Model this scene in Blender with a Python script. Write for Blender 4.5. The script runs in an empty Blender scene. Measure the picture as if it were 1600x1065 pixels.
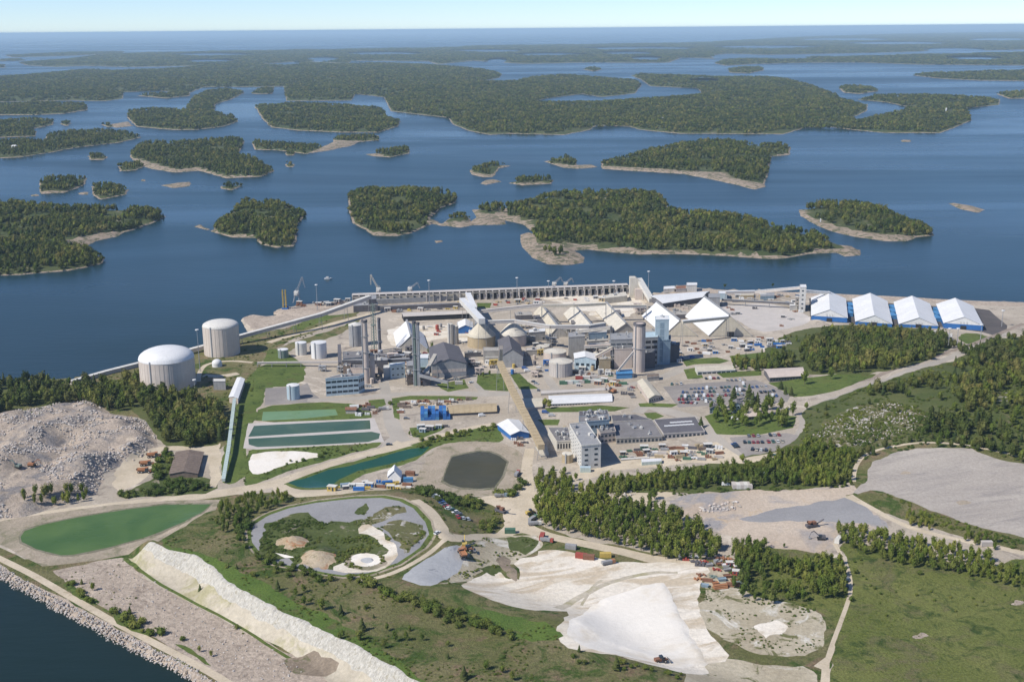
import bpy, math, random
import numpy as np
from mathutils import Matrix, Vector
from mathutils.geometry import delaunay_2d_cdt
random.seed(7); rng = np.random.default_rng(7)
SC = bpy.context.scene; COL = SC.collection
# ---------------------------------------------------------------- camera
FPX, IW, IH, CAMH = 1850.0, 1600.0, 1065.0, 275.0
PITCH, ROLL = math.radians(14.76), math.radians(-0.5)
cam = bpy.data.cameras.new('camera'); camo = bpy.data.objects.new('camera', cam); COL.objects.link(camo)
RM = Matrix.Rotation(math.pi/2-PITCH, 3, 'X') @ Matrix.Rotation(ROLL, 3, 'Z')
camo.matrix_world = Matrix.Translation((0, 0, CAMH)) @ RM.to_4x4()
cam.sensor_width = 36; cam.lens = FPX*36/IW; cam.clip_start = 1; cam.clip_end = 900000
SC.camera = camo
# ---------------------------------------------------------------- light
SUN_AZ, SUN_EL = math.radians(61), math.radians(46)   # shadows fall towards SUN_AZ right of the view axis
sdir = Vector((math.sin(SUN_AZ)*math.cos(SUN_EL), math.cos(SUN_AZ)*math.cos(SUN_EL), -math.sin(SUN_EL)))
sl = bpy.data.lights.new('sun', 'SUN'); sl.energy = 4.7; sl.angle = math.radians(0.53); sl.color = (1, .945, .86)
so = bpy.data.objects.new('sun', sl); COL.objects.link(so); so.rotation_euler = sdir.to_track_quat('-Z', 'Y').to_euler()
W = bpy.data.worlds.new('World'); SC.world = W; W.use_nodes = True
wn = W.node_tree; bg = wn.nodes['Background']
sky = wn.nodes.new('ShaderNodeTexSky'); sky.sky_type = 'NISHITA'; sky.sun_disc = False
sky.sun_elevation = SUN_EL; sky.sun_rotation = math.atan2(-sdir.x, -sdir.y)
sky.altitude = 3000; sky.air_density = 1.0; sky.dust_density = 0.3; sky.ozone_density = 3.0
tint = wn.nodes.new('ShaderNodeMix'); tint.data_type = 'RGBA'; tint.blend_type = 'MULTIPLY'; tint.inputs[0].default_value = 1
tint.inputs[7].default_value = (.86, .95, 1.12, 1); wn.links.new(sky.outputs[0], tint.inputs[6]); wn.links.new(tint.outputs[2], bg.inputs[0]); bg.inputs[1].default_value = 0.115
vs = SC.view_settings; vs.view_transform = 'Standard'; vs.look = 'None'; vs.gamma = 1; vs.use_curve_mapping = False; vs.exposure = 0.2
SC.render.engine = 'CYCLES'; cy = SC.cycles
cy.use_denoising = True; cy.max_bounces = 5; cy.diffuse_bounces = 2; cy.glossy_bounces = 2; cy.transmission_bounces = 2
cy.volume_bounces = 1; cy.transparent_max_bounces = 4; cy.caustics_reflective = False; cy.caustics_refractive = False
HAZE = 3.6e-5
# ---------------------------------------------------------------- projection
RN = np.array(RM)
def rays(px, py):
    px, py = np.asarray(px, float), np.asarray(py, float)
    c = np.stack([px-IW/2, -(py-IH/2), -FPX*np.ones_like(px)], -1)
    return c @ RN.T
def Pz(px, py, z=0.0):
    d = rays(px, py); t = (np.asarray(z)-CAMH)/d[..., 2]
    return np.stack([d[..., 0]*t, d[..., 1]*t, np.broadcast_to(z, t.shape)], -1)
def proj(p):
    p = np.asarray(p, float); q = (p-np.array([0, 0, CAMH])) @ RN
    return np.stack([IW/2+FPX*q[..., 0]/-q[..., 2], IH/2-FPX*q[..., 1]/-q[..., 2]], -1)
# ---------------------------------------------------------------- noise, polygons
def _h(ix, iy, s):
    v = np.sin(ix*127.1+iy*311.7+s*74.7)*43758.5453
    return v-np.floor(v)
def vnoise(x, y, s=0):
    ix, iy = np.floor(x), np.floor(y); fx, fy = x-ix, y-iy
    fx = fx*fx*(3-2*fx); fy = fy*fy*(3-2*fy)
    a, b, c, d = _h(ix, iy, s), _h(ix+1, iy, s), _h(ix, iy+1, s), _h(ix+1, iy+1, s)
    return (a+(b-a)*fx)*(1-fy)+(c+(d-c)*fx)*fy
def fbm(x, y, s=0, o=4):
    t, a, n = 0, .5, 0
    for k in range(o):
        t = t+a*vnoise(x*2**k, y*2**k, s+k); n += a; a *= .5
    return t/n
def inside(P, x, y):
    P = np.asarray(P); c = np.zeros(np.shape(x), bool); n = len(P)
    for i in range(n):
        x1, y1 = P[i][0], P[i][1]; x2, y2 = P[i-1][0], P[i-1][1]
        if y1 == y2: continue
        c ^= ((y1 > y) != (y2 > y)) & (x < (x2-x1)*(y-y1)/(y2-y1)+x1)
    return c
def pdist(P, x, y, closed=True):
    """distance to polyline, and index of the nearest segment"""
    P = np.asarray(P)[:, :2]; best = np.full(np.shape(x), 1e18); idx = np.zeros(np.shape(x), int); n = len(P)
    for i in range(n if closed else n-1):
        a = P[i]; b = P[(i+1) % n]; d = b-a; L = max(d@d, 1e-9)
        t = np.clip(((x-a[0])*d[0]+(y-a[1])*d[1])/L, 0, 1)
        q = (x-a[0]-t*d[0])**2+(y-a[1]-t*d[1])**2
        m = q < best; best = np.where(m, q, best); idx = np.where(m, i, idx)
    return np.sqrt(best), idx
def sstep(t): t = np.clip(t, 0, 1); return t*t*(3-2*t)
def rough(P, seg, amp, seed=0, closed=True, sc=None):
    """subdivide a world polygon and shake its outline sideways"""
    P = np.asarray(P, float)[:, :2]; out = []; n = len(P)
    for i in range(n if closed else n-1):
        a, b = P[i], P[(i+1) % n]; L = np.hypot(*(b-a)); k = max(1, int(L/seg))
        for j in range(k): out.append(a+(b-a)*j/k)
    if not closed: out.append(P[-1])
    q = np.array(out); s = sc or max(seg*3, 1e-6)
    q[:, 0] += amp*(fbm(q[:, 0]/s, q[:, 1]/s, seed, 3)-.5)*2.4
    q[:, 1] += amp*(fbm(q[:, 0]/s+31, q[:, 1]/s+17, seed+9, 3)-.5)*2.4
    return q
# ---------------------------------------------------------------- terrain
BASE = 2.5
MOUND_PX = [(233, 846), (262, 858), (300, 866), (330, 885), (345, 905), (400, 935), (430, 952), (500, 985), (560, 1012), (600, 1037), (645, 1062), (720, 1100), (1150, 1110),
            (1010, 1062), (900, 1018), (868, 992), (860, 975), (780, 955), (700, 925), (622, 906), (668, 862), (688, 840), (660, 800), (640, 778), (560, 768), (460, 775), (400, 786), (340, 800), (300, 820)]
MOUND_H = 12.5
MOUND = Pz(*np.array(MOUND_PX, float).T, z=MOUND_H)[:, :2]
MW = np.array([9.5 if i < 11 else 42.0 for i in range(len(MOUND_PX))]); MW[28] = 20; MW[27] = 28; MW[26] = 30
RUB_PX = [(-60, 668), (0, 645), (45, 634), (80, 627), (145, 619), (170, 640), (225, 652), (243, 675), (248, 692), (222, 708), (192, 722), (165, 735), (150, 765), (40, 800), (-60, 812)]
RUB = Pz(*np.array(RUB_PX, float).T, z=5)[:, :2]
HILLC = Pz(1480, 640, 10)[:2]
PADC = [Pz(x, y, 4)[:2] for x, y in [(892, 990), (905, 965), (930, 942), (1000, 915), (1040, 908), (1052, 925), (1062, 950), (1075, 985), (1100, 1015), (1110, 1040), (1060, 1045), (1000, 1030), (930, 1012)]]
HEAPS = [(458, 846, 8, 3.2), (500, 868, 11, 3.8), (20, 735, 26, 8), (130, 740, 18, 6), (60, 690, 20, 5), (690, 865, 8, 2.0), (640, 880, 7, 1.5), (800, 895, 7, 2.0), (700, 880, 6, 1.5), (1277, 500, 10, 5)]
HEAPW = [(Pz(x, y, MOUND_H if 400 < x < 600 else BASE)[:2], r, hh) for x, y, r, hh in HEAPS]
def H(x, y):
    x = np.asarray(x, float); y = np.asarray(y, float)
    d, i = pdist(MOUND, x, y); ins = inside(MOUND, x, y)
    m = np.where(ins, 1.0, np.where(MW[i] < 17, np.clip(1-d/MW[i], 0, 1), sstep(1-d/MW[i])))
    steep = (MW[i] < 17) & ~ins
    g = BASE+(MOUND_H-BASE)*m + np.where(steep & (m > .02) & (m < .98), (fbm(x/2.2, y/2.2, 5, 2)-.5)*.7, 0)
    g = g+np.where(ins, (fbm(x/30, y/30, 3)-.5)*2.5*sstep(d/15), 0)
    dr, _ = pdist(RUB, x, y); rin = inside(RUB, x, y)
    rn = 1-np.abs(fbm(x/38, y/38, 11, 4)*2-1)*2.2
    g = g+np.where(rin, sstep(dr/14)*(np.clip(rn, -.4, 1)*5.5+2.6+(fbm(x/5, y/5, 4, 2)-.5)*1.6+(fbm(x/14, y/14, 14, 2)-.5)*3), 0)
    hd = ((x-HILLC[0])/190)**2+((y-HILLC[1])/170)**2
    g = g+13*np.exp(-hd)*(.8+.4*fbm(x/40, y/40, 8))
    pi = inside(PADC, x, y); pd, _ = pdist(PADC, x, y); g = g+np.where(pi, .7*sstep(pd/2.5), 0)
    for c, r, hh in HEAPW: g = g+hh*np.exp(-((x-c[0])**2+(y-c[1])**2)/(r*r)*1.6)*(.85+.3*fbm(x/4, y/4, 2, 2))
    return g
def P(px, py):
    px = np.asarray(px, float); py = np.asarray(py, float); z = np.full(px.shape, BASE)
    for k in range(14):
        q = Pz(px, py, z); z = z*.45+H(q[..., 0], q[..., 1])*.55
    q = Pz(px, py, z); q[..., 2] = H(q[..., 0], q[..., 1]); return q
def PP(pts): a = np.array(pts, float); return P(a[:, 0], a[:, 1])
# ---------------------------------------------------------------- objects
def tag(o, label=None, cat=None, group=None, kind=None):
    if label: o['label'] = label
    if cat: o['category'] = cat
    if group: o['group'] = group
    if kind: o['kind'] = kind
    return o
def thing(name, label, cat, loc, group=None):
    o = bpy.data.objects.new(name, None); o.empty_display_size = 1; COL.objects.link(o)
    o.location = Vector([float(v) for v in loc]); return tag(o, label, cat, group)
class MB:
    def __init__(s): s.v = []; s.f = []; s.m = []
    def add(s, vs, fs, m=0):
        o = len(s.v); s.v.extend([tuple(map(float, v)) for v in vs]); s.f.extend([tuple(i+o for i in f) for f in fs]); s.m.extend([m]*len(fs)); return s
    def prism(s, poly, z0, z1, m=0, mt=None):
        n = len(poly); p = [(q[0], q[1]) for q in poly]
        a = sum(p[i-1][0]*p[i][1]-p[i][0]*p[i-1][1] for i in range(n))
        if a < 0: p = p[::-1]
        z0 = z0 if hasattr(z0, '__len__') else [z0]*n
        z1 = z1 if hasattr(z1, '__len__') else [z1]*n
        s.add([(x, y, z0[i]) for i, (x, y) in enumerate(p)]+[(x, y, z1[i]) for i, (x, y) in enumerate(p)],
              [(i, (i+1) % n, n+(i+1) % n, n+i) for i in range(n)], m)
        o = len(s.v)-2*n; s.f.append(tuple(range(o+n, o+2*n))); s.m.append(m if mt is None else mt)
        s.f.append(tuple(range(o+n-1, o-1, -1))); s.m.append(m); return s
    def box(s, c, d, r=0.0, m=0, mt=None):
        """c = centre of the base, d = size, r = turn about z"""
        ca, sa = math.cos(r), math.sin(r); q = []
        for sx, sy in ((-1, -1), (1, -1), (1, 1), (-1, 1)):
            x, y = sx*d[0]/2, sy*d[1]/2; q.append((c[0]+x*ca-y*sa, c[1]+x*sa+y*ca))
        return s.prism(q, c[2], c[2]+d[2], m, mt)
    def lathe(s, c, prof, n=24, m=0, cap=True, ms=None):
        """prof = [(r, z)...] bottom to top round c"""
        vs = []; fs = []; k = len(prof)
        for r, z in prof:
            for i in range(n):
                a = 2*math.pi*i/n; vs.append((c[0]+r*math.cos(a), c[1]+r*math.sin(a), c[2]+z))
        o = len(s.v); s.v.extend([tuple(map(float, v)) for v in vs])
        for j in range(k-1):
            for i in range(n):
                s.f.append((o+j*n+i, o+j*n+(i+1) % n, o+(j+1)*n+(i+1) % n, o+(j+1)*n+i)); s.m.append(ms[j] if ms else m)
        if cap: s.f.append(tuple(o+(k-1)*n+i for i in range(n))); s.m.append(ms[-1] if ms else m)
        return s
    def tube(s, a, b, r, n=6, m=0, r2=None):
        a, b = Vector(map(float, a)), Vector(map(float, b)); d = (b-a).normalized(); u = d.orthogonal().normalized(); w = d.cross(u); r2 = r if r2 is None else r2
        o = len(s.v)
        for c, rr in ((a, r), (b, r2)):
            for i in range(n):
                t = 2*math.pi*i/n; s.v.append(tuple(c+u*rr*math.cos(t)+w*rr*math.sin(t)))
        for i in range(n): s.f.append((o+i, o+(i+1) % n, o+n+(i+1) % n, o+n+i)); s.m.append(m)
        s.f.append(tuple(o+n+i for i in range(n))); s.f.append(tuple(o+n-1-i for i in range(n))); s.m += [m, m]; return s
    def beam(s, a, b, w, h, m=0, mt=None):
        """box girder from a to b, w wide and h high, centred on a-b"""
        a, b = np.array(a, float), np.array(b, float); d = b-a; l = math.hypot(d[0], d[1]) or 1e-6
        n = np.array([-d[1]/l, d[0]/l, 0])*w/2; up = np.array([0, 0, h/2])
        vs = [a-n-up, a+n-up, a+n+up, a-n+up, b-n-up, b+n-up, b+n+up, b-n+up]
        s.add(vs, [(0, 1, 2, 3), (7, 6, 5, 4), (0, 3, 7, 4), (1, 5, 6, 2), (0, 4, 5, 1)], m); s.add([vs[3], vs[2], vs[6], vs[7]], [(0, 1, 2, 3)], m if mt is None else mt); return s
    def mesh(s, name, mats, loc=(0, 0, 0), smooth=False):
        me = bpy.data.meshes.new(name); v = np.array(s.v, float)-np.array([float(t) for t in loc]) if s.v else np.zeros((0, 3))
        me.from_pydata(v.tolist(), [], s.f)
        for m in (mats if isinstance(mats, (list, tuple)) else [mats]): me.materials.append(m)
        if len(me.polygons): me.polygons.foreach_set('material_index', s.m)
        if smooth: me.polygons.foreach_set('use_smooth', [True]*len(me.polygons))
        me.update(); return me
def part(name, mb, mats, parent=None, smooth=False):
    loc = parent.location if parent is not None else (0, 0, 0)
    if parent is not None and parent.parent is not None: loc = parent.parent.location
    o = bpy.data.objects.new(name, mb.mesh(name, mats, loc, smooth)); COL.objects.link(o)
    if parent is not None: o.parent = parent
    return o
def solo(name, mb, mats, label, cat, group=None, smooth=False):
    v = np.array(mb.v); c = v.mean(0); c[2] = v[:, 2].min()
    o = bpy.data.objects.new(name, mb.mesh(name, mats, c, smooth)); o.location = Vector(c.tolist()); COL.objects.link(o)
    return tag(o, label, cat, group)
# ---------------------------------------------------------------- materials
def newmat(name):
    m = bpy.data.materials.new(name); m.use_nodes = True; nt = m.node_tree; return m, nt, nt.nodes['Principled BSDF']
def N(nt, t, **k):
    n = nt.nodes.new(t)
    for a, b in k.items(): setattr(n, a, b)
    return n
def noise_node(nt, vec, scale, detail=4, rough=.6, dist=0):
    n = N(nt, 'ShaderNodeTexNoise'); n.inputs['Scale'].default_value = scale; n.inputs['Detail'].default_value = detail
    n.inputs['Roughness'].default_value = rough; n.inputs['Distortion'].default_value = dist; nt.links.new(vec, n.inputs['Vector']); return n.outputs['Fac']
def ramp(nt, fac, stops):
    r = N(nt, 'ShaderNodeValToRGB'); e = r.color_ramp.elements
    e[0].position, e[0].color = stops[0][0], (*stops[0][1], 1); e[1].position, e[1].color = stops[-1][0], (*stops[-1][1], 1)
    for p, c in stops[1:-1]: k = e.new(p); k.color = (*c, 1)
    nt.links.new(fac, r.inputs[0]); return r.outputs[0]
def mixc(nt, a, b, f, mode='MIX'):
    m = N(nt, 'ShaderNodeMix', data_type='RGBA', blend_type=mode)
    for v, i in ((f, 0), (a, 6), (b, 7)):
        if isinstance(v, (int, float)): m.inputs[i].default_value = v
        elif isinstance(v, tuple): m.inputs[i].default_value = (*v, 1)
        else: nt.links.new(v, m.inputs[i])
    return m.outputs[2]
def mathn(nt, op, a, b=0.0, c=None):
    m = N(nt, 'ShaderNodeMath', operation=op)
    for i, v in enumerate((a, b) if c is None else (a, b, c)):
        if isinstance(v, (int, float)): m.inputs[i].default_value = v
        else: nt.links.new(v, m.inputs[i])
    return m.outputs[0]
def ground_mat(name, c1, c2, s1=.02, c3=None, s3=.15, k3=(.52, .6), fine=.25, s2=.6, rgh=.95, bump=.3, stretch=None, c4=None, s4=.05, k4=(.55, .62)):
    """two broad tones, optional patches of a third and fourth, fine speckle, relief"""
    m, nt, b = newmat(name); tc = N(nt, 'ShaderNodeTexCoord').outputs['Object']
    if stretch:
        mp = N(nt, 'ShaderNodeMapping'); mp.vector_type = 'TEXTURE'; mp.inputs['Rotation'].default_value[2] = stretch[0]; mp.inputs['Scale'].default_value = (1/stretch[1], 1/stretch[2], 1); nt.links.new(tc, mp.inputs[0]); tv = mp.outputs[0]
    else: tv = tc
    col = ramp(nt, noise_node(nt, tv, s1, 6, .62, .4), [(.36, c1), (.64, c2)])
    if c3: col = mixc(nt, col, c3, ramp(nt, noise_node(nt, tv, s3, 5, .65, .8), [(k3[0], (0, 0, 0)), (k3[1], (1, 1, 1))]))
    if c4: col = mixc(nt, col, c4, ramp(nt, noise_node(nt, tc, s4, 6, .7, 1.2), [(k4[0], (0, 0, 0)), (k4[1], (1, 1, 1))]))
    f = noise_node(nt, tv if stretch and len(stretch) > 3 else tc, s2, 6, .75); g = ramp(nt, f, [(.3, (1-fine,)*3), (.7, (1+fine*.9,)*3)])
    col = mixc(nt, col, g, 1.0, 'MULTIPLY'); nt.links.new(col, b.inputs['Base Color']); b.inputs['Roughness'].default_value = rgh
    b.inputs['Specular IOR Level'].default_value = .15
    if bump:
        bn = N(nt, 'ShaderNodeBump'); bn.inputs['Strength'].default_value = bump; bn.inputs['Distance'].default_value = 1.5
        nt.links.new(f, bn.inputs['Height']); nt.links.new(bn.outputs[0], b.inputs['Normal'])
    return m
def solid(name, c, rgh=.7, var=.18, s=.5, metal=0, streak=.15, spec=.3):
    """painted or plain building surface with stains and vertical streaks"""
    m, nt, b = newmat(name); tc = N(nt, 'ShaderNodeTexCoord').outputs['Object']
    g = ramp(nt, noise_node(nt, tc, s, 5, .7, .5), [(.3, (1-var,)*3), (.7, (1+var*.5,)*3)])
    col = mixc(nt, c, g, 1.0, 'MULTIPLY')
    if streak:
        mp = N(nt, 'ShaderNodeMapping'); mp.inputs['Scale'].default_value = (1, 1, .06); nt.links.new(tc, mp.inputs[0])
        g2 = ramp(nt, noise_node(nt, mp.outputs[0], 1.1, 4, .7), [(.35, (1-streak,)*3), (.6, (1, 1, 1))]); col = mixc(nt, col, g2, 1.0, 'MULTIPLY')
    nt.links.new(col, b.inputs['Base Color']); b.inputs['Roughness'].default_value = rgh; b.inputs['Metallic'].default_value = metal; b.inputs['Specular IOR Level'].default_value = spec
    return m
def leaf_mat(name, c1, c2, c3):
    m, nt, b = newmat(name); oi = N(nt, 'ShaderNodeObjectInfo'); tc = N(nt, 'ShaderNodeTexCoord').outputs['Object']
    col = ramp(nt, oi.outputs['Random'], [(0, c1), (.5, c2), (1, c3)])
    g = ramp(nt, noise_node(nt, tc, .8, 3, .7), [(.35, (.62,)*3), (.65, (1.35,)*3)]); col = mixc(nt, col, g, 1.0, 'MULTIPLY')
    g3 = ramp(nt, noise_node(nt, oi.outputs['Location'], .012, 3, .6), [(.38, (.66, .74, .72)), (.62, (1.28, 1.18, 1.0))]); col = mixc(nt, col, g3, 1.0, 'MULTIPLY')
    nt.links.new(col, b.inputs['Base Color']); b.inputs['Roughness'].default_value = .85; b.inputs['Specular IOR Level'].default_value = .12
    tr = N(nt, 'ShaderNodeBsdfTranslucent'); nt.links.new(col, tr.inputs[0]); mx = N(nt, 'ShaderNodeMixShader'); mx.inputs[0].default_value = .22
    nt.links.new(b.outputs[0], mx.inputs[1]); nt.links.new(tr.outputs[0], mx.inputs[2]); nt.links.new(mx.outputs[0], nt.nodes['Material Output'].inputs[0]); return m
def water_mat(name, c1, c2, s=.004, wave=.25, rgh=.12, strength=.25, far=None):
    m, nt, b = newmat(name); tc = N(nt, 'ShaderNodeTexCoord').outputs['Object']
    col = ramp(nt, noise_node(nt, tc, s, 4, .6, .6), [(.35, c1), (.65, c2)])
    if far:   # steep view's weaker sky reflection painted into the bay's colour as dark green
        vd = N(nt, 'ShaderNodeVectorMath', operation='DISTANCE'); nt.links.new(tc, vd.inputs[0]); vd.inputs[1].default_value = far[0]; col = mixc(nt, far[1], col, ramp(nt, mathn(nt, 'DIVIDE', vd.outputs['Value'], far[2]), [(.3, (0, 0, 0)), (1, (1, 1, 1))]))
    nt.links.new(col, b.inputs['Base Color'])
    mp = N(nt, 'ShaderNodeMapping'); mp.inputs['Scale'].default_value = (.35, 1, 1); mp.inputs['Rotation'].default_value[2] = .2; nt.links.new(tc, mp.inputs[0])
    bn = N(nt, 'ShaderNodeBump'); bn.inputs['Strength'].default_value = strength; bn.inputs['Distance'].default_value = .35
    nt.links.new(noise_node(nt, mp.outputs[0], wave, 3, .6), bn.inputs['Height']); nt.links.new(bn.outputs[0], b.inputs['Normal'])
    mp2 = N(nt, 'ShaderNodeMapping'); mp2.inputs['Scale'].default_value = (.25, 1, 1); nt.links.new(tc, mp2.inputs[0])
    rr = ramp(nt, noise_node(nt, mp2.outputs[0], s*.8, 5, .65, .5), [(.38, (rgh*.8,)*3), (.66, (rgh*1.6,)*3)]); nt.links.new(rr, b.inputs['Roughness'])
    b.inputs['IOR'].default_value = 1.33; return m
M = {}
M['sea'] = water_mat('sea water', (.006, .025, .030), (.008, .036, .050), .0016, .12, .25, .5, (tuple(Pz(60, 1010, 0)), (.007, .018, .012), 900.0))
M['pond_green'] = water_mat('green pond water', (.055, .110, .026), (.085, .145, .036), .03, .5, .25, .06)
M['pond_teal'] = water_mat('teal basin water', (.045, .09, .056), (.07, .115, .072), .03, .5, .25, .06)
M['pond_dark'] = water_mat('dark pond water', (.050, .048, .024), (.068, .062, .032), .04, .5, .3, .06)
M['canal'] = water_mat('canal water', (.012, .062, .034), (.016, .075, .042), .02, .5, .2, .06)
M['pond_pale'] = water_mat('pale green basin water', (.13, .22, .10), (.16, .26, .13), .03, .5, .3, .1)
for _k in ('pond_green', 'pond_teal', 'pond_dark', 'canal', 'pond_pale'): M[_k].node_tree.nodes['Principled BSDF'].inputs['Specular IOR Level'].default_value = .22
M['rock'] = ground_mat('shore rock', (.30, .235, .175), (.40, .32, .245), .06, (.12, .12, .07), .12, (.48, .58), .35, .8, bump=1)
M['isl'] = ground_mat('island floor', (.05, .07, .025), (.09, .10, .04), .01, (.26, .22, .16), .03, (.6, .7), .3, .5)
M['site'] = ground_mat('works yard ground', (0.330, 0.285, 0.226), (0.440, 0.383, 0.310), .012, (0.242, 0.207, 0.174), .06, (.55, .68), .22, .7, c4=(0.550, 0.481, 0.395), s4=.022, k4=(.56, .66))
M['road'] = ground_mat('worn asphalt road', (0.319, 0.290, 0.249), (0.396, 0.357, 0.305), .03, None, fine=.12, s2=1.2, bump=.05)
M['asphalt'] = ground_mat('dark asphalt', (0.083, 0.076, 0.075), (0.110, 0.098, 0.094), .05, fine=.15, s2=.8, bump=.05)
M['lot'] = ground_mat('car park asphalt', (0.220, 0.202, 0.188), (0.286, 0.259, 0.235), .05, fine=.15, s2=.8, bump=.05)
M['track'] = ground_mat('dusty gravel track', (0.440, 0.373, 0.273), (0.550, 0.471, 0.357), .05, (0.363, 0.300, 0.207), .2, (.6, .7), .15, .9, bump=.1)
M['grass'] = ground_mat('short grass', (.08, .115, .026), (.115, .15, .036), .03, (.10, .10, .035), .08, (.55, .7), .28, .9, c4=(.04, .065, .015), s4=.15)
M['meadow'] = ground_mat('meadow', (.13, .155, .036), (.19, .20, .06), .02, (.165, .15, .07), .045, (.5, .66), .4, .8, c4=(.05, .08, .018), s4=.09, k4=(.52, .66), bump=.9)
M['dry'] = ground_mat('dry grass slope', (.14, .145, .05), (.23, .20, .10), .03, (.24, .17, .105), .06, (.53, .66), .42, .7, bump=1, c4=(.065, .105, .02), s4=.04, k4=(.5, .6))
M['wood'] = ground_mat('woodland floor', (.07, .09, .026), (.105, .115, .042), .03, (.13, .12, .06), .06, (.6, .7), .3, .6)
M['heath'] = ground_mat('rocky heath', (.10, .11, .04), (.16, .145, .07), .03, (.46, .43, .39), .12, (.56, .62), .35, .5, bump=.6)
M['rubble'] = ground_mat('crushed rock', (0.374, 0.311, 0.249), (0.473, 0.393, 0.315), .03, (0.253, 0.233, 0.221), .05, (.5, .6), .32, .5, c4=(0.528, 0.445, 0.348), s4=.04, k4=(.58, .64), bump=1)
M['gravel'] = ground_mat('pink grey gravel field', (0.396, 0.326, 0.259), (0.484, 0.404, 0.324), .05, (0.319, 0.259, 0.207), .15, (.52, .66), .35, .45, bump=.8)
M['gravel_grey'] = ground_mat('grey gravel', (0.330, 0.295, 0.259), (0.396, 0.357, 0.310), .02, (0.286, 0.259, 0.235), .06, (.5, .7), .2, .6, stretch=(.25, .4, 2), bump=.3)
M['yard'] = ground_mat('lower yard gravel', (0.407, 0.331, 0.259), (0.495, 0.414, 0.329), .02, (0.297, 0.279, 0.273), .018, (.5, .58), .22, .6, bump=.4, c4=(0.462, 0.362, 0.254), s4=.05, k4=(.58, .66))
M['bank'] = ground_mat('gravel bank', (0.297, 0.254, 0.188), (0.385, 0.321, 0.249), .05, (0.220, 0.202, 0.132), .09, (.52, .64), .25, .7, bump=.4)
M['chalk'] = ground_mat('white lime sludge', (.60, .54, .44), (.71, .655, .565), .02, (.50, .42, .31), .05, (.49, .60), .18, .5, bump=.35, stretch=(.3, .5, 1.6))
M['pad'] = ground_mat('smooth lime pad', (.70, .655, .58), (.75, .71, .64), .02, (.62, .55, .44), .03, (.52, .68), .07, .45, bump=.2)
CA = math.atan2(*(Pz(640, 1062, 10)-Pz(240, 848, 10))[:2][::-1])
M['cliff'] = ground_mat('white lime bank', (.50, .47, .40), (.70, .67, .60), .5, (.46, .42, .33), .5, (.54, .62), .3, .75, bump=1, stretch=(CA, 1.3, .16, 1))
M['apron'] = ground_mat('yellowed lime apron', (.40, .355, .275), (.48, .43, .34), .04, (.34, .31, .19), .05, (.5, .62), .2, .5)
M['tan'] = ground_mat('tan lime ground', (.36, .31, .22), (.46, .41, .31), .03, (.14, .14, .06), .09, (.56, .62), .25, .6, c4=(.56, .53, .46), s4=.035, k4=(.55, .62), bump=.4)
M['tarp'] = ground_mat('grey geotextile', (0.350, 0.354, 0.357), (0.422, 0.424, 0.423), .03, (0.227, 0.232, 0.244), .12, (.62, .68), .12, .4)
M['slate'] = ground_mat('smooth grey basin floor', (0.247, 0.243, 0.244), (0.288, 0.283, 0.282), .03, fine=.12, s2=.6)
M['basin_veg'] = ground_mat('overgrown basin ground', (.06, .085, .022), (.10, .115, .04), .03, (.26, .23, .17), .09, (.58, .66), .35, .6, bump=.5)
M['orange'] = ground_mat('orange spoil', (.36, .27, .17), (.44, .37, .27), .1, (.34, .17, .085), .12, (.54, .66), .3, .7, c4=(.13, .13, .05), s4=.3, k4=(.58, .66))
M['dirt'] = ground_mat('brown dirt', (.20, .16, .12), (.27, .22, .165), .06, (.12, .12, .06), .15, (.55, .65), .3, .7)
M['ballast'] = ground_mat('railway ballast', (0.242, 0.197, 0.160), (0.308, 0.254, 0.207), .06, fine=.2)
M['white'] = solid('white roof sheet', (.68, .68, .67), .6, .1, .08, streak=.1)
M['offw'] = solid('off white cladding', (.62, .60, .55), .7, .12, .2)
M['cream'] = solid('cream concrete', (.58, .54, .46), .85, .16, .25)
M['beige'] = solid('beige dusty sheet', (.54, .49, .39), .85, .16, .2)
M['sand'] = solid('sand coloured roof', (.42, .335, .21), .8, .15, .2)
M['conc'] = solid('concrete', (.40, .375, .335), .9, .2, .2, streak=.25)
M['concl'] = solid('light concrete', (.50, .46, .42), .9, .12, .1, streak=.12)
M['pinkc'] = solid('pinkish concrete', (.54, .46, .40), .9, .12, .15)
M['grey'] = solid('grey sheet metal', (.31, .31, .31), .6, .2, .3)
M['dgrey'] = solid('dark grey roofing', (.125, .12, .13), .85, .2, .15)
M['mgrey'] = solid('mid grey roofing felt', (.20, .19, .19), .85, .22, .12)
M['ltblue'] = solid('pale blue sheet', (.42, .52, .57), .5, .12, .3)
M['steelb'] = solid('blue grey sheet', (.25, .33, .39), .5, .15, .3)
M['blue'] = solid('strong blue paint', (.035, .14, .38), .45, .15, .5, streak=.05)
M['blue2'] = solid('bright blue paint', (.07, .22, .42), .45, .15, .5, streak=.05)
M['teal'] = solid('pale teal cover sheet', (.46, .54, .51), .5, .12, .4)
M['green'] = solid('green paint', (.08, .17, .11), .5, .15, .5)
M['gsteel'] = solid('green grey steel', (.20, .25, .22), .6, .2, .5)
M['red'] = solid('red paint', (.34, .075, .055), .45, .15, .5, streak=.05)
M['rust'] = solid('rusty steel', (.24, .12, .075), .8, .35, .8)
M['org'] = solid('orange machine paint', (.38, .18, .09), .5, .15, .6, streak=.05)
M['yel'] = solid('yellow machine paint', (.50, .37, .10), .5, .15, .6, streak=.05)
M['black'] = solid('black rubber', (.02, .02, .02), .7, .2, 1)
M['dark'] = solid('dark opening', (.03, .03, .035), .8, .2, 1)
M['brownroof'] = solid('weathered brown roof', (.20, .155, .125), .9, .3, .35, streak=.25)
M['steel'] = solid('galvanised steel', (.42, .43, .44), .45, .12, .6, metal=.3)
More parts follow.
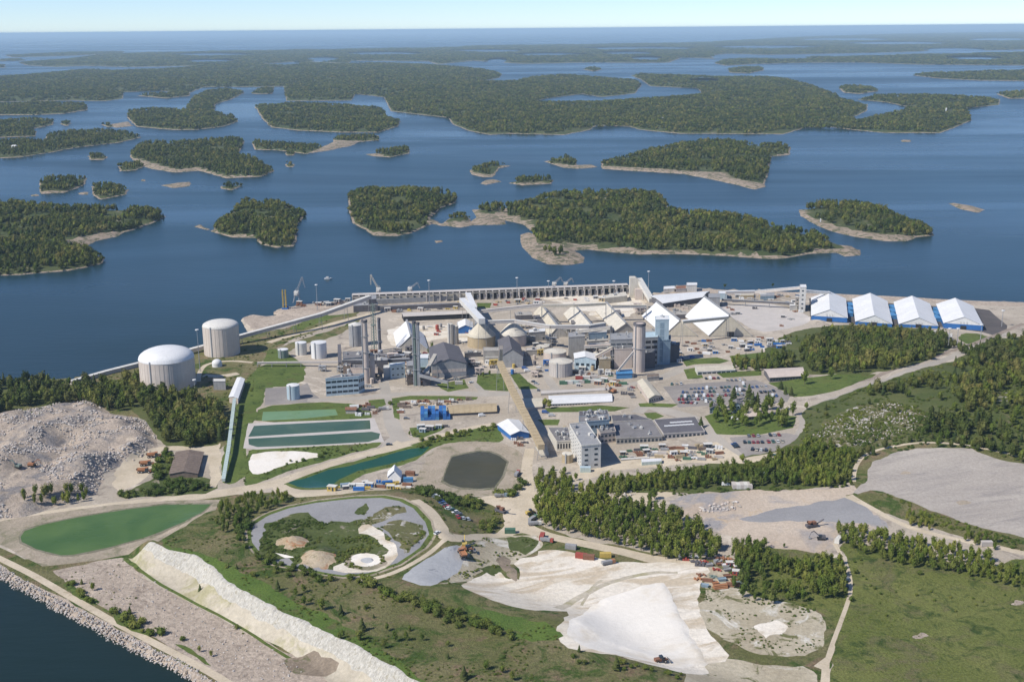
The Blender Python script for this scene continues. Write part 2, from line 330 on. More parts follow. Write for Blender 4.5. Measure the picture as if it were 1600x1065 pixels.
M['glass'], _nt, _b = newmat('window glass'); _b.inputs['Base Color'].default_value = (.03, .045, .06, 1); _b.inputs['Roughness'].default_value = .12
M['bark'] = solid('bark', (.16, .13, .10), .9, .3, 2)
M['birch'] = leaf_mat('birch leaves', (.12, .17, .032), (.165, .205, .042), (.22, .235, .065))
M['bush'] = leaf_mat('bush leaves', (.09, .135, .028), (.13, .17, .038), (.17, .19, .055))
M['spruce'] = leaf_mat('conifer needles', (.048, .072, .026), (.075, .10, .032), (.11, .125, .045))
M['mixed'] = leaf_mat('mixed woodland leaves', (.08, .105, .028), (.125, .145, .038), (.19, .18, .065))
CARC = {'white': (.7, .7, .68), 'silver': (.42, .43, .44), 'grey': (.16, .165, .175), 'black': (.02, .022, .026), 'red': (.32, .022, .02), 'blue': (.04, .09, .24), 'green': (.05, .12, .09), 'beige': (.42, .38, .30)}
for k, c in CARC.items():
    m, nt, b = newmat(k+' car paint'); b.inputs['Base Color'].default_value = (*c, 1); b.inputs['Roughness'].default_value = .3; b.inputs['Coat Weight'].default_value = .4; M['car_'+k] = m

M['fresh'] = ground_mat('fresh grass', (.085, .14, .028), (.12, .18, .035), .05, (.13, .13, .05), .08, (.55, .68), .35, .8, bump=.8)

M['wet'] = ground_mat('wet silt margin', (.16, .145, .10), (.22, .20, .145), .1, (.11, .12, .06), .2, (.52, .62), .25, 1.0)

M['tankc'] = solid('creamy pink tank concrete', (.60, .525, .455), .9, .1, .1, streak=.1)
# ================================================================ sea, haze
def disc(R, z, n=160):
    rs = [0, 300, 700, 1500, 3000, 6000, 12000, 25000, 60000, R]; vs = [(0, 0, z)]; fs = []
    for r in rs[1:]: vs += [(r*math.cos(2*math.pi*i/n), r*math.sin(2*math.pi*i/n), z) for i in range(n)]
    for i in range(n): fs.append((0, 1+i, 1+(i+1) % n))
    for j in range(len(rs)-2):
        a = 1+j*n; b = a+n
        for i in range(n): fs.append((a+i, b+i, b+(i+1) % n, a+(i+1) % n))
    mb = MB(); mb.add(vs, fs); return mb
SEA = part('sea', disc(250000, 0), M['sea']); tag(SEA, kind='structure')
hb = MB(); hb.box((0, 0, -1.5), (520000, 520000, CAMH+12+1.5))
hm = bpy.data.materials.new('haze'); hm.use_nodes = True; nt = hm.node_tree; nt.nodes.clear()
pv = nt.nodes.new('ShaderNodeVolumePrincipled'); pv.inputs['Color'].default_value = (.62, .83, 1.0, 1); pv.inputs['Density'].default_value = HAZE; pv.inputs['Anisotropy'].default_value = 0
mo = nt.nodes.new('ShaderNodeOutputMaterial'); nt.links.new(pv.outputs[0], mo.inputs['Volume'])
tag(part('haze', hb, hm), kind='stuff')
# ================================================================ mainland coast (px, then world)
COAST = [(-60, 600), (0, 593), (60, 589), (112, 590), (150, 581), (222, 561), (287, 548), (323, 538), (350, 528), (372, 520), (388, 519), (381, 506), (375, 497), (378, 493), (394, 491), (427, 488), (431, 479), (452, 476), (452, 471),
         (500, 469), (548, 466), (552, 463), (700, 457), (850, 450.5), (980, 446), (1019, 457), (1034, 452), (1037, 447), (1060, 445), (1090, 448), (1150, 450), (1220, 451), (1299, 456), (1400, 460), (1495, 465), (1530, 469), (1600, 469.5), (1700, 471)]
COAST2 = [(1700, 1150), (440, 1150), (400, 1120), (340, 1083), (312, 1065), (286, 1047), (243, 1026), (200, 1005), (160, 986), (115, 960), (69, 936), (29, 914), (0, 895), (-60, 862)]
c1 = rough(PP(COAST), 4, 1.1, 1, False); c2 = rough(PP(COAST2), 2.5, 1.2, 2, False, 6)
LAND = np.vstack([c1, c2])
REG = []   # (name, material key, world polygon)
def reg(name, mk, pts, seg=4, amp=1.2, world=False):
    w = np.array(pts, float)[:, :2] if world else PP(pts)[:, :2]
    if amp >= .8 and not world:
        w = np.stack([w*.78+np.roll(w, -1, 0)*.22, w*.22+np.roll(w, -1, 0)*.78], 1).reshape(-1, 2); amp *= 1.9; seg = min(seg, 3)
    REG.append((name, mk, rough(w, seg, amp, len(REG)) if amp else w)); return w
def ribbon(name, mk, pts, w, amp=.35, seg=4, world=False):
    c = np.array(pts, float) if world else PP(pts)[:, :2]
    # smooth by one round of Chaikin twice
    for _ in range(2):
        q = [c[0]]
        for a, b in zip(c[:-1], c[1:]): q += [a*.75+b*.25, a*.25+b*.75]
        c = np.array(q+[c[-1]])
    ws = np.interp(np.linspace(0, 1, len(c)), np.linspace(0, 1, len(w)), w) if hasattr(w, '__len__') else np.full(len(c), w)
    t = np.gradient(c, axis=0); t /= np.maximum(np.hypot(t[:, 0], t[:, 1]), 1e-9)[:, None]; n = np.stack([-t[:, 1], t[:, 0]], 1)*ws[:, None]/2
    REG.append((name, mk, rough(np.vstack([c+n, (c-n)[::-1]]), seg, amp, len(REG))))
def ell(px, py, rx, ry, n=20, seed=0):
    return [(px+rx*math.cos(2*math.pi*i/n), py+ry*math.sin(2*math.pi*i/n)) for i in range(n)]
reg('dry_slope', 'dry', [(-60, 860), (60, 878), (230, 850), (300, 770), (470, 762), (640, 752), (690, 762), (830, 780), (840, 830), (1110, 880), (1300, 850), (1310, 1000), (1290, 1060), (1290, 1150), (440, 1150), (300, 1090), (-60, 880)])
reg('yard_ground', 'site', [(-100, 500), (-100, 845), (0, 806), (160, 786), (300, 775), (460, 765), (640, 755), (690, 765), (760, 778), (800, 780), (860, 790), (1050, 770), (1340, 756), (1350, 720), (1260, 660), (1250, 640), (1330, 600), (1450, 560), (1525, 540), (1600, 520), (1750, 520), (1750, 455), (900, 420), (100, 470)])
# -- shoreline strip right and quay
reg('shore_bank', 'gravel', [(1020, 440), (1100, 452), (1290, 458), (1400, 463), (1500, 469), (1700, 475), (1700, 480), (1540, 478), (1390, 468), (1295, 463), (1100, 460), (1020, 462)], amp=.8)
reg('asphalt_yard', 'asphalt', [(1264, 466), (1330, 470), (1395, 474), (1460, 478), (1520, 481), (1545, 484), (1560, 497), (1574, 508), (1572, 520), (1556, 525), (1536, 519), (1475, 511), (1400, 510), (1330, 506), (1325, 500), (1266, 500)], amp=.4)
reg('grass', 'grass', [(1505, 520), (1532, 521), (1548, 527), (1530, 535), (1512, 538), (1498, 530)])
# -- west shore grass and tank park
reg('grass', 'dry', [(-60, 597), (60, 594), (150, 585), (225, 566), (320, 542), (376, 524), (420, 517), (455, 510), (500, 500), (560, 486), (562, 492), (520, 507), (480, 522), (450, 532), (430, 545), (415, 560), (405, 575), (395, 600), (385, 650), (360, 700), (300, 700), (200, 640), (-60, 660)], amp=2)
reg('grass', 'grass', [(380, 600), (405, 572), (420, 566), (470, 566), (478, 575), (470, 601), (416, 606), (409, 632), (398, 640), (412, 650), (395, 660), (388, 680), (386, 700), (386, 742), (362, 757), (345, 752), (350, 700), (360, 650)], amp=1)
reg('grass', 'grass', [(451, 515), (478, 512), (520, 497), (548, 489), (560, 487), (520, 493), (500, 488), (480, 500), (460, 508)])
reg('grass', 'dry', [(430, 545), (470, 530), (520, 515), (562, 497), (562, 505), (530, 522), (505, 531), (470, 538), (440, 556)])
ribbon('track', 'track', [(420, 535), (450, 525), (480, 518), (515, 506), (560, 495), (590, 487), (640, 480), (740, 470)], 7)
ribbon('track', 'track', [(310, 596), (312, 578), (325, 567), (360, 563), (395, 566)], 4)
ribbon('track', 'track', [(318, 586), (345, 588), (372, 583)], 8)
reg('rubble_yard', 'gravel', [(378, 497), (394, 491), (430, 487), (442, 480), (470, 478), (550, 474), (575, 470), (560, 477), (500, 488), (440, 506), (396, 517)], amp=.8)
# -- tank plot, settling ponds
reg('tank_yard', 'lot', [(415, 606), (468, 603), (480, 598), (487, 612), (505, 626), (413, 633)], amp=.3)
reg('grass', 'grass', [(405, 634), (500, 628), (560, 630), (575, 640), (583, 655), (395, 662)], amp=1)
reg('grass', 'grass', [(386, 705), (400, 700), (500, 697), (560, 694), (600, 690), (585, 700), (540, 710), (500, 722), (460, 733), (410, 752), (378, 762), (384, 740)], amp=1)
reg('pond', 'pond_pale', [(411, 643), (470, 641), (524, 639), (528, 648), (470, 654), (409, 657)], amp=.2)
reg('pond_bank', 'concl', [(388, 661), (585, 653), (600, 690), (400, 702), (380, 700)], amp=.3)
reg('pond', 'pond_teal', [(397, 665), (450, 662), (530, 658), (578, 656), (579, 670), (500, 675), (388, 682)], amp=.15)
reg('pond', 'pond_teal', [(388, 685), (500, 679), (581, 674), (594, 677), (592, 685), (575, 690), (485, 695), (402, 698), (389, 694)], amp=.15)
reg('lime_basin', 'pad', [(389, 709), (410, 706), (476, 704), (499, 708), (500, 713), (470, 720), (440, 728), (407, 739), (390, 740)], amp=1.2)
# -- canal and its banks
reg('grass', 'grass', [(440, 752), (476, 742), (520, 728), (560, 718), (600, 706), (640, 695), (690, 681), (740, 668), (772, 662), (790, 690), (745, 690), (700, 692), (672, 702), (640, 724), (600, 732), (560, 742), (515, 764), (470, 764)], amp=1)
reg('canal', 'canal', [(447, 752), (476, 747), (515, 733), (548, 727), (580, 718), (620, 706), (640, 701), (672, 697), (658, 710), (632, 719), (600, 726), (560, 735), (530, 748), (511, 761), (485, 762), (464, 760)], amp=.6, seg=3)
# -- dark pond
reg('pond_bank', 'bank', [(636, 760), (655, 742), (668, 706), (700, 692), (755, 687), (800, 697), (822, 712), (822, 745), (808, 762), (780, 775), (700, 772)])
reg('wet_margin', 'wet', [(689, 753), (697, 729), (704, 712), (725, 706.5), (748, 702.5), (767, 704), (782, 710), (796, 721), (788, 744), (775, 764), (750, 766), (718, 764), (702, 760)], amp=.6)
reg('pond', 'pond_dark', [(692, 750), (699, 730), (706, 714), (725, 709), (748, 705), (765, 706), (780, 712), (792, 721), (785, 742), (773, 761), (750, 763), (720, 761), (705, 757)], amp=.4, seg=3)
# -- roads of the works
ribbon('road', 'road', [(598, 570), (600, 600), (606, 640), (612, 670), (628, 688)], (6, 8, 9, 9, 14))
reg('road', 'road', [(603, 660), (622, 655), (632, 675), (645, 690), (625, 697), (590, 705), (600, 690), (612, 680)], amp=.4)
ribbon('track', 'track', [(632, 692), (600, 703), (560, 711), (520, 723), (470, 740), (430, 755), (380, 765), (300, 776), (170, 791), (90, 800), (20, 812), (-60, 830)], (16, 11, 8, 8, 9, 12, 12, 12, 11, 11, 14))
reg('track', 'track', [(425, 758), (446, 756), (466, 764), (500, 766), (560, 762), (600, 757), (640, 757), (600, 766), (530, 772), (462, 777), (430, 770)], amp=.6)
ribbon('track', 'track', [(630, 693), (680, 682), (740, 667), (772, 662)], 6)
ribbon('road', 'road', [(480, 625), (560, 622), (610, 616), (700, 612), (760, 617), (830, 610), (920, 610), (990, 600), (1050, 585), (1068, 572)], (8, 8, 9, 10, 12, 9, 8, 8, 12, 12))
ribbon('road', 'road', [(760, 617), (740, 590), (742, 570), (735, 545)], 8)
ribbon('road', 'road', [(995, 645), (1010, 632), (1035, 640), (1090, 655), (1120, 690), (1160, 715)], (10, 10, 12, 12, 10, 10))
ribbon('road', 'road', [(850, 570), (855, 590), (870, 610)], 7)
ribbon('road', 'road', [(1240, 700), (1262, 668), (1256, 645), (1290, 628), (1360, 602), (1440, 572), (1500, 552), (1535, 535), (1575, 520)], (10, 10, 9, 7, 7, 7, 8, 9, 9))
ribbon('railway', 'ballast', [(1230, 618), (1290, 612), (1360, 592), (1440, 563), (1520, 537), (1600, 505)], 5)
reg('car_park', 'lot', [(1036, 604), (1068, 600), (1180, 593), (1205, 602), (1235, 618), (1230, 628), (1150, 632), (1060, 636)], amp=.3)
reg('car_park', 'lot', [(1140, 683), (1175, 680), (1228, 676), (1250, 680), (1240, 700), (1205, 711), (1165, 714), (1150, 700)], amp=.3)
# -- grass islands inside the works
for g in ([(747, 584), (788, 583), (808, 610), (792, 611), (757, 609), (744, 597)], [(797, 584), (812, 583), (824, 596), (842, 607), (812, 608)], [(682, 600), (726, 592), (732, 606), (700, 612), (690, 607)],
          [(576, 625), (600, 623), (603, 632), (590, 638), (578, 634)], [(612, 622), (640, 618), (700, 618), (747, 620), (744, 624), (640, 624), (624, 626), (624, 655), (616, 652)],
          [(1066, 562), (1120, 558), (1140, 563), (1125, 568), (1085, 569), (1072, 572)], [(1068, 577), (1088, 574), (1100, 590), (1075, 592)], [(1120, 583), (1150, 580), (1190, 578), (1190, 586), (1130, 590)],
          [(998, 630), (1015, 629), (1060, 631), (1050, 636), (1000, 635)], [(1006, 645), (1025, 644), (1038, 650), (1015, 657)], [(850, 637), (940, 633), (985, 636), (960, 642), (855, 644)],
          [(1200, 598), (1260, 590), (1330, 582), (1370, 584), (1330, 602), (1270, 618), (1240, 620), (1215, 605)], [(1100, 650), (1130, 640), (1200, 645), (1245, 650), (1240, 668), (1180, 680), (1120, 678)],
          [(840, 655), (875, 655), (872, 664), (850, 664)], [(640, 668), (700, 664), (690, 672), (660, 684), (645, 682)], [(420, 545), (440, 545), (470, 566), (410, 567)],
          [(745, 473), (768, 473), (766, 481), (746, 481)], [(607, 514), (622, 513), (618, 521), (608, 520)], [(1140, 556), (1250, 545), (1260, 572), (1190, 575), (1150, 570)]):
    reg('grass', 'grass', g, 3, .5)
reg('lime_spill', 'chalk', [(600, 512), (700, 505), (760, 520), (740, 535), (690, 528), (650, 540), (610, 540)], amp=2)
reg('lime_spill', 'chalk', [(840, 458), (900, 455), (975, 455), (985, 462), (1010, 470), (1000, 490), (940, 500), (900, 480), (850, 468)], amp=3)
reg('concrete_yard', 'concl', [(1110, 480), (1200, 472), (1262, 490), (1265, 505), (1200, 520), (1170, 512), (1140, 492)], amp=1)
# -- right hill and woodland floors
reg('woodland_floor', 'wood', [(1190, 545), (1230, 520), (1290, 508), (1380, 508), (1480, 518), (1490, 540), (1455, 562), (1400, 578), (1330, 585), (1250, 585), (1200, 578)])
reg('woodland_floor', 'wood', [(1250, 640), (1330, 612), (1450, 574), (1520, 552), (1545, 530), (1600, 525), (1750, 520), (1750, 760), (1597, 735), (1470, 692), (1380, 700), (1340, 722), (1330, 762), (1050, 770), (900, 776), (935, 748), (1050, 735), (1140, 718), (1230, 700), (1260, 668)])
reg('rocky_heath', 'heath', [(1275, 680), (1300, 655), (1340, 635), (1400, 628), (1440, 640), (1470, 655), (1440, 672), (1400, 690), (1330, 700), (1290, 700)], amp=4)
reg('rocky_heath', 'heath', [(1490, 610), (1540, 608), (1590, 615), (1560, 630), (1500, 625)], amp=4)
reg('forest_track', 'track', [(1160, 716), (1240, 700), (1230, 707), (1170, 724), (1130, 724), (1080, 722), (1040, 728), (940, 735), (940, 742), (900, 752), (880, 750), (905, 738), (960, 722), (1060, 700), (1120, 690)], amp=.5)
# -- junctions in the middle
ribbon('track', 'track', [(828, 700), (822, 730), (826, 765), (815, 785)], (6, 7, 8, 12))
reg('track', 'track', [(742, 775), (800, 772), (830, 765), (900, 776), (960, 770), (1050, 768), (1055, 776), (1000, 782), (930, 782), (880, 782), (838, 790), (824, 806), (835, 828), (800, 836), (770, 838), (790, 815), (785, 795), (760, 786)], amp=1)
ribbon('track', 'track', [(960, 778), (1005, 785), (1060, 803), (1110, 828)], (6, 6, 4, 3))
ribbon('track', 'track', [(820, 825), (860, 838), (920, 850), (975, 862), (1030, 876), (1100, 882)], (14, 8, 8, 8, 10, 14))
ribbon('track', 'track', [(640, 782), (665, 800), (690, 830), (700, 840), (750, 838), (800, 830)], (12, 15, 12, 10, 8, 8))
reg('grass', 'dry', [(690, 775), (740, 790), (790, 805), (780, 826), (735, 835), (705, 833), (698, 820), (720, 815), (700, 795)])
# -- lower gravel yard, upper plateau
reg('lower_yard', 'yard', [(1040, 778), (1100, 768), (1300, 764), (1345, 757), (1358, 762), (1330, 772), (1396, 824), (1340, 822), (1312, 815), (1304, 835), (1306, 850), (1290, 866), (1250, 869), (1205, 862), (1180, 848), (1130, 835), (1080, 808), (1050, 800)], amp=1.5)
reg('dark_gravel', 'slate', [(1150, 808), (1200, 798), (1300, 780), (1330, 776), (1394, 822), (1315, 815), (1240, 812), (1180, 818)], amp=1.5)
reg('grass', 'dry', [(1331, 757), (1332, 735), (1342, 716), (1362, 704), (1400, 695), (1465, 690), (1530, 698), (1597, 714), (1750, 760), (1750, 900), (1597, 862), (1480, 832), (1400, 806), (1318, 774), (1345, 765)])
ribbon('track', 'track', [(1334, 752), (1334, 735), (1344, 716), (1364, 704), (1402, 695), (1465, 690), (1530, 698), (1600, 714), (1700, 745)], 2.6)
reg('gravel_plateau', 'gravel_grey', [(1352, 752), (1353, 738), (1362, 722), (1394, 706), (1444, 699), (1519, 700), (1532, 708), (1569, 720), (1597, 724), (1750, 760), (1750, 880), (1597, 837), (1541, 826), (1476, 805), (1422, 783), (1368, 764), (1330, 774), (1340, 757)], amp=1)
reg('puddle', 'bank', ell(1507, 786, 12, 4)); reg('puddle', 'bank', ell(1412, 737, 6, 3))
ribbon('track', 'track', [(1325, 774), (1360, 792), (1400, 815), (1440, 830), (1500, 843), (1560, 855), (1620, 868)], (7, 4, 4, 4, 4, 5, 6))
# -- meadow, its track
reg('meadow', 'meadow', [(1308, 848), (1340, 846), (1450, 870), (1540, 885), (1600, 870), (1750, 880), (1750, 1150), (1290, 1150), (1296, 1050), (1306, 1000), (1332, 930), (1326, 885)])
reg('bare_patch', 'gravel', ell(1437, 993, 14, 4), 1, .8); reg('bare_patch', 'gravel', ell(1590, 941, 9, 4), 1, .8)
reg('meadow', 'meadow', [(1180, 850), (1300, 868), (1325, 885), (1330, 925), (1310, 985), (1296, 985), (1288, 955), (1240, 945), (1160, 935), (1130, 900), (1150, 870)])
for dx in (-.9, .9):
    ribbon('track', 'track', [(1304+dx*2, 848), (1325+dx*2, 885), (1331+dx*2, 920), (1320+dx*2, 955), (1302+dx*2, 1000), (1292+dx*2, 1032)], 1.1, .1)
reg('track', 'track', [(1272, 1040), (1290, 1026), (1302, 1000), (1305, 1010), (1297, 1035), (1296, 1075), (1280, 1075), (1284, 1045)], amp=.3)
# -- white fields
reg('tan_field', 'tan', [(1108, 925), (1085, 900), (1110, 880), (1160, 905), (1165, 930), (1240, 945), (1282, 955), (1290, 975), (1285, 1005), (1268, 1022), (1200, 1026), (1145, 1008), (1110, 985), (1085, 960)])
reg('white_patch', 'chalk', ell(1205, 982, 22, 14), 2, 2)
reg('tan_field', 'tan', [(1100, 1035), (1140, 1028), (1200, 1040), (1270, 1042), (1283, 1075), (1283, 1150), (1100, 1150), (1060, 1052)])
reg('white_field', 'chalk', [(720, 918), (735, 900), (752, 893), (775, 892), (790, 905), (805, 905), (812, 892), (798, 882), (812, 872), (840, 868), (845, 858), (900, 862), (960, 875), (1030, 878), (1080, 878), (1112, 888), (1096, 905), (1086, 925), (1088, 950), (1100, 975), (1115, 995), (1138, 1030), (1102, 1036), (1105, 1053), (1060, 1048), (1000, 1034), (932, 1019), (895, 1015), (875, 996), (873, 972), (892, 955), (865, 954), (820, 951), (770, 938)], amp=1.5)
reg('white_pad', 'pad', [(882, 985), (900, 962), (930, 940), (985, 920), (1035, 907), (1048, 920), (1056, 945), (1072, 985), (1095, 1015), (1100, 1034), (1060, 1044), (1000, 1030), (932, 1014), (900, 1005)], amp=1.2)
ribbon('track', 'apron', [(870, 950), (905, 930), (960, 905), (1020, 893), (1060, 893)], (6, 4, 3, 3, 2), 1)
ribbon('track', 'apron', [(940, 905), (925, 915), (918, 925), (910, 945)], 1.5, .8)
reg('scrub_ground', 'tan', [(733, 845), (770, 838), (840, 835), (850, 845), (838, 862), (812, 872), (795, 880), (750, 890), (700, 912), (688, 912), (712, 880), (715, 850)], amp=2)
reg('grass', 'basin_veg', [(790, 835), (840, 838), (845, 855), (815, 870), (800, 855)], amp=2); reg('grass', 'basin_veg', ell(760, 887, 22, 8), 3, 3); reg('dirt_heap', 'dirt', [(770, 870), (795, 868), (812, 895), (808, 910), (785, 900)], amp=2)
reg('geotextile', 'tarp', [(622, 901), (660, 880), (697, 853), (716, 850), (722, 868), (716, 888), (700, 905), (680, 914), (655, 912)], amp=1)
reg('fresh_grass', 'fresh', [(240, 846), (265, 849), (330, 866), (400, 903), (470, 942), (520, 962), (560, 992), (600, 1012), (665, 1060), (700, 1100), (640, 1075), (560, 1012), (500, 985), (430, 952), (400, 935), (345, 905), (330, 885), (300, 866), (262, 858)], amp=1.5)
reg('fresh_grass', 'fresh', [(720, 945), (800, 962), (865, 972), (872, 1000), (830, 1000), (760, 975)], amp=2)
# -- oval basin on the mound
OV = [(393, 832), (398, 818), (422, 804), (453, 793), (494, 785), (556, 778), (597, 777), (624, 782), (645, 793), (665, 815), (671, 834), (657, 854), (620, 879), (578, 894), (535, 898), (504, 893), (463, 885), (432, 879), (407, 864), (394, 847)]
oc = np.array(OV).mean(0)
def grow(k, dy=1): return [tuple(oc+(np.array(p)-oc)*k) for p in OV]
reg('dirt_ring', 'bank', grow(1.085), 4, .4); reg('grass', 'grass', grow(1.055), 4, .4); reg('basin_floor', 'slate', OV, 4, .5)
reg('basin_scrub', 'basin_veg', [(398, 850), (415, 822), (440, 812), (470, 800), (492, 806), (510, 815), (545, 818), (560, 812), (572, 815), (590, 826), (620, 842), (625, 860), (610, 880), (560, 892), (500, 890), (440, 878), (410, 865)], amp=3)
reg('basin_scrub', 'basin_veg', ell(569, 797, 9, 9), 3, 2)
reg('basin_scrub', 'heath', [(585, 795), (625, 790), (632, 800), (605, 808), (590, 822), (572, 815)], amp=3)
reg('basin_scrub', 'heath', [(600, 825), (640, 812), (655, 818), (668, 835), (650, 850), (630, 868), (615, 855), (612, 835)], amp=3)
reg('orange_heap', 'orange', ell(456, 849, 21, 12), 2, 2); reg('orange_heap', 'orange', ell(499, 872, 30, 14), 2, 2.5)
reg('lime_patch', 'chalk', [(553, 832), (566, 818), (590, 826), (605, 840), (622, 855), (624, 872), (605, 885), (580, 893), (540, 896), (516, 890), (545, 874), (590, 872), (612, 865), (598, 848), (580, 836)], amp=1.5)
reg('basin_scrub', 'bank', ell(571, 877, 34, 13), 2, 1); reg('lime_patch', 'pad', ell(571, 874, 24, 10.5), 2, .6); reg('lime_patch', 'tarp', ell(573, 875, 10, 4.5), 2, .6)
reg('lime_patch', 'pad', [(430, 863), (445, 866), (462, 870), (445, 871)], 2, .3)
ribbon('track', 'track', [(696, 842), (665, 868), (628, 889), (590, 903), (560, 905)], 3)
# -- lime cliff, dike, pond (lower left)
reg('gravel_field', 'gravel', [(74, 893), (100, 888), (170, 872), (195, 870), (205, 885), (270, 922), (360, 970), (440, 1015), (500, 1045), (540, 1075), (560, 1150), (440, 1150), (360, 1065), (250, 1000), (150, 940)], amp=1)
CL_TOP = [(x, y) for x, y in MOUND_PX[:12]]
cltop = Pz(*np.array(CL_TOP, float).T, z=MOUND_H)[:, :2]
foot = PP([(220, 858), (235, 867), (257, 879), (285, 895), (312, 910), (352, 936), (394, 960), (442, 985), (504, 1014), (547, 1040), (587, 1066), (682, 1127)])[:, :2]
reg('apron', 'apron', np.vstack([cltop, PP([(620, 1150), (540, 1100), (500, 1050), (440, 1010), (380, 985), (300, 942), (230, 905), (197, 872)])[:, :2]]), 3, .7, True)
reg('lime_cliff', 'cliff', np.vstack([cltop+np.array([1.0, .6]), foot[::-1]]), 2, 1.3, True)
ribbon('ditch', 'grass', [(196, 872), (230, 900), (290, 934), (370, 975), (440, 1020), (475, 1040)], (3, 2, 2, 1.6, 2, 1.5), .5)
reg('dirt_track', 'dirt', [(440, 1030), (480, 1020), (510, 1030), (530, 1040), (500, 1058), (450, 1052)], amp=1)
reg('grass', 'dry', [(-60, 826), (0, 854), (60, 884), (74, 892), (60, 892), (0, 870), (-60, 845)], amp=.5)
reg('pond_bank', 'bank', [(-5, 815), (30, 808), (90, 800), (170, 789), (258, 782), (345, 780), (330, 800), (290, 822), (246, 846), (215, 862), (143, 876), (78, 883), (66, 884), (29, 866), (0, 850), (-12, 832)], amp=.6)
reg('wet_margin', 'wet', [(29, 838), (36, 827), (66, 817), (120, 806), (200, 793), (258, 786), (334, 785), (320, 800), (297, 813), (230, 840), (172, 857), (115, 869), (95, 870), (55, 860), (31, 848)], amp=.6)
reg('pond', 'pond_green', [(32, 838), (38, 829), (66, 819), (120, 808), (200, 795), (258, 788), (330, 787), (318, 798), (295, 811), (229, 838), (172, 854), (115, 866), (95, 867), (57, 857), (34, 846)], amp=.3, seg=3)
reg('grass', 'dry', [(-60, 850), (0, 880), (80, 922), (160, 968), (260, 1022), (340, 1065), (400, 1110), (350, 1083), (286, 1040), (200, 992), (115, 945), (40, 908), (0, 886), (-60, 856)], amp=.3)
reg('rock_shore', 'gravel', [(-60, 852), (0, 882), (40, 905), (115, 942), (200, 990), (286, 1036), (330, 1062), (380, 1100), (300, 1100), (-60, 900)], amp=.8)
ribbon('track', 'track', [(-60, 842), (0, 872), (43, 893), (80, 914), (129, 943), (186, 975), (243, 1005), (315, 1042), (350, 1062), (420, 1110)], 4.2, .15)
for e in ([(95, 905), (130, 925), (160, 945), (120, 935)], [(150, 945), (200, 965), (250, 1000), (190, 975)], [(270, 1000), (320, 1030), (330, 1042), (280, 1015)]): reg('grass', 'grass', e, 3, 1.2)
# -- rubble works
reg('woodland_floor', 'wood', [(-60, 596), (60, 594), (110, 600), (222, 590), (225, 612), (300, 610), (348, 640), (350, 695), (300, 702), (250, 695), (225, 650), (150, 618), (80, 627), (45, 634), (0, 650), (-60, 670)])
reg('rubble_works', 'rubble', RUB, 4, 1.5, True)
reg('grass', 'basin_veg', [(255, 705), (270, 702), (268, 740), (330, 745), (345, 768), (260, 775), (180, 778), (200, 765), (245, 745), (240, 720)])
reg('track', 'track', [(176, 768), (178, 735), (200, 712), (235, 700), (262, 695), (300, 698), (340, 696), (345, 690), (346, 740), (338, 760), (328, 762), (326, 715), (312, 702), (262, 703), (245, 712), (238, 742), (200, 762)], amp=1)
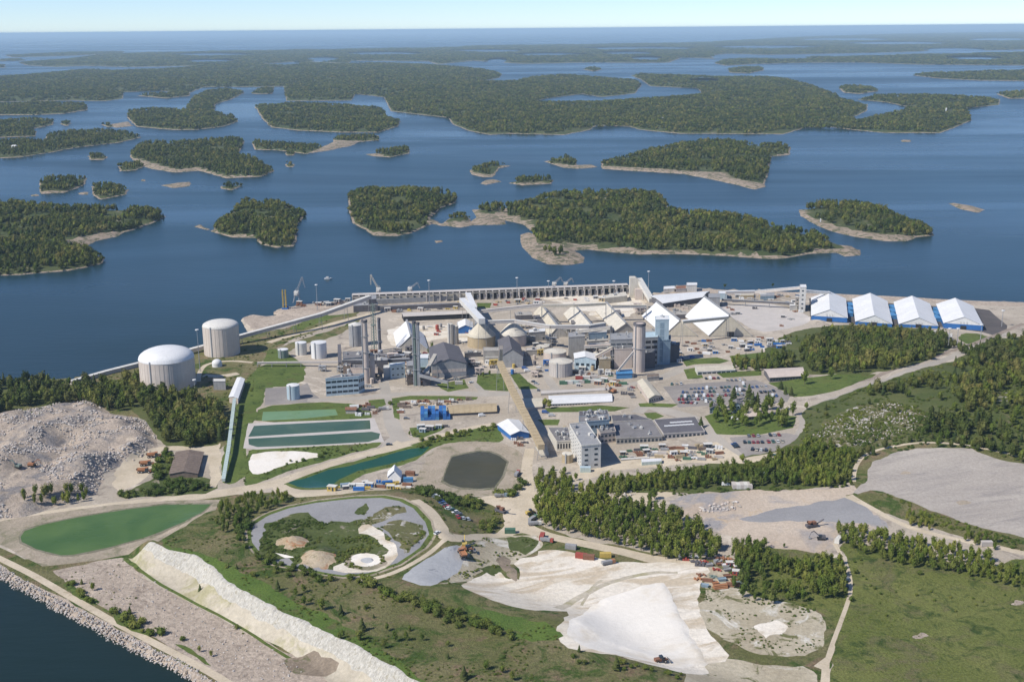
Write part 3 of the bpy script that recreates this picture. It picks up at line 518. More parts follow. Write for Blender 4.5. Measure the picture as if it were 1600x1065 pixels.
# ---------------------------------------------------------------- one shared triangulation, so no two sheets overlap
def build_ground():
    V = []; Ec = []
    def addpoly(w):
        o = len(V); V.extend([Vector((float(a), float(b))) for a, b in w]); Ec.extend([(o+i, o+(i+1) % len(w)) for i in range(len(w))])
    addpoly(LAND)
    for n_, mk, w in REG: addpoly(w)
    xs, ys = LAND[:, 0], LAND[:, 1]
    def grid(x0, x1, y0, y1, s, keep):
        gx, gy = np.meshgrid(np.arange(x0, x1, s), np.arange(y0, y1, s)); gx = gx+rng.uniform(-.3, .3, gx.shape)*s; gy = gy+rng.uniform(-.3, .3, gy.shape)*s
        k = keep(gx, gy); return [Vector((float(a), float(b))) for a, b in zip(gx[k], gy[k])]
    V.extend(grid(xs.min(), xs.max(), ys.min(), ys.max(), 22, lambda x, y: inside(LAND, x, y)))
    V.extend(grid(MOUND[:, 0].min()-30, MOUND[:, 0].max()+30, MOUND[:, 1].min()-20, MOUND[:, 1].max()+40, 8, lambda x, y: inside(LAND, x, y)))
    V.extend(grid(RUB[:, 0].min(), RUB[:, 0].max(), RUB[:, 1].min(), RUB[:, 1].max(), 3.2, lambda x, y: inside(RUB, x, y)))
    cl = REG[[r[0] for r in REG].index('lime_cliff')][2]
    V.extend(grid(cl[:, 0].min(), cl[:, 0].max(), cl[:, 1].min(), cl[:, 1].max(), 1.7, lambda x, y: inside(cl, x, y)))
    for c, r, hh in HEAPW: V.extend(grid(c[0]-r*1.5, c[0]+r*1.5, c[1]-r*1.5, c[1]+r*1.5, 2.2, lambda x, y: (x-c[0])**2+(y-c[1])**2 < 2.2*r*r))
    pc = np.array(PADC); pe = lambda x, y: inside(pc, x, y) & (pdist(pc, x, y)[0] < 6)
    V.extend(grid(pc[:, 0].min(), pc[:, 0].max(), pc[:, 1].min(), pc[:, 1].max(), 2.5, pe))
    v, e, f, ov, oe, of = delaunay_2d_cdt(V, Ec, [], 0, .02, True)
    v = np.array([(a.x, a.y) for a in v]); z = H(v[:, 0], v[:, 1])
    dl, _ = pdist(LAND, v[:, 0], v[:, 1]); z = np.where(dl < .01, -.6, z)
    pondn = [i for i, r in enumerate(REG) if r[0] in ('pond', 'canal')]
    T = np.array([t[:3] for t in f]); cx, cy_ = v[T].mean(1).T; own = np.where(inside(LAND, cx, cy_), 0, -1)
    for k, (nm, mk, w) in enumerate(REG):
        bb = np.nonzero((cx > w[:, 0].min()) & (cx < w[:, 0].max()) & (cy_ > w[:, 1].min()) & (cy_ < w[:, 1].max()) & (own >= 0))[0]
        ins = inside(w, cx[bb], cy_[bb]); own[bb[ins]] = k+1
    by = {}
    for i in np.unique(own[own >= 0]):
        nm, mk = ('ground', 'site') if i == 0 else REG[i-1][:2]
        if nm == 'pond': nm = (nm, int(i))
        by.setdefault((nm, mk), []).append(T[own == i])
    for (nm, mk), tris in by.items():
        a = np.vstack(tris); used, inv = np.unique(a, return_inverse=True); inv = inv.reshape(a.shape)
        vv = np.column_stack([v[used], z[used]])
        me = bpy.data.meshes.new(str(nm)); me.from_pydata(vv.tolist(), [], inv.tolist()); me.materials.append(M[mk])
        me.polygons.foreach_set('use_smooth', [True]*len(me.polygons)); me.update()
        o = bpy.data.objects.new(nm[0] if isinstance(nm, tuple) else nm, me); COL.objects.link(o); tag(o, kind='structure')
build_ground()
# ================================================================ tree kinds
def leafball(mb, n, c, r, size, seed, shape='ball'):
    g = np.random.default_rng(seed)
    for k in range(n):
        d = g.normal(size=3); d /= np.linalg.norm(d); rr = g.uniform(.6, 1.12)
        p = np.array(c)+d*np.array(r)*rr; u = g.normal(size=3); u -= u@d*d*.5; u /= np.linalg.norm(u); w = np.cross(u, g.normal(size=3)); w /= np.linalg.norm(w)
        s = size*g.uniform(.6, 1.3); mb.add([p-u*s-w*s*.5, p+u*s*.9-w*s*.6, p+u*s*.5+w*s, p-u*s*.7+w*s*.7], [(0, 1, 2, 3)])
def core(mb, c, r, seed, n=7, k=5):
    g = np.random.default_rng(seed); vs = []
    for j in range(1, k):
        t = math.pi*j/k
        for i in range(n):
            a = 2*math.pi*i/n; q = g.uniform(.8, 1.15); vs.append((c[0]+r[0]*q*math.sin(t)*math.cos(a), c[1]+r[1]*q*math.sin(t)*math.sin(a), c[2]-r[2]*math.cos(t)*q))
    m = len(vs); vs += [(c[0], c[1], c[2]-r[2]), (c[0], c[1], c[2]+r[2])]; fs = []
    for j in range(k-2):
        for i in range(n): fs.append((j*n+i, j*n+(i+1) % n, (j+1)*n+(i+1) % n, (j+1)*n+i))
    for i in range(n): fs += [(m, (i+1) % n, i), (m+1, (k-2)*n+i, (k-2)*n+(i+1) % n)]
    mb.add(vs, fs)
def crown_birch(seed, n=230):   # unit tree: 1 m tall, crown about .5 wide
    g = np.random.default_rng(seed); mb = MB()
    L = [((0, 0, .5), (.20, .20, .34))]+[((g.uniform(-.12, .12), g.uniform(-.12, .12), g.uniform(.35, .78)), (g.uniform(.1, .16),)*2+(g.uniform(.12, .2),)) for _ in range(4)]
    core(mb, (0, 0, .5), (.15, .15, .3), seed)
    for i, (c, r) in enumerate(L): leafball(mb, n//(2 if i == 0 else 7), c, r, .038, seed*9+i)
    return mb
def crown_round(seed, n=210):
    g = np.random.default_rng(seed); mb = MB()
    L = [((0, 0, .5), (.3, .3, .38))]+[((g.uniform(-.22, .22), g.uniform(-.22, .22), g.uniform(.35, .75)), (g.uniform(.14, .22),)*2+(g.uniform(.13, .22),)) for _ in range(5)]
    core(mb, (0, 0, .48), (.25, .25, .33), seed)
    for i, (c, r) in enumerate(L): leafball(mb, n//(2 if i == 0 else 9), c, r, .052, seed*9+i)
    return mb
def crown_spruce(seed, n=9):
    g = np.random.default_rng(seed); mb = MB(); m = 9
    for j in range(n):
        z = .10+.84*j/n; r = .19*(1-j/n)**.8+.015; vs = [(0, 0, z+.16*(1-j/n*.4))]
        for i in range(m):
            a = 2*math.pi*(i+.5*(j % 2))/m; q = g.uniform(.65, 1.2); vs.append((r*q*math.cos(a), r*q*math.sin(a), z+g.uniform(-.02, .02)))
        mb.add(vs, [(0, 1+i, 1+(i+1) % m) for i in range(m)])
    return mb
def crown_pine(seed):
    g = np.random.default_rng(seed); mb = MB()
    for i in range(6):
        c = (g.uniform(-.12, .12), g.uniform(-.12, .12), g.uniform(.5, .88)); r = (g.uniform(.1, .17), g.uniform(.1, .17), g.uniform(.07, .12)); core(mb, c, (r[0]*.7, r[1]*.7, r[2]*.7), seed+i, 6, 4); leafball(mb, 16, c, r, .05, seed*7+i)
    return mb
def trunk_mesh(h0=.5, r=.014):
    mb = MB(); mb.tube((0, 0, -.05), (0.01, 0, h0), r, 6, 0, r*.6)
    for a in (0.3, 2.4, 4.4): mb.tube((0.005, 0, h0*.6), (math.cos(a)*.11, math.sin(a)*.11, h0*1.05), r*.45, 4, 0, r*.2)
    return mb
_cb = crown_birch
KIND = {}
for nm, fn, mt, k in (('birch', crown_birch, 'birch', 5), ('bush', crown_round, 'bush', 4), ('spruce', crown_spruce, 'spruce', 3), ('pine', crown_pine, 'spruce', 3), ('woodmix', crown_round, 'mixed', 4)):
    KIND[nm] = [fn(100+11*i+len(nm)).mesh(nm+'_crown', M[mt]) for i in range(k)]
TRUNK = trunk_mesh().mesh('trunk', M['bark'])
def srcs(name, meshes):
    c = bpy.data.collections.new(name)
    for i, me in enumerate(meshes): o = bpy.data.objects.new('%s_%02d' % (name, i), me); c.objects.link(o)
    return c
def full(me):   # crown and trunk in one mesh, for masses
    m2 = me.copy(); import bmesh
    b = bmesh.new(); b.from_mesh(me); n = len(b.faces); b.from_mesh(TRUNK); b.faces.ensure_lookup_table()
    for f in b.faces[n:]: f.material_index = 1
    b.to_mesh(m2); b.free(); m2.materials.append(M['bark']); return m2
def scatter(name, pts, scale, rotz, coll, nvar, label=None):
    """one mass: instances of the variants on given points"""
    me = bpy.data.meshes.new(name); me.from_pydata([tuple(map(float, p)) for p in pts], [], [])
    a = me.attributes.new('sc', 'FLOAT_VECTOR', 'POINT'); a.data.foreach_set('vector', np.asarray(scale, np.float32).ravel())
    a = me.attributes.new('rz', 'FLOAT', 'POINT'); a.data.foreach_set('value', np.asarray(rotz, np.float32))
    a = me.attributes.new('ix', 'INT', 'POINT'); a.data.foreach_set('value', rng.integers(0, nvar, len(pts)).astype(np.int32))
    o = bpy.data.objects.new(name, me); COL.objects.link(o); tag(o, label, kind='stuff')
    key = 'scatter '+coll.name
    ng = bpy.data.node_groups.get(key)
    if ng is None:
        ng = bpy.data.node_groups.new(key, 'GeometryNodeTree'); ng.interface.new_socket('Geometry', in_out='INPUT', socket_type='NodeSocketGeometry'); ng.interface.new_socket('Geometry', in_out='OUTPUT', socket_type='NodeSocketGeometry')
        n = ng.nodes; l = ng.links; gi = n.new('NodeGroupInput'); go = n.new('NodeGroupOutput'); ip = n.new('GeometryNodeInstanceOnPoints')
        ci = n.new('GeometryNodeCollectionInfo'); ci.inputs['Collection'].default_value = coll; ci.inputs['Separate Children'].default_value = True; ci.inputs['Reset Children'].default_value = True
        def at(nm, t):
            q = n.new('GeometryNodeInputNamedAttribute'); q.data_type = t; q.inputs['Name'].default_value = nm; return q.outputs['Attribute']
        cx = n.new('ShaderNodeCombineXYZ'); l.new(at('rz', 'FLOAT'), cx.inputs[2]); l.new(gi.outputs[0], ip.inputs['Points']); l.new(ci.outputs[0], ip.inputs['Instance'])
        ip.inputs['Pick Instance'].default_value = True; l.new(at('ix', 'INT'), ip.inputs['Instance Index']); l.new(cx.outputs[0], ip.inputs['Rotation']); l.new(at('sc', 'FLOAT_VECTOR'), ip.inputs['Scale']); l.new(ip.outputs[0], go.inputs[0])
    md = o.modifiers.new('scatter', 'NODES'); md.node_group = ng; return o
CB = srcs('birch_kind', [full(m) for m in KIND['birch']]); CU = srcs('bush_kind', KIND['bush'])
MIXL = [full(m) for m in KIND['woodmix'][:3]]+[full(m) for m in KIND['birch'][:2]]+[full(m) for m in KIND['spruce'][:1]]
CM = srcs('mixed_kind', MIXL)
CI = srcs('island_kind', [KIND['woodmix'][0], KIND['woodmix'][1], KIND['woodmix'][2], KIND['pine'][0], KIND['pine'][1], KIND['spruce'][0], KIND['birch'][0]])
# ================================================================ islands
LAKES = [Pz(*np.array(ell(x, y+.6, rx, ry+1.5, 14), float).T, z=0)[:, :2] for x, y, rx, ry in
  [(225, 109, 34, 2.2), (505, 93, 26, 2.2), (438, 100, 36, 2.4), (608, 96, 60, 2.6), (777, 95, 16, 1.6), (330, 96, 40, 1.6),
   (860, 86, 60, 1.6), (980, 84, 40, 1.4), (1010, 92, 26, 1.6), (600, 84, 60, 1.1), (330, 86, 70, 1.2), (1200, 74, 90, 1.2), (1400, 68, 80, 1.2), (1490, 78, 50, 1.3), (1000, 76, 90, 1), (760, 80, 60, 1), (1230, 92, 50, 1.6), (1100, 128, 26, 1.8), (1520, 92, 46, 1.8), (1560, 62, 50, 1), (1320, 62, 70, .9)]]
def island_world(px, th, forest=None, front=0):
    px = np.array(px, float); near = np.zeros(len(px)) if forest is None else np.min([pdist(f, px[:, 0], px[:, 1])[0] for f in forest], 0); yc0, yc1 = px[:, 1].min(), px[:, 1].max(); n = len(px); out = []
    ins_below = inside(px, px[:, 0]+1e-3, px[:, 1]+1.2)
    for i, (x, y) in enumerate(px):
        z = 0
        if front and not ins_below[i]: y += front
        if ins_below[i] and near[i] < 5: z = th*min(1, (yc1-y)/max(yc1-yc0, 1e-6)*1.6)
        out.append(Pz(x, y, z)[:2])
    return np.array(out)
FPTS = []   # island forest points
def island(px, forest=None, th=None, trees=True, rim=1.0, name='island', hill=None):
    px = np.array(px, float); d0 = np.linalg.norm(Pz(px[:, 0].mean(), px[:, 1].max(), 0)); mpp = d0/FPX
    hpx = px[:, 1].max()-px[:, 1].min()
    if th is None: th = min(11.0, hpx*mpp*.62)
    w = island_world(px, th if trees else 0.0, forest)
    s = max(6, mpp*5.5); w = rough(w, s, min(mpp*2.2, 16)*rim, int(abs(px[0, 0])), sc=s*3)
    big = (w[:, 0].max()-w[:, 0].min())
    g = max(12, big/26, mpp*7); gx, gy = np.meshgrid(np.arange(w[:, 0].min(), w[:, 0].max(), g), np.arange(w[:, 1].min(), w[:, 1].max(), g)); k = inside(w, gx, gy)
    V = [Vector((float(a), float(b))) for a, b in w]+[Vector((float(a), float(b))) for a, b in zip(gx[k], gy[k])]
    E = [(i, (i+1) % len(w)) for i in range(len(w))]; off = max(4.5, mpp*2.6)
    tn = np.roll(w, -1, 0)-np.roll(w, 1, 0); tn /= np.maximum(np.hypot(*tn.T), 1e-9)[:, None]; nn = np.stack([-tn[:, 1], tn[:, 0]], 1)
    for sg in (1, -1):
        r_ = w+nn*off*sg; k_ = inside(w, r_[:, 0], r_[:, 1]); r_ = r_[k_]
        if len(r_): dd_ = pdist(w, r_[:, 0], r_[:, 1])[0]; V += [Vector((float(a), float(b))) for a, b in r_[dd_ > off*.8]]
    holes = [q for q in LAKES if big > 2000 and inside(w, q[:, 0].mean(), q[:, 1].mean())]
    for q in holes: o_ = len(V); V += [Vector((float(a), float(b))) for a, b in q]; E += [(o_+i, o_+(i+1) % len(q)) for i in range(len(q))]
    # inner ring to make the shore slope
    v, e, f, *_ = delaunay_2d_cdt(V, E, [], 0, .05, False)
    v = np.array([(a.x, a.y) for a in v]); T = np.array([t[:3] for t in f]); c = v[T].mean(1); T = T[inside(w, c[:, 0], c[:, 1])]
    for q in holes: c = v[T].mean(1); T = T[~inside(q, c[:, 0], c[:, 1])]
    fwp = [w] if forest is None else [island_world(q, th, None, 2.6) for q in forest]
    hl = hill if hill is not None else min(2.2, big/90) if big < 3000 else 9
    def hh(x, y):
        d, _ = pdist(w[::2] if mpp > 3 else w, x, y); return -.4+1.9*sstep(d/7)+hl*sstep(d/max(25, g*1.2))*(.5+fbm(x/90, y/90, 5)) if big < 3000 else -.4+1.9*sstep(d/7)+hl*sstep(d/150)*(fbm(x/420, y/700, 5, 3)*2.4-.3), d
    z, d = hh(v[:, 0], v[:, 1]); me = bpy.data.meshes.new(name); me.from_pydata(np.column_stack([v, z]).tolist(), [], T.tolist()); me.materials.append(M['rock']); me.materials.append(M['isl'])
    me.polygons.foreach_set('use_smooth', [True]*len(T)); c = v[T].mean(1)
    if trees: dc = pdist(w, v[:, 0], v[:, 1])[0][T].min(1); me.polygons.foreach_set('material_index', ((dc > off*.7) & np.any([inside(q, c[:, 0], c[:, 1]) for q in fwp], 0)).astype(int))
    me.update(); o = bpy.data.objects.new(name, me); COL.objects.link(o); tag(o, kind='structure')
    if not trees: return
    wfull = w; w = w[::max(1, len(w)//160)]
    fw = [w] if forest is None else [island_world(q, th, None, 2.6) for q in forest]
    for q in fw:
        sx = max(5.6, mpp*3.6); sy = float(np.clip(max(sx*1.45, .13*max(th, 6)*d0/CAMH), 6, 150))
        gx, gy = np.meshgrid(np.arange(q[:, 0].min(), q[:, 0].max(), sx), np.arange(q[:, 1].min(), q[:, 1].max(), sy))
        gx = (gx+rng.uniform(-.48, .48, gx.shape)*sx).ravel(); gy = (gy+rng.uniform(-.48, .48, gy.shape)*sy).ravel(); k = inside(q, gx, gy); gx, gy = gx[k], gy[k]; k = inside(w, gx, gy); gx, gy = gx[k], gy[k]
        for qh in holes: k = ~inside(qh, gx, gy); gx, gy = gx[k], gy[k]
        if not len(gx): continue
        z, d = hh(gx, gy); mrg = (4.5 if mpp < 3 else 3)*rng.uniform(.5, 1.7, len(gx)) if forest is None else 2.0+0*gx
        k = d > mrg; gx, gy, z, d = gx[k], gy[k], z[k], d[k]; n = len(gx)
        if not n: continue
        fz = np.maximum(np.hypot(gx, gy)/d0, 1.0); k = rng.uniform(size=n) < fz**-1.9; gx, gy, z, d, fz = gx[k], gy[k], z[k], d[k], fz[k]; n = len(gx)
        k = fbm(gx/38, gy/38, 41, 3) < .64; gx, gy, z, d, fz = gx[k], gy[k], z[k], d[k], fz[k]; n = len(gx)
        ht = (th*.95+1.5)*(.62+.75*fbm(gx/70, gy/70, 9))*rng.uniform(.8, 1.15, n)*np.clip(.55+d/25, .55, 1); wd = np.maximum(sx*1.7*fz, ht*.62)*rng.uniform(.85, 1.25, n)
        FPTS.append((name, np.column_stack([gx, gy, z-.5]), np.column_stack([wd, np.maximum(wd, sy*.9*fz if mpp > 1.6 else 0), ht])))
ISL = [
 ([(-60, 312), (33, 311), (60, 313), (120, 317), (190, 319), (215, 318), (245, 322), (262, 328), (265, 335), (255, 342), (235, 350), (215, 358), (195, 363), (186, 369), (150, 377), (125, 381), (140, 384), (155, 393), (163, 405), (160, 412), (140, 417), (110, 423), (60, 427), (30, 430), (-60, 433)],
  [[(-60, 312), (60, 313), (190, 319), (245, 322), (262, 328), (263, 335), (235, 348), (200, 359), (150, 366), (105, 376), (95, 382), (140, 385), (160, 403), (158, 411), (110, 421), (30, 428), (-60, 431)]]),
 ([(60, 283), (70, 275), (100, 271), (125, 271), (137, 277), (133, 289), (115, 297), (100, 301), (62, 303)], [[(61, 283), (70, 275), (100, 271), (125, 271), (136, 277), (133, 287), (115, 292), (100, 297), (65, 298)]]),
 ([(142, 290), (155, 283), (175, 281), (195, 287), (203, 296), (198, 304), (180, 308), (155, 313), (143, 303)], None),
 ([(303, 354), (312, 350), (330, 352), (335, 341), (350, 330), (362, 322), (375, 305), (390, 304), (400, 309), (440, 309), (465, 318), (480, 324), (481, 335), (466, 350), (465, 375), (460, 385), (430, 387), (405, 382), (398, 372), (360, 371), (335, 364)],
  [[(332, 352), (335, 341), (350, 330), (362, 322), (375, 305), (390, 304), (400, 309), (440, 309), (465, 318), (480, 324), (480, 335), (466, 350), (464, 374), (459, 383), (430, 384), (406, 379), (398, 367), (360, 366), (340, 360)]]),
 ([(543, 297), (573, 287), (606, 290), (633, 288), (666, 292), (693, 293), (715, 307), (713, 317), (690, 325), (672, 334), (684, 345), (700, 350), (726, 351), (740, 342), (746, 338), (786, 342), (792, 350), (740, 350), (726, 355), (693, 354), (676, 350), (668, 353), (646, 364), (620, 369), (583, 368), (571, 360), (551, 350), (543, 327)],
  [[(543, 297), (573, 287), (606, 290), (633, 288), (666, 292), (693, 293), (714, 307), (712, 317), (690, 325), (668, 334), (668, 350), (646, 360), (620, 365), (585, 362), (556, 347), (544, 327)], [(695, 332), (712, 324), (730, 325), (735, 337), (725, 345), (698, 346)]]),
 ([(746, 317), (773, 312), (786, 315), (800, 311), (850, 300), (883, 292), (933, 293), (1000, 292), (1033, 298), (1046, 313), (1066, 325), (1100, 325), (1166, 330), (1200, 340), (1250, 355), (1283, 362), (1313, 377), (1330, 384), (1346, 392), (1346, 399), (1320, 401), (1306, 395), (1266, 397), (1226, 404), (1200, 405), (1133, 400), (1066, 397), (1000, 398), (953, 394), (920, 390), (900, 392), (916, 402), (915, 410), (893, 414), (853, 413), (830, 402), (813, 385), (811, 367), (826, 362), (833, 356), (816, 350), (786, 344), (766, 345), (740, 345), (738, 338), (746, 334), (735, 325)],
  [[(787, 316), (800, 312), (850, 301), (883, 292), (933, 293), (1000, 292), (1033, 298), (1045, 313), (1066, 325), (1100, 325), (1166, 330), (1200, 340), (1250, 355), (1283, 362), (1308, 377), (1311, 388), (1266, 392), (1226, 399), (1133, 396), (1066, 391), (1000, 391), (953, 388), (900, 382), (850, 382), (834, 377), (833, 362), (842, 352), (815, 340), (792, 336)],
   [(746, 322), (773, 316), (787, 318), (786, 333), (760, 334), (747, 330)], [(846, 392), (865, 388), (882, 394), (876, 401), (855, 400)]]),
 ([(1246, 323), (1256, 317), (1283, 312), (1326, 310), (1366, 315), (1393, 323), (1416, 337), (1449, 348), (1461, 358), (1463, 368), (1433, 371), (1419, 377), (1383, 377), (1333, 370), (1299, 362), (1279, 354), (1266, 348), (1249, 337)],
  [[(1253, 321), (1260, 317), (1283, 312), (1326, 310), (1366, 315), (1393, 323), (1416, 337), (1449, 348), (1459, 358), (1457, 365), (1415, 368), (1383, 367), (1333, 360), (1299, 352), (1285, 345), (1266, 338)]]),
 ([(938, 253), (946, 247), (1000, 233), (1026, 227), (1066, 220), (1100, 215), (1150, 217), (1183, 222), (1216, 220), (1236, 230), (1235, 242), (1206, 245), (1203, 265), (1196, 292), (1180, 297), (1150, 289), (1103, 279), (1066, 272), (1033, 270), (983, 267), (940, 264)],
  [[(940, 253), (946, 247), (1000, 233), (1026, 227), (1066, 220), (1100, 215), (1150, 217), (1183, 222), (1216, 220), (1235, 230), (1230, 238), (1205, 242), (1202, 263), (1194, 286), (1150, 280), (1130, 270), (1066, 267), (1033, 264), (983, 261), (946, 259)]]),
 ([(848, 252), (866, 243), (883, 237), (900, 243), (903, 253), (925, 258), (930, 262), (900, 264), (880, 262), (860, 256)], [[(850, 252), (866, 243), (883, 237), (900, 243), (902, 253), (896, 258), (870, 254)]]),
 ([(731, 265), (740, 257), (766, 250), (803, 251), (804, 258), (782, 263), (771, 277), (753, 277), (736, 273)], [[(736, 264), (742, 257), (766, 250), (803, 251), (802, 255), (778, 259), (768, 272), (746, 270)]]),
 ([(786, 285), (793, 277), (816, 272), (860, 272), (867, 279), (864, 287), (816, 290)], [[(790, 283), (794, 277), (816, 272), (860, 272), (866, 279), (862, 284), (816, 285)]]),
 ([(571, 241), (586, 233), (606, 229), (641, 230), (640, 240), (610, 246), (580, 244)], [[(584, 238), (588, 232), (606, 229), (641, 230), (639, 240), (606, 243)]]),
 ([(690, 338), (700, 330), (718, 326), (733, 328), (738, 338), (790, 340), (790, 351), (740, 352), (720, 356), (690, 352), (672, 346)], [[(692, 336), (700, 330), (718, 325), (733, 328), (735, 340), (720, 346), (698, 346)]]),
 ([(398, 167), (420, 162), (466, 158), (546, 162), (600, 167), (606, 180), (626, 190), (623, 197), (593, 207), (533, 207), (466, 204), (423, 199), (410, 187)], None),
 ([(520, 210), (593, 212), (593, 219), (560, 222), (550, 228), (510, 236), (480, 240), (520, 222)], [[(520, 210), (593, 212), (592, 218), (540, 219), (522, 217)]]),
 ([(393, 223), (433, 220), (493, 222), (510, 230), (480, 241), (433, 235), (396, 234)], None),
 ([(444, 238), (453, 234), (463, 238), (460, 243), (446, 243)], None), ([(444, 255), (453, 251), (462, 255), (460, 261), (446, 261)], None),
 ([(203, 230), (217, 220), (300, 217), (366, 212), (383, 220), (373, 233), (377, 240), (400, 243), (430, 267), (410, 276), (353, 279), (310, 267), (273, 270), (240, 265), (215, 258), (203, 245)],
  [[(204, 230), (217, 220), (300, 217), (366, 212), (383, 220), (374, 233), (378, 240), (400, 243), (429, 266), (410, 273), (355, 274), (310, 261), (275, 265), (250, 258), (205, 244)]]),
 ([(182, 257), (190, 252), (220, 248), (227, 260), (213, 266), (187, 268)], None), ([(343, 290), (353, 282), (383, 280), (386, 288), (362, 298), (345, 295)], None), ([(136, 243), (145, 236), (165, 237), (172, 242), (165, 250), (140, 250)], None),
 ([(-60, 220), (33, 215), (67, 217), (70, 207), (100, 203), (150, 200), (200, 203), (218, 207), (220, 215), (187, 223), (117, 231), (83, 238), (33, 246), (-60, 249)], None),
 ([(-60, 188), (50, 183), (85, 190), (83, 195), (43, 198), (58, 205), (57, 213), (-60, 217)], None), ([(-60, 162), (50, 158), (100, 158), (137, 165), (137, 172), (100, 178), (50, 180), (-60, 180)], None),
 ([(92, 193), (103, 187), (113, 192), (104, 198)], None), ([(156, 195), (168, 189), (181, 193), (200, 196), (170, 199)], None),
 ([(198, 177), (233, 168), (287, 170), (300, 150), (320, 140), (353, 137), (383, 145), (363, 155), (337, 163), (335, 173), (367, 180), (373, 190), (350, 198), (307, 203), (267, 203), (213, 198), (200, 187)], None),
 ([(213, 150), (233, 145), (297, 145), (297, 150), (260, 154)], None), ([(393, 147), (405, 136), (428, 138), (425, 147)], None),
 ([(-80, 125), (67, 113), (133, 107), (190, 109), (263, 107), (300, 103), (470, 95), (533, 100), (600, 98), (666, 100), (730, 104), (766, 108), (785, 117), (780, 122), (733, 127), (793, 128), (833, 118), (883, 115), (950, 120), (996, 123), (1003, 133), (993, 146), (940, 152), (910, 147), (853, 154), (823, 159), (866, 162), (950, 157), (1033, 152), (1100, 147), (1090, 138), (1063, 137), (1016, 135), (1000, 124), (986, 118), (1000, 113), (1016, 115), (1066, 119), (1166, 118), (1226, 120), (1266, 130), (1309, 146), (1320, 157), (1356, 163), (1356, 173), (1339, 181), (1318, 186), (1340, 190), (1352, 183), (1409, 174), (1418, 164), (1385, 160), (1340, 156), (1350, 148), (1416, 147), (1483, 147), (1533, 150), (1563, 155), (1563, 164), (1509, 166), (1516, 174), (1519, 188), (1489, 201), (1469, 208), (1383, 208), (1333, 203), (1300, 199), (1260, 199), (1226, 210), (1080, 209), (1063, 209), (1000, 203), (983, 198), (933, 196), (923, 203), (883, 211), (793, 209), (766, 211), (730, 204), (706, 194), (700, 184), (610, 174), (603, 160), (600, 152), (556, 147), (550, 157), (447, 158), (443, 135), (390, 136), (320, 136), (307, 141), (293, 147), (250, 142), (193, 144), (193, 154), (167, 158), (133, 158), (113, 157), (-80, 161)], None),
 ([(7, 87), (100, 81), (195, 81), (190, 84), (90, 88), (20, 90)], None),
 ([(30, 98), (100, 93), (160, 85), (260, 82), (366, 80), (533, 77), (700, 75), (733, 71), (800, 71), (1066, 67), (1166, 62), (1266, 57), (1400, 53), (1680, 49), (1680, 76), (1533, 79), (1450, 80), (1400, 82), (1300, 84), (1200, 86), (1136, 84), (1110, 86), (1116, 92), (1066, 90), (1046, 98), (916, 98), (820, 100), (786, 98), (740, 95), (683, 101), (670, 96), (549, 95), (545, 100), (473, 96), (400, 101), (320, 103), (200, 105), (133, 103), (87, 105), (40, 102)], None),
 ([(1116, 99), (1136, 92), (1183, 91), (1266, 88), (1366, 87), (1443, 85), (1533, 83), (1680, 81), (1680, 103), (1433, 101), (1349, 98), (1266, 98), (1183, 100), (1133, 103)], None),
 ([(911, 109), (920, 104), (935, 104), (941, 109), (930, 112)], None), ([(1138, 109), (1160, 103), (1190, 103), (1195, 110), (1170, 115), (1140, 114)], None), ([(1309, 138), (1320, 132), (1366, 133), (1373, 143), (1343, 147), (1320, 145)], None),
 ([(1426, 118), (1449, 112), (1533, 110), (1680, 109), (1680, 127), (1533, 126), (1466, 123)], None), ([(1556, 147), (1570, 142), (1680, 141), (1680, 155), (1575, 154)], None), ([(-60, 100), (7, 100), (8, 106), (-60, 107)], None), ([(0, 92), (30, 91), (40, 95), (0, 96)], None),
]
for px, fo in ISL: island(px, fo)
for px in ([(1480, 318), (1490, 317), (1525, 323), (1540, 328), (1530, 333), (1500, 327)], [(250, 290), (275, 286), (300, 284), (297, 291), (270, 294)], [(748, 287), (758, 282), (772, 280), (785, 284), (760, 289)], [(677, 376), (690, 375), (694, 378), (680, 380)], [(1316, 391), (1330, 387), (1347, 391), (1345, 398), (1320, 399)],
           [(905, 259), (925, 257), (935, 261), (910, 263)], [(45, 305), (60, 303), (62, 306), (48, 307)], [(120, 302), (138, 300), (140, 304), (124, 304)], [(165, 196), (200, 190), (208, 197), (180, 200)], [(218, 281), (226, 280), (228, 283), (219, 284)], [(1404, 219), (1425, 219), (1424, 222), (1408, 222)]):
    island(px, trees=False, name='skerry', hill=.6)
def flush(name, items, coll, nv):
    p = np.vstack([i[1] for i in items]); s = np.vstack([i[2] for i in items]); scatter(name, p, s, rng.uniform(0, 6.28, len(p)), coll, nv)
for nm_, p_, s_ in FPTS: scatter('island_forest', p_, s_, rng.uniform(0, .5, len(p_)) if s_[0][1] > s_[0][0]*1.5 else rng.uniform(0, 6.28, len(p_)), CI, 7)
print('island trees', sum(len(p[1]) for p in FPTS))
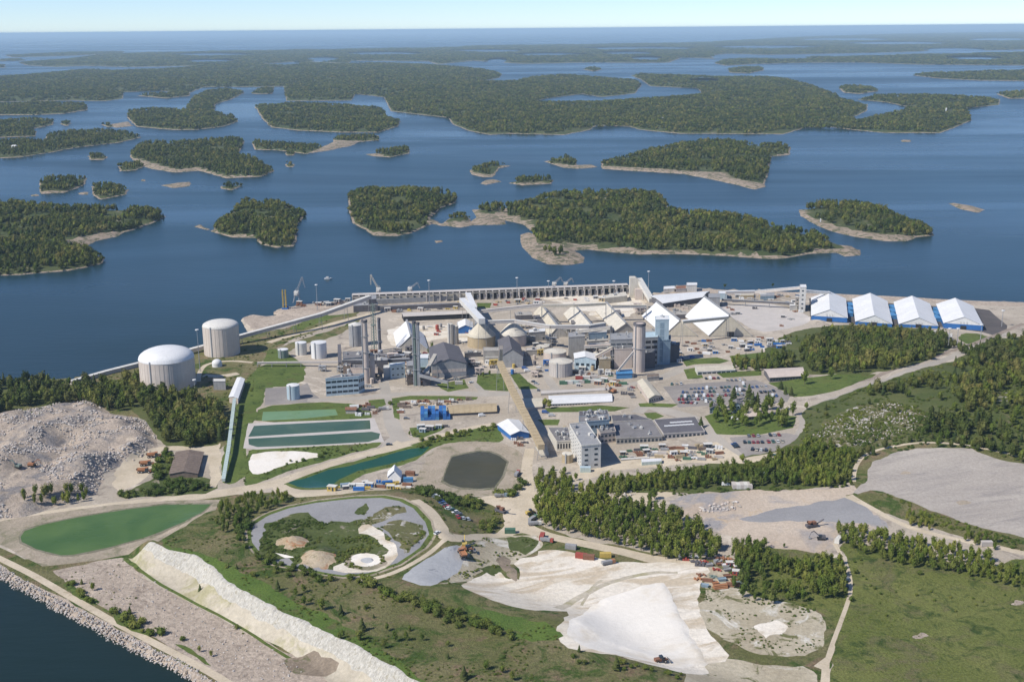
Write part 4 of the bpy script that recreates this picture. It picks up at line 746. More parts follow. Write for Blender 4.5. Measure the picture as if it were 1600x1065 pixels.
# ================================================================ mainland trees
# wood: (px outline, spacing m, height range, kinds with weights, label for single trees near the camera, group)
WOODS = [
 ([(838, 780), (860, 778), (900, 785), (960, 786), (1000, 792), (1060, 806), (1100, 830), (1130, 855), (1128, 872), (1090, 876), (1040, 874), (1000, 864), (960, 850), (900, 838), (860, 826), (842, 815)], 3.2, (4.5, 10.5), 'birch', 'birch in the belt behind the white lime field', 'birches of the belt behind the white lime field'),
 ([(1143, 862), (1158, 850), (1185, 848), (1205, 866), (1220, 885), (1232, 892), (1200, 900), (1165, 905), (1145, 890)], 3.4, (4.5, 10), 'birch', 'leafy birch in the clump beside the scrap heaps', 'birches of the clump beside the scrap heaps'),
 ([(1225, 890), (1245, 882), (1300, 872), (1318, 885), (1324, 925), (1300, 942), (1275, 940), (1262, 915), (1235, 905)], 3.6, (4.5, 10), 'birch', 'birch standing along the curved dirt track', 'birches along the curved dirt track'),
 ([(1140, 912), (1180, 905), (1240, 915), (1262, 925), (1262, 945), (1200, 944), (1150, 935)], 5, (5, 9), 'birch', 'low birch in the row above the tan field', 'birches in the row above the tan field'),
 ([(1308, 832), (1330, 826), (1370, 840), (1440, 850), (1500, 862), (1540, 872), (1566, 892), (1620, 905), (1620, 922), (1560, 915), (1530, 905), (1470, 893), (1400, 882), (1350, 868), (1316, 850)], 3.3, (4, 9), 'birch', 'birch in the long row above the green meadow', 'birches of the row above the meadow'),
 ([(1395, 800), (1440, 808), (1480, 824), (1478, 830), (1440, 828), (1400, 815)], 4.2, (4, 7), 'birch', 'small birch between the gravel plateau and the track', 'small birches between plateau and track'),
 ([(1500, 832), (1540, 838), (1568, 850), (1560, 860), (1520, 852), (1502, 845)], 4.2, (4, 7), 'birch', 'small birch near the pinkish rocks by the plateau', 'small birches near the pinkish rocks'),
 ([(898, 776), (940, 755), (1000, 752), (1060, 745), (1140, 735), (1180, 728), (1230, 712), (1262, 700), (1300, 702), (1335, 708), (1332, 740), (1328, 760), (1250, 764), (1180, 763), (1150, 758), (1100, 764), (1030, 765), (950, 774)], 3.3, (4, 10), 'birch', 'green birch in the broad belt south of the factory yard', 'birches of the broad belt south of the factory'),
 ([(832, 745), (850, 742), (878, 752), (896, 764), (895, 776), (865, 780), (838, 774)], 3.4, (4.5, 10), 'birch', 'birch in the clump in front of the white office tower', 'birches in front of the office tower'),
 ([(330, 815), (335, 800), (360, 788), (400, 778), (455, 776), (462, 784), (420, 795), (395, 805), (380, 825), (350, 832)], 4.6, (5, 8), 'birch', 'birch in the thicket on the mound above the green pond', 'birches of the thicket above the green pond'),
 ([(30, 775), (60, 772), (90, 770), (130, 765), (150, 770), (148, 780), (90, 792), (40, 793)], 4.6, (6, 9), 'birch', 'dark birch at the foot of the crushed rock heaps', 'birches at the foot of the rock heaps'),
 ([(640, 762), (690, 770), (740, 782), (760, 790), (745, 800), (720, 792), (660, 778)], 5, (3, 6), 'bush', 'leafy bush on the bank below the dark pond', 'bushes below the dark pond'),
 ([(775, 775), (800, 765), (812, 748), (820, 745), (822, 760), (805, 775)], 4.4, (4, 6), 'bush', 'leafy bush beside the gravel track by the dark pond', 'bushes beside the track by the dark pond'),
 ([(745, 812), (775, 815), (785, 820), (770, 832), (745, 832)], 4, (3, 5), 'bush', 'bush at the road fork near the parked cars', 'bushes at the road fork'),
 ([(545, 903), (565, 902), (620, 925), (680, 945), (740, 970), (800, 993), (790, 1000), (740, 988), (680, 965), (600, 930)], 3.6, (3, 5.5), 'bush', 'bush in the long row down the grassy mound', 'bushes in the row down the mound'),
 ([(400, 866), (440, 882), (490, 893), (520, 905), (510, 910), (450, 896), (400, 876)], 4, (2.5, 4.5), 'bush', 'bush at the rim of the oval basin', 'bushes at the rim of the oval basin'),
 ([(378, 800), (398, 800), (385, 825), (382, 850), (390, 865), (376, 862), (370, 835)], 4, (3, 5), 'bush', 'bush along the west side of the oval basin', 'bushes west of the oval basin'),
 ([(176, 770), (230, 766), (270, 748), (300, 752), (325, 758), (330, 766), (260, 772), (190, 780)], 4.2, (3, 5), 'bush', 'bush along the road below the brown roofed barn', 'bushes below the brown barn'),
 ([(248, 715), (262, 704), (272, 708), (262, 740), (248, 752), (235, 752)], 4.4, (3, 6), 'bush', 'bush between the dump trucks and the brown barn', 'bushes beside the dump trucks'),
 ([(100, 905), (125, 920), (160, 945), (155, 950), (120, 932)], 4.2, (2.5, 4), 'bush', 'bush beside the shore track on the gravel field', 'bushes beside the shore track'),
 ([(160, 942), (205, 960), (260, 990), (250, 998), (200, 975)], 4, (2.5, 5), 'bush', 'bush in the thicket beside the shore track', 'bushes in the thicket beside the shore track'),
 ([(437, 733), (500, 716), (560, 706), (590, 702), (560, 700), (500, 708), (450, 722)], 5, (1.5, 3), 'bush', 'low bush on the bank beside the teal basins', 'low bushes beside the teal basins'),
 ([(650, 690), (700, 678), (750, 668), (775, 664), (780, 672), (740, 678), (690, 690), (655, 700)], 4, (2, 4), 'bush', 'bush along the canal behind the dark pond', 'bushes along the canal'),
 ([(885, 1018), (940, 1032), (1010, 1045), (1075, 1056), (1075, 1062), (1000, 1055), (930, 1042), (885, 1030)], 4.6, (1.5, 3.5), 'bush', 'bush under the edge of the white lime pad', 'bushes under the lime pad'),
 ([(1105, 640), (1150, 636), (1180, 645), (1195, 650), (1200, 665), (1160, 675), (1110, 668)], 7.5, (8, 13), 'birch', 'round leafy tree in the park by the pale blue house', 'leafy trees in the park by the pale blue house'),
 ([(1195, 640), (1240, 642), (1250, 655), (1240, 668), (1200, 672), (1190, 660)], 8, (9, 14), 'birch', 'large leafy tree beside the tan roofed park building', 'large leafy trees beside the tan roofed building'),
]
FAR = [ # px outline, spacing, height
 ([(-60, 600), (60, 597), (110, 603), (155, 595), (222, 592), (226, 632), (180, 646), (130, 628), (60, 632), (30, 640), (-60, 660)], 6, (8, 13), .3),
 ([(215, 628), (235, 618), (300, 625), (346, 640), (348, 690), (300, 698), (262, 694), (242, 670)], 5.6, (9, 14), 0),
 ([(1256, 535), (1300, 522), (1380, 520), (1465, 525), (1484, 535), (1460, 560), (1400, 578), (1330, 584), (1262, 584), (1250, 565)], 6.2, (8, 13), .2),
 ([(1140, 568), (1190, 562), (1240, 560), (1245, 575), (1200, 580), (1145, 580)], 5.6, (7, 11), 0), ([(1195, 552), (1225, 528), (1260, 520), (1262, 530), (1240, 548), (1205, 560)], 7, (3, 7), .55),
 ([(1440, 590), (1500, 567), (1545, 545), (1600, 540), (1750, 540), (1750, 760), (1600, 726), (1550, 708), (1470, 700), (1420, 692), (1460, 660), (1440, 635), (1400, 622), (1330, 630), (1360, 612)], 6.2, (5, 11.5), .46),
 ([(1260, 690), (1290, 660), (1330, 632), (1400, 625), (1455, 645), (1440, 680), (1400, 690), (1345, 710), (1300, 708)], 9, (2.5, 5.5), .55),
 ([(1265, 640), (1300, 626), (1350, 612), (1400, 600), (1430, 592), (1400, 620), (1330, 640), (1290, 655)], 7, (4, 8), .45),
 ([(1340, 712), (1400, 692), (1465, 686), (1530, 694), (1600, 710), (1600, 716), (1530, 701), (1465, 691), (1390, 698), (1345, 722)], 5.5, (5, 9), 0),
 ([(1470, 521), (1505, 530), (1520, 545), (1560, 530), (1620, 524), (1620, 545), (1560, 548), (1500, 560), (1480, 540)], 7, (6, 10), .45), ([(1365, 509), (1450, 515), (1500, 523), (1480, 530), (1400, 522), (1300, 522), (1290, 512)], 8, (3, 6), .5),
]
def fill(px, sp, warp=.5, drop=0.0):
    w = rough(PP(px)[:, :2], 5, 2.5, int(px[0][0]), sc=14); gx, gy = np.meshgrid(np.arange(w[:, 0].min(), w[:, 0].max(), sp), np.arange(w[:, 1].min(), w[:, 1].max(), sp*1.08))
    gx = (gx+rng.uniform(-warp, warp, gx.shape)*sp).ravel(); gy = (gy+rng.uniform(-warp, warp, gy.shape)*sp).ravel(); k = inside(w, gx, gy); gx, gy = gx[k], gy[k]
    if drop: k = fbm(gx/22, gy/22, 21) > drop*.9; gx, gy = gx[k], gy[k]
    k = rng.uniform(size=len(gx)) > .06; gx, gy = gx[k], gy[k]
    return np.column_stack([gx, gy, H(gx, gy)])
TREES = {'birch': [], 'bush': []}
for px, sp, hr, kd, lab, grp in WOODS:
    for p in fill(px, sp): TREES[kd].append((np.hypot(p[0], p[1]), p, rng.uniform(*hr), lab, grp))
def single(kind, p, h, label, group, name, cat, wide=1.0, vi=None):
    ms = KIND[kind]; me = ms[rng.integers(0, len(ms))]; a = rng.uniform(0, 6.28); w = h*wide*rng.uniform(.85, 1.2)
    if kind == 'bush':
        o = bpy.data.objects.new(name, me); COL.objects.link(o); o.location = Vector([float(t) for t in (p[0], p[1], p[2]-h*.12)]); o.rotation_euler[2] = a; o.scale = (w*1.1, w*1.1, h); return tag(o, label, cat, group)
    t = thing(name, label, cat, (p[0], p[1], p[2]-.1), group); t.rotation_euler[2] = a; t.scale = (w, w, h)
    for nm, m in (('crown', me), ('trunk', TRUNK)):
        c = bpy.data.objects.new(nm, m); COL.objects.link(c); c.parent = t
    return t
MASS = {'birch': [], 'bush': []}
for kd, nm, ct, wd in (('birch', 'birch_tree', 'tree', .88), ('bush', 'bush', 'bush', 1.35)):
    L = sorted(TREES[kd], key=lambda t: t[0]/t[2])
    S_ = L[:285]; ext = {}
    for t_ in S_: ext.setdefault(t_[4], []).append(t_[1])
    ext = {g_: (np.array(v_)[:, 0].min(), np.ptp(np.array(v_)[:, 0])+1e-6, np.median(np.array(v_)[:, 1]), np.array(v_)[:, 1]) for g_, v_ in ext.items()}
    for d, p, h, lab, grp in S_:
        x0_, w_, ym_, _y = ext[grp]; f_ = (p[0]-x0_)/w_; i_ = int(min(f_*5, 4.99))
        pos = ('far left', 'left', 'middle', 'right', 'far right')[i_]+(', front' if p[1] < ym_ else ', back')
        sz_ = 'tall ' if h > (8.5 if kd == 'birch' else 4.2) else ('short ' if h < (6.6 if kd == 'birch' else 3.2) else '')
        single(kd, p, h, sz_+lab+', '+pos, grp, nm, ct, wd)
    MASS[kd] = L[285:]
for kd, nm, cl, nv, wd in (('birch', 'birch_wood', CB, 5, .88), ('bush', 'shrubbery', CU, 4, 1.35)):
    L = MASS[kd]
    if L:
        h = np.array([t[2] for t in L]); w = h*wd*rng.uniform(.85, 1.2, len(h)); q = np.array([t[1] for t in L]); q[:, 2] -= .2
        scatter(nm, q, np.column_stack([w, w, h]), rng.uniform(0, 6.28, len(h)), cl, nv)
for px, sp, hr, dr in FAR:
    q = fill(px, sp, .5, dr); h = rng.uniform(*hr, len(q))*(.7+.6*fbm(q[:, 0]/30, q[:, 1]/30, 6)); w = h*rng.uniform(.8, 1.1, len(h)); q[:, 2] -= .3
    scatter('mixed_forest', q, np.column_stack([w, w, h]), rng.uniform(0, 6.28, len(h)), CM, 6)
# conifers and lone trees, one by one (px of the foot, height m)
LONE = [(313, 925, 5, 'spruce'), (357, 885, 2.6, 'spruce'), (370, 888, 3, 'spruce'), (396, 900, 4, 'bush'), (434, 922, 6.5, 'spruce'), (462, 930, 5, 'birch'), (475, 945, 6, 'birch'), (475, 925, 5, 'birch'), (503, 952, 6.5, 'birch'), (533, 960, 6, 'spruce'), (566, 985, 7.5, 'spruce'), (584, 965, 2.5, 'spruce'),
        (562, 1000, 6, 'birch'), (530, 998, 4.5, 'birch'), (605, 985, 5, 'birch'), (618, 1002, 6, 'birch'), (600, 1012, 5, 'birch'), (635, 1000, 5, 'birch'), (725, 1060, 7, 'spruce'), (760, 1045, 5, 'birch'), (785, 1050, 4, 'birch'), (800, 1062, 5, 'birch'), (700, 1010, 4, 'birch'), (660, 1000, 4, 'birch'),
        (345, 875, 2, 'spruce'), (430, 895, 3, 'bush'), (452, 900, 3, 'bush'), (963, 1045, 7, 'spruce'), (905, 1018, 4, 'spruce'), (700, 1028, 3, 'spruce'), (640, 985, 3.5, 'birch'), (640, 985, 3, 'spruce'),
        (145, 922, 5.5, 'birch'), (128, 912, 3.5, 'spruce'), (203, 958, 4.5, 'spruce'), (312, 1018, 4, 'birch'), (330, 1025, 3.5, 'birch'), (285, 1000, 3, 'bush'), (370, 982, 2.5, 'bush'), (572, 950, 3, 'bush'),
        (1015, 785, 8, 'birch'), (1022, 780, 8, 'birch'), (966, 782, 11, 'birch'), (1050, 797, 5, 'bush'), (1160, 722, 7, 'birch'), (1210, 880, 7, 'birch'), (1196, 848, 4, 'spruce'), (1213, 884, 5, 'birch'),
        (1337, 895, 3.5, 'bush'), (1468, 887, 3.5, 'bush'), (1330, 938, 3, 'bush'), (1437, 897, 3, 'bush'), (1145, 630, 13, 'spruce'), (1147, 625, 12, 'spruce'), (1170, 622, 12, 'spruce'), (1183, 635, 12, 'spruce'), (1176, 636, 13, 'spruce'), (1200, 632, 11, 'spruce'), (1220, 608, 8, 'spruce'), (1227, 616, 8, 'spruce'), (1236, 618, 8, 'spruce'),
        (1257, 600, 13, 'birch'), (1298, 592, 12, 'birch'), (1095, 668, 9, 'spruce'), (1160, 652, 10, 'birch'), (1112, 640, 8, 'birch'), (1290, 640, 6, 'spruce'), (852, 635, 8, 'birch'), (858, 638, 8, 'birch'), (648, 682, 5, 'birch'), (640, 680, 4, 'birch'), (610, 632, 4, 'bush'), (755, 590, 6, 'birch'), (765, 586, 5, 'birch'), (675, 545, 7, 'birch'), (670, 552, 6, 'birch'), (1260, 640, 7, 'birch'),
        (900, 750, 6, 'birch'), (882, 740, 6, 'birch'), (865, 735, 4, 'birch'), (985, 690, 5, 'birch'), (1030, 740, 8, 'birch'), (1225, 855, 3, 'birch'), (735, 790, 4, 'bush')]
for (x, y) in [(1335, 878), (1348, 900), (1353, 905), (1360, 915), (1367, 920), (1376, 928), (1375, 943), (1420, 942), (1432, 930), (1455, 925), (1460, 938), (1485, 934), (1520, 935), (1535, 940), (1570, 930), (1525, 945), (1493, 955), (1385, 962), (1400, 925), (1345, 875), (1380, 880), (1520, 905)]: LONE.append((x, y, rng.uniform(1.0, 1.9), 'bush'))
NEARBY = {'spruce': ('spruce_tree', 'conifer'), 'birch': ('birch_tree', 'tree'), 'bush': ('bush', 'bush')}
def spot(x, y):
    if x > 1330 and y > 870: return 'on the green meadow', 'small dark bushes dotted over the meadow'
    if y > 880 and x < 560 and x > 340: return 'on the grassy mound above the lime bank', 'lone trees on the mound above the lime bank'
    if x < 390: return 'on the gravel field beside the shore track', 'lone trees on the gravel field'
    if y > 960: return 'low on the grassy mound beside the lime field', 'lone trees low on the mound'
    if y > 735: return 'beside the gravel tracks', 'lone trees beside the gravel tracks'
    if x > 1090: return 'beside the staff car park', 'lone trees beside the car park'
    return 'on a grass patch between the factory roads', 'lone trees between the factory roads'
for x, y, h, kd in LONE:
    a, g = spot(x, y); nm, ct = NEARBY[kd]; w = {'spruce': 'dark pointed conifer ', 'birch': 'lone leafy birch ', 'bush': 'round green bush '}[kd]
    single(kd, P(x, y), h, w+a, g+', '+ct, nm, ct, {'spruce': 1.25, 'birch': 1.1, 'bush': 1.3}[kd])
# ================================================================ stones
def stone(seed, n=7, k=4):
    mb = MB(); core(mb, (0, 0, .3), (.6, .5, .4), seed, n, k); return mb
ST = [stone(s).mesh('stone', M['concl']) for s in (3, 4, 5)]; CS = srcs('stone_kind', ST+[stone(9).mesh('stone', M['conc']), stone(12).mesh('stone', M['pinkc'])])
def stones(name, px, sp, sz, world=None, drop=0):
    w = world if world is not None else PP(px)[:, :2]; gx, gy = np.meshgrid(np.arange(w[:, 0].min(), w[:, 0].max(), sp), np.arange(w[:, 1].min(), w[:, 1].max(), sp))
    gx = (gx+rng.uniform(-.5, .5, gx.shape)*sp).ravel(); gy = (gy+rng.uniform(-.5, .5, gy.shape)*sp).ravel(); k = inside(w, gx, gy); gx, gy = gx[k], gy[k]
    if drop: k = fbm(gx/12, gy/12, 33) > drop; gx, gy = gx[k], gy[k]
    s = sz*rng.uniform(.5, 1.5, (len(gx), 1))*rng.uniform(.7, 1.3, (len(gx), 3)); scatter(name, np.column_stack([gx, gy, H(gx, gy)-.1]), s, rng.uniform(0, 6.28, len(gx)), CS, 5)
SHO = rough(PP(COAST2), 2.5, 1.2, 2, False, 6)
sh = SHO[::-1]; nrm = np.gradient(sh, axis=0); nrm = np.stack([-nrm[:, 1], nrm[:, 0]], 1)/np.hypot(*nrm.T)[:, None]
m_ = proj(np.column_stack([sh, sh[:, 0]*0]))[:, 0] < 430; band = sh[m_]; nb = nrm[m_]
b0 = [(p+n*s_) for s_ in (0, .8, 1.8, 3.0, 4.2) for p, n in zip(band, nb)]; b0 = np.repeat(np.array(b0), 4, 0); b0 += rng.uniform(-.9, .9, b0.shape)
zz = np.where(inside(LAND, b0[:, 0], b0[:, 1]), H(b0[:, 0], b0[:, 1])-.3, 0.0); d_, _ = pdist(band, b0[:, 0], b0[:, 1], False); zz = np.where(inside(LAND, b0[:, 0], b0[:, 1]), np.clip(d_*.9, 0, BASE)-.2, -.2)
scatter('shore_rocks', np.column_stack([b0, zz]), rng.uniform(.35, 1.2, (len(b0), 3)), rng.uniform(0, 6.28, len(b0)), CS, 5)
stones('rubble_stones', None, 2.0, 1.1, RUB, .52); stones('field_stones', [(1270, 680), (1300, 655), (1340, 635), (1400, 628), (1440, 640), (1430, 672), (1330, 700)], 2.6, .9, drop=.45)
stones('broken_rock', [(1085, 790), (1150, 782), (1160, 795), (1100, 802)], 2.5, 1.3, drop=.35); stones('broken_rock', [(915, 770), (960, 762), (1000, 768), (985, 775), (930, 776)], 2, 1.2, drop=.3)
stones('gravel_stones', [(120, 900), (200, 885), (440, 1020), (480, 1045), (440, 1065), (380, 1060)], 3.2, .6)

NOBUSH = {'lime_patch', 'lime_basin', 'white_field', 'white_pad', 'white_patch', 'orange_heap', 'pond', 'canal', 'road', 'track', 'geotextile', 'lime_cliff', 'basin_floor', 'apron', 'gravel_plateau', 'lower_yard', 'dirt_ring', 'car_park', 'pond_bank'}
def tufts(name, px, n, hr, th=.45, sc=18, coll=None, seed=3, world=None):
    w = world if world is not None else PP(px)[:, :2]; x = rng.uniform(w[:, 0].min(), w[:, 0].max(), n); y = rng.uniform(w[:, 1].min(), w[:, 1].max(), n); k = inside(w, x, y); x, y = x[k], y[k]; k = fbm(x/sc, y/sc, seed, 3) > th; x, y = x[k], y[k]
    own = np.zeros(len(x), int)
    for i_, r_ in enumerate(REG):
        bb = (x > r_[2][:, 0].min()) & (x < r_[2][:, 0].max()) & (y > r_[2][:, 1].min()) & (y < r_[2][:, 1].max())
        if bb.any(): j_ = np.nonzero(bb)[0]; own[j_[inside(r_[2], x[j_], y[j_])]] = i_
    bad = {i_ for i_, r_ in enumerate(REG) if r_[0] in NOBUSH}; k = np.array([o_ not in bad for o_ in own]) | (rng.uniform(size=len(x)) < .0); x, y = x[k], y[k]
    h = rng.uniform(*hr, len(x)); wd = h*rng.uniform(1.4, 2.6, len(x)); scatter(name, np.column_stack([x, y, H(x, y)-h*.25]), np.column_stack([wd, wd, h]), rng.uniform(0, 6.28, len(x)), coll or CU, 4)
tufts('scrub', MOUND_PX, 9000, (.35, 1.1), .5, 16)
tufts('scrub', [(250, 862), (330, 880), (420, 935), (520, 985), (600, 1030), (640, 1055), (620, 1000), (480, 925), (380, 880)], 900, (.5, 1.7), .52, 10)
tufts('scrub', [(398, 850), (415, 822), (440, 812), (510, 815), (572, 815), (620, 842), (660, 830), (668, 835), (630, 868), (600, 880), (560, 892), (500, 890), (440, 878)], 2600, (.4, 1.6), .5, 8)
tufts('scrub', [(1275, 680), (1300, 655), (1340, 635), (1400, 628), (1440, 640), (1470, 655), (1400, 690), (1330, 700)], 1500, (.6, 2.2), .45, 12)
tufts('scrub', [(1331, 757), (1340, 765), (1400, 800), (1480, 830), (1597, 860), (1597, 845), (1476, 808), (1368, 765)], 900, (.5, 2.0), .45, 10)
tufts('scrub', [(733, 845), (770, 838), (840, 835), (850, 845), (800, 882), (750, 890), (700, 912), (712, 880)], 700, (.4, 1.3), .5, 8)
tufts('scrub', [(1085, 900), (1160, 930), (1282, 955), (1290, 1000), (1268, 1022), (1145, 1008), (1085, 960)], 900, (.3, 1.0), .56, 9)
tufts('scrub', [(1308, 848), (1450, 870), (1600, 900), (1600, 1065), (1296, 1065), (1332, 930)], 3500, (.15, .5), .5, 25)
tufts('scrub', [(440, 752), (520, 728), (600, 706), (690, 681), (772, 662), (790, 690), (700, 692), (640, 724), (560, 742), (515, 764)], 900, (.3, 1.2), .5, 8)
tufts('scrub', [(386, 705), (500, 697), (600, 690), (540, 710), (460, 733), (410, 752), (378, 762)], 800, (.3, 1.3), .48, 8)
tufts('scrub', [(-60, 597), (150, 585), (320, 542), (455, 510), (560, 486), (520, 510), (430, 545), (400, 600), (360, 700), (300, 700), (200, 640), (-60, 660)], 3000, (.4, 1.8), .5, 14)
tufts('scrub', [(640, 755), (690, 765), (760, 778), (790, 815), (780, 830), (735, 835), (700, 830), (640, 780)], 700, (.3, 1.5), .5, 8)
tufts('scrub', [(80, 895), (195, 872), (440, 1015), (500, 1045), (440, 1065), (370, 1040), (150, 940)], 500, (.3, .9), .6, 14)
tufts('scrub', [(1140, 850), (1300, 868), (1330, 925), (1310, 985), (1160, 935), (1130, 900)], 900, (.4, 1.4), .45, 10)

tufts('scrub', [(1260, 650), (1330, 615), (1450, 576), (1540, 545), (1620, 540), (1620, 730), (1470, 690), (1340, 720), (1250, 690)], 7000, (.5, 2.2), .42, 14)
tufts('scrub', [(898, 776), (940, 750), (1060, 740), (1180, 722), (1262, 690), (1340, 700), (1332, 760), (1250, 768), (950, 778)], 2500, (.5, 2.2), .42, 10)
# ================================================================ building kit
def hgt(G, ytop):
    """height above G at which the vertical line through G reaches picture row ytop"""
    lo, hi = 0.0, 150.0
    for _ in range(40):
        m = (lo+hi)/2
        if proj([G[0], G[1], G[2]+m])[1] > ytop: lo = m
        else: hi = m
    return lo
def mpp(G): return np.linalg.norm(np.array(G)-np.array([0, 0, CAMH]))/FPX
WCACHE = {}
def window(parent, c, w, h, ang, mat='glass', name='window', dp=.12):
    k = (round(w, 1), round(h, 1), mat, name)
    if k not in WCACHE:
        mb = MB(); mb.box((0, 0, -h/2), (w, dp, h)); WCACHE[k] = mb.mesh(name, M[mat])
    o = bpy.data.objects.new(name, WCACHE[k]); COL.objects.link(o); o.parent = parent
    o.location = Vector([float(c[i])-parent.location[i] for i in range(3)]); o.rotation_euler[2] = ang; return o
def facade(parent, a, b, z0, z1, rows, cols, fw=.6, fh=.55, mat='glass', name='window'):
    """a->b ground line of the wall seen from outside, outward normal to the right of a->b"""
    a, b = np.array(a[:2], float), np.array(b[:2], float); L = np.hypot(*(b-a)); ang = math.atan2(b[1]-a[1], b[0]-a[0]); n = np.array([(b-a)[1], -(b-a)[0]])/L
    for r in range(rows):
        zc = z0+(z1-z0)*(r+.5)/rows
        for c in range(cols):
            p = a+(b-a)*(c+.5)/cols+n*.04; window(parent, (p[0], p[1], zc), L/cols*fw, (z1-z0)/rows*fh, ang, mat, name)
def footing(roof, basey):
    G = P(roof[0][0], basey); h = hgt(G, roof[0][1]); q = Pz(*np.array(roof, float).T, z=G[2]+h); return G, h, q
def clutter(t, q, z, n, seed, mats=('steel', 'grey', 'offw')):
    g = np.random.default_rng(seed); q = np.array(q)[:, :2]
    for i in range(n):
        u, v = g.uniform(.12, .88, 2); p = (q[0]*(1-u)+q[1]*u)*(1-v)+(q[3]*(1-u)+q[2]*u)*v; mb = MB()
        if g.uniform() < .6: mb.box((p[0], p[1], z), (g.uniform(1, 3.2), g.uniform(1, 2.6), g.uniform(.6, 1.8)), g.uniform(0, 3)); mb.box((p[0], p[1], z+1.2), (.5, .5, 1.0))
        else: mb.lathe((p[0], p[1], z), [(.5, 0), (.5, 1.3), (.8, 1.4), (.8, 1.9), (.2, 2.1)], 8)
        part('roof_vent', mb, M[mats[i % len(mats)]], t)
def flat(roof, basey, name, label, cat, wall='conc', top='mgrey', win=None, side=None, parapet=.6, vents=0, group=None, seed=1):
    """roof = FL, FR, BR, BL in px (FL is over the base row basey)"""
    G, h, q = footing(roof, basey); z0, z1 = G[2]-.6, G[2]+h; c = q.mean(0); t = thing(name, label, cat, (c[0], c[1], G[2]), group)
    mb = MB(); mb.prism(q, z0, z1); part('wall', mb, M[wall], t); cc = q[:, :2].mean(0); r = cc+(q[:, :2]-cc)*.985
    mb = MB(); mb.prism(r, z1+.003, z1+.25); part('roof', mb, M[top], t)
    if parapet:
        mb = MB(); w2 = cc+(q[:, :2]-cc)*1.006
        for i in range(4): mb.beam((*w2[i], z1+parapet/2-.1), (*w2[(i+1) % 4], z1+parapet/2-.1), .35, parapet)
        part('parapet', mb, M[wall], t)
    if win: facade(t, q[0], q[1], G[2]+h*.06, z1-h*.05, *win)
    if side:
        s = side[0]
        if s in 'LB': facade(t, q[3], q[0], G[2]+h*.06, z1-h*.05, *side[1:])
        if s in 'RB': facade(t, q[1], q[2], G[2]+h*.06, z1-h*.05, *side[1:])
    if vents: clutter(t, q, z1+.25, vents, seed)
    return t, q, z1
def gable(eave, basey, rise, name, label, cat, wall='conc', top='white', along='d', win=None, side=None, group=None, over=.5, gablem=None, band=None, ribs=0, cols=None):
    """ridge along 'd' (FL->BL direction) or 'w' (FL->FR)"""
    G, h, q = footing(eave, basey); z0, z1 = G[2]-.5, G[2]+h; c = q.mean(0); t = thing(name, label, cat, (c[0], c[1], G[2]), group); q = q[:, :2]
    if along == 'd': A, B, C, D = q[0], q[1], q[2], q[3]
    else: A, B, C, D = q[3], q[0], q[1], q[2]      # gable ends A-B and C-D
    r0, r1 = (A+B)/2, (C+D)/2; zr = z1+rise; mb = MB()
    mb.add([(*A, z0), (*B, z0), (*C, z0), (*D, z0), (*A, z1), (*B, z1), (*C, z1), (*D, z1)], [(0, 1, 5, 4), (1, 2, 6, 5), (2, 3, 7, 6), (3, 0, 4, 7)])
    part('wall', mb, M[wall], t); mb = MB(); mb.add([(*A, z1), (*B, z1), (*r0, zr), (*C, z1), (*D, z1), (*r1, zr)], [(0, 1, 2), (3, 4, 5)]); part('gable', mb, M[gablem or wall], t)
    u = (r1-r0)/np.hypot(*(r1-r0)); s = (B-A)/np.hypot(*(B-A)); k = rise/(np.hypot(*(B-A))/2)
    for e0, e1, sg in ((A, D, -1), (B, C, 1)):
        a0, a1 = e0-u*over+s*sg*over, e1+u*over+s*sg*over; R0, R1 = r0-u*over, r1+u*over; ze = z1-k*over; mb = MB()
        mb.add([(*a0, ze+.02), (*a1, ze+.02), (*R1, zr+.02), (*R0, zr+.02), (*a0, ze+.3), (*a1, ze+.3), (*R1, zr+.3), (*R0, zr+.3)], [(4, 5, 6, 7), (3, 2, 1, 0), (0, 1, 5, 4), (1, 2, 6, 5), (3, 0, 4, 7), (2, 3, 7, 6)])
        nr = ribs
        for i in range(1, nr+1):
            f = i/(nr+1); x0 = a0+(a1-a0)*f; x1 = R0+(R1-R0)*f; mb.beam((*x0, ze+.36), (*x1, zr+.36), .22, .14)
        part('roof', mb, M[top], t)
    if band:
        mb = MB(); cc = q.mean(0); w2 = cc+(q-cc)*1.004; mb.prism(w2, G[2], G[2]+band[0], 0)
        part('lower_wall', mb, M[band[1]], t)
    if win: facade(t, q[0], q[1], G[2]+h*.1, z1-h*.1, *win)
    if side: facade(t, *( (q[3], q[0]) if side[0] == 'L' else (q[1], q[2])), G[2]+h*.1, z1-h*.1, *side[1:])
    return t, q, z1
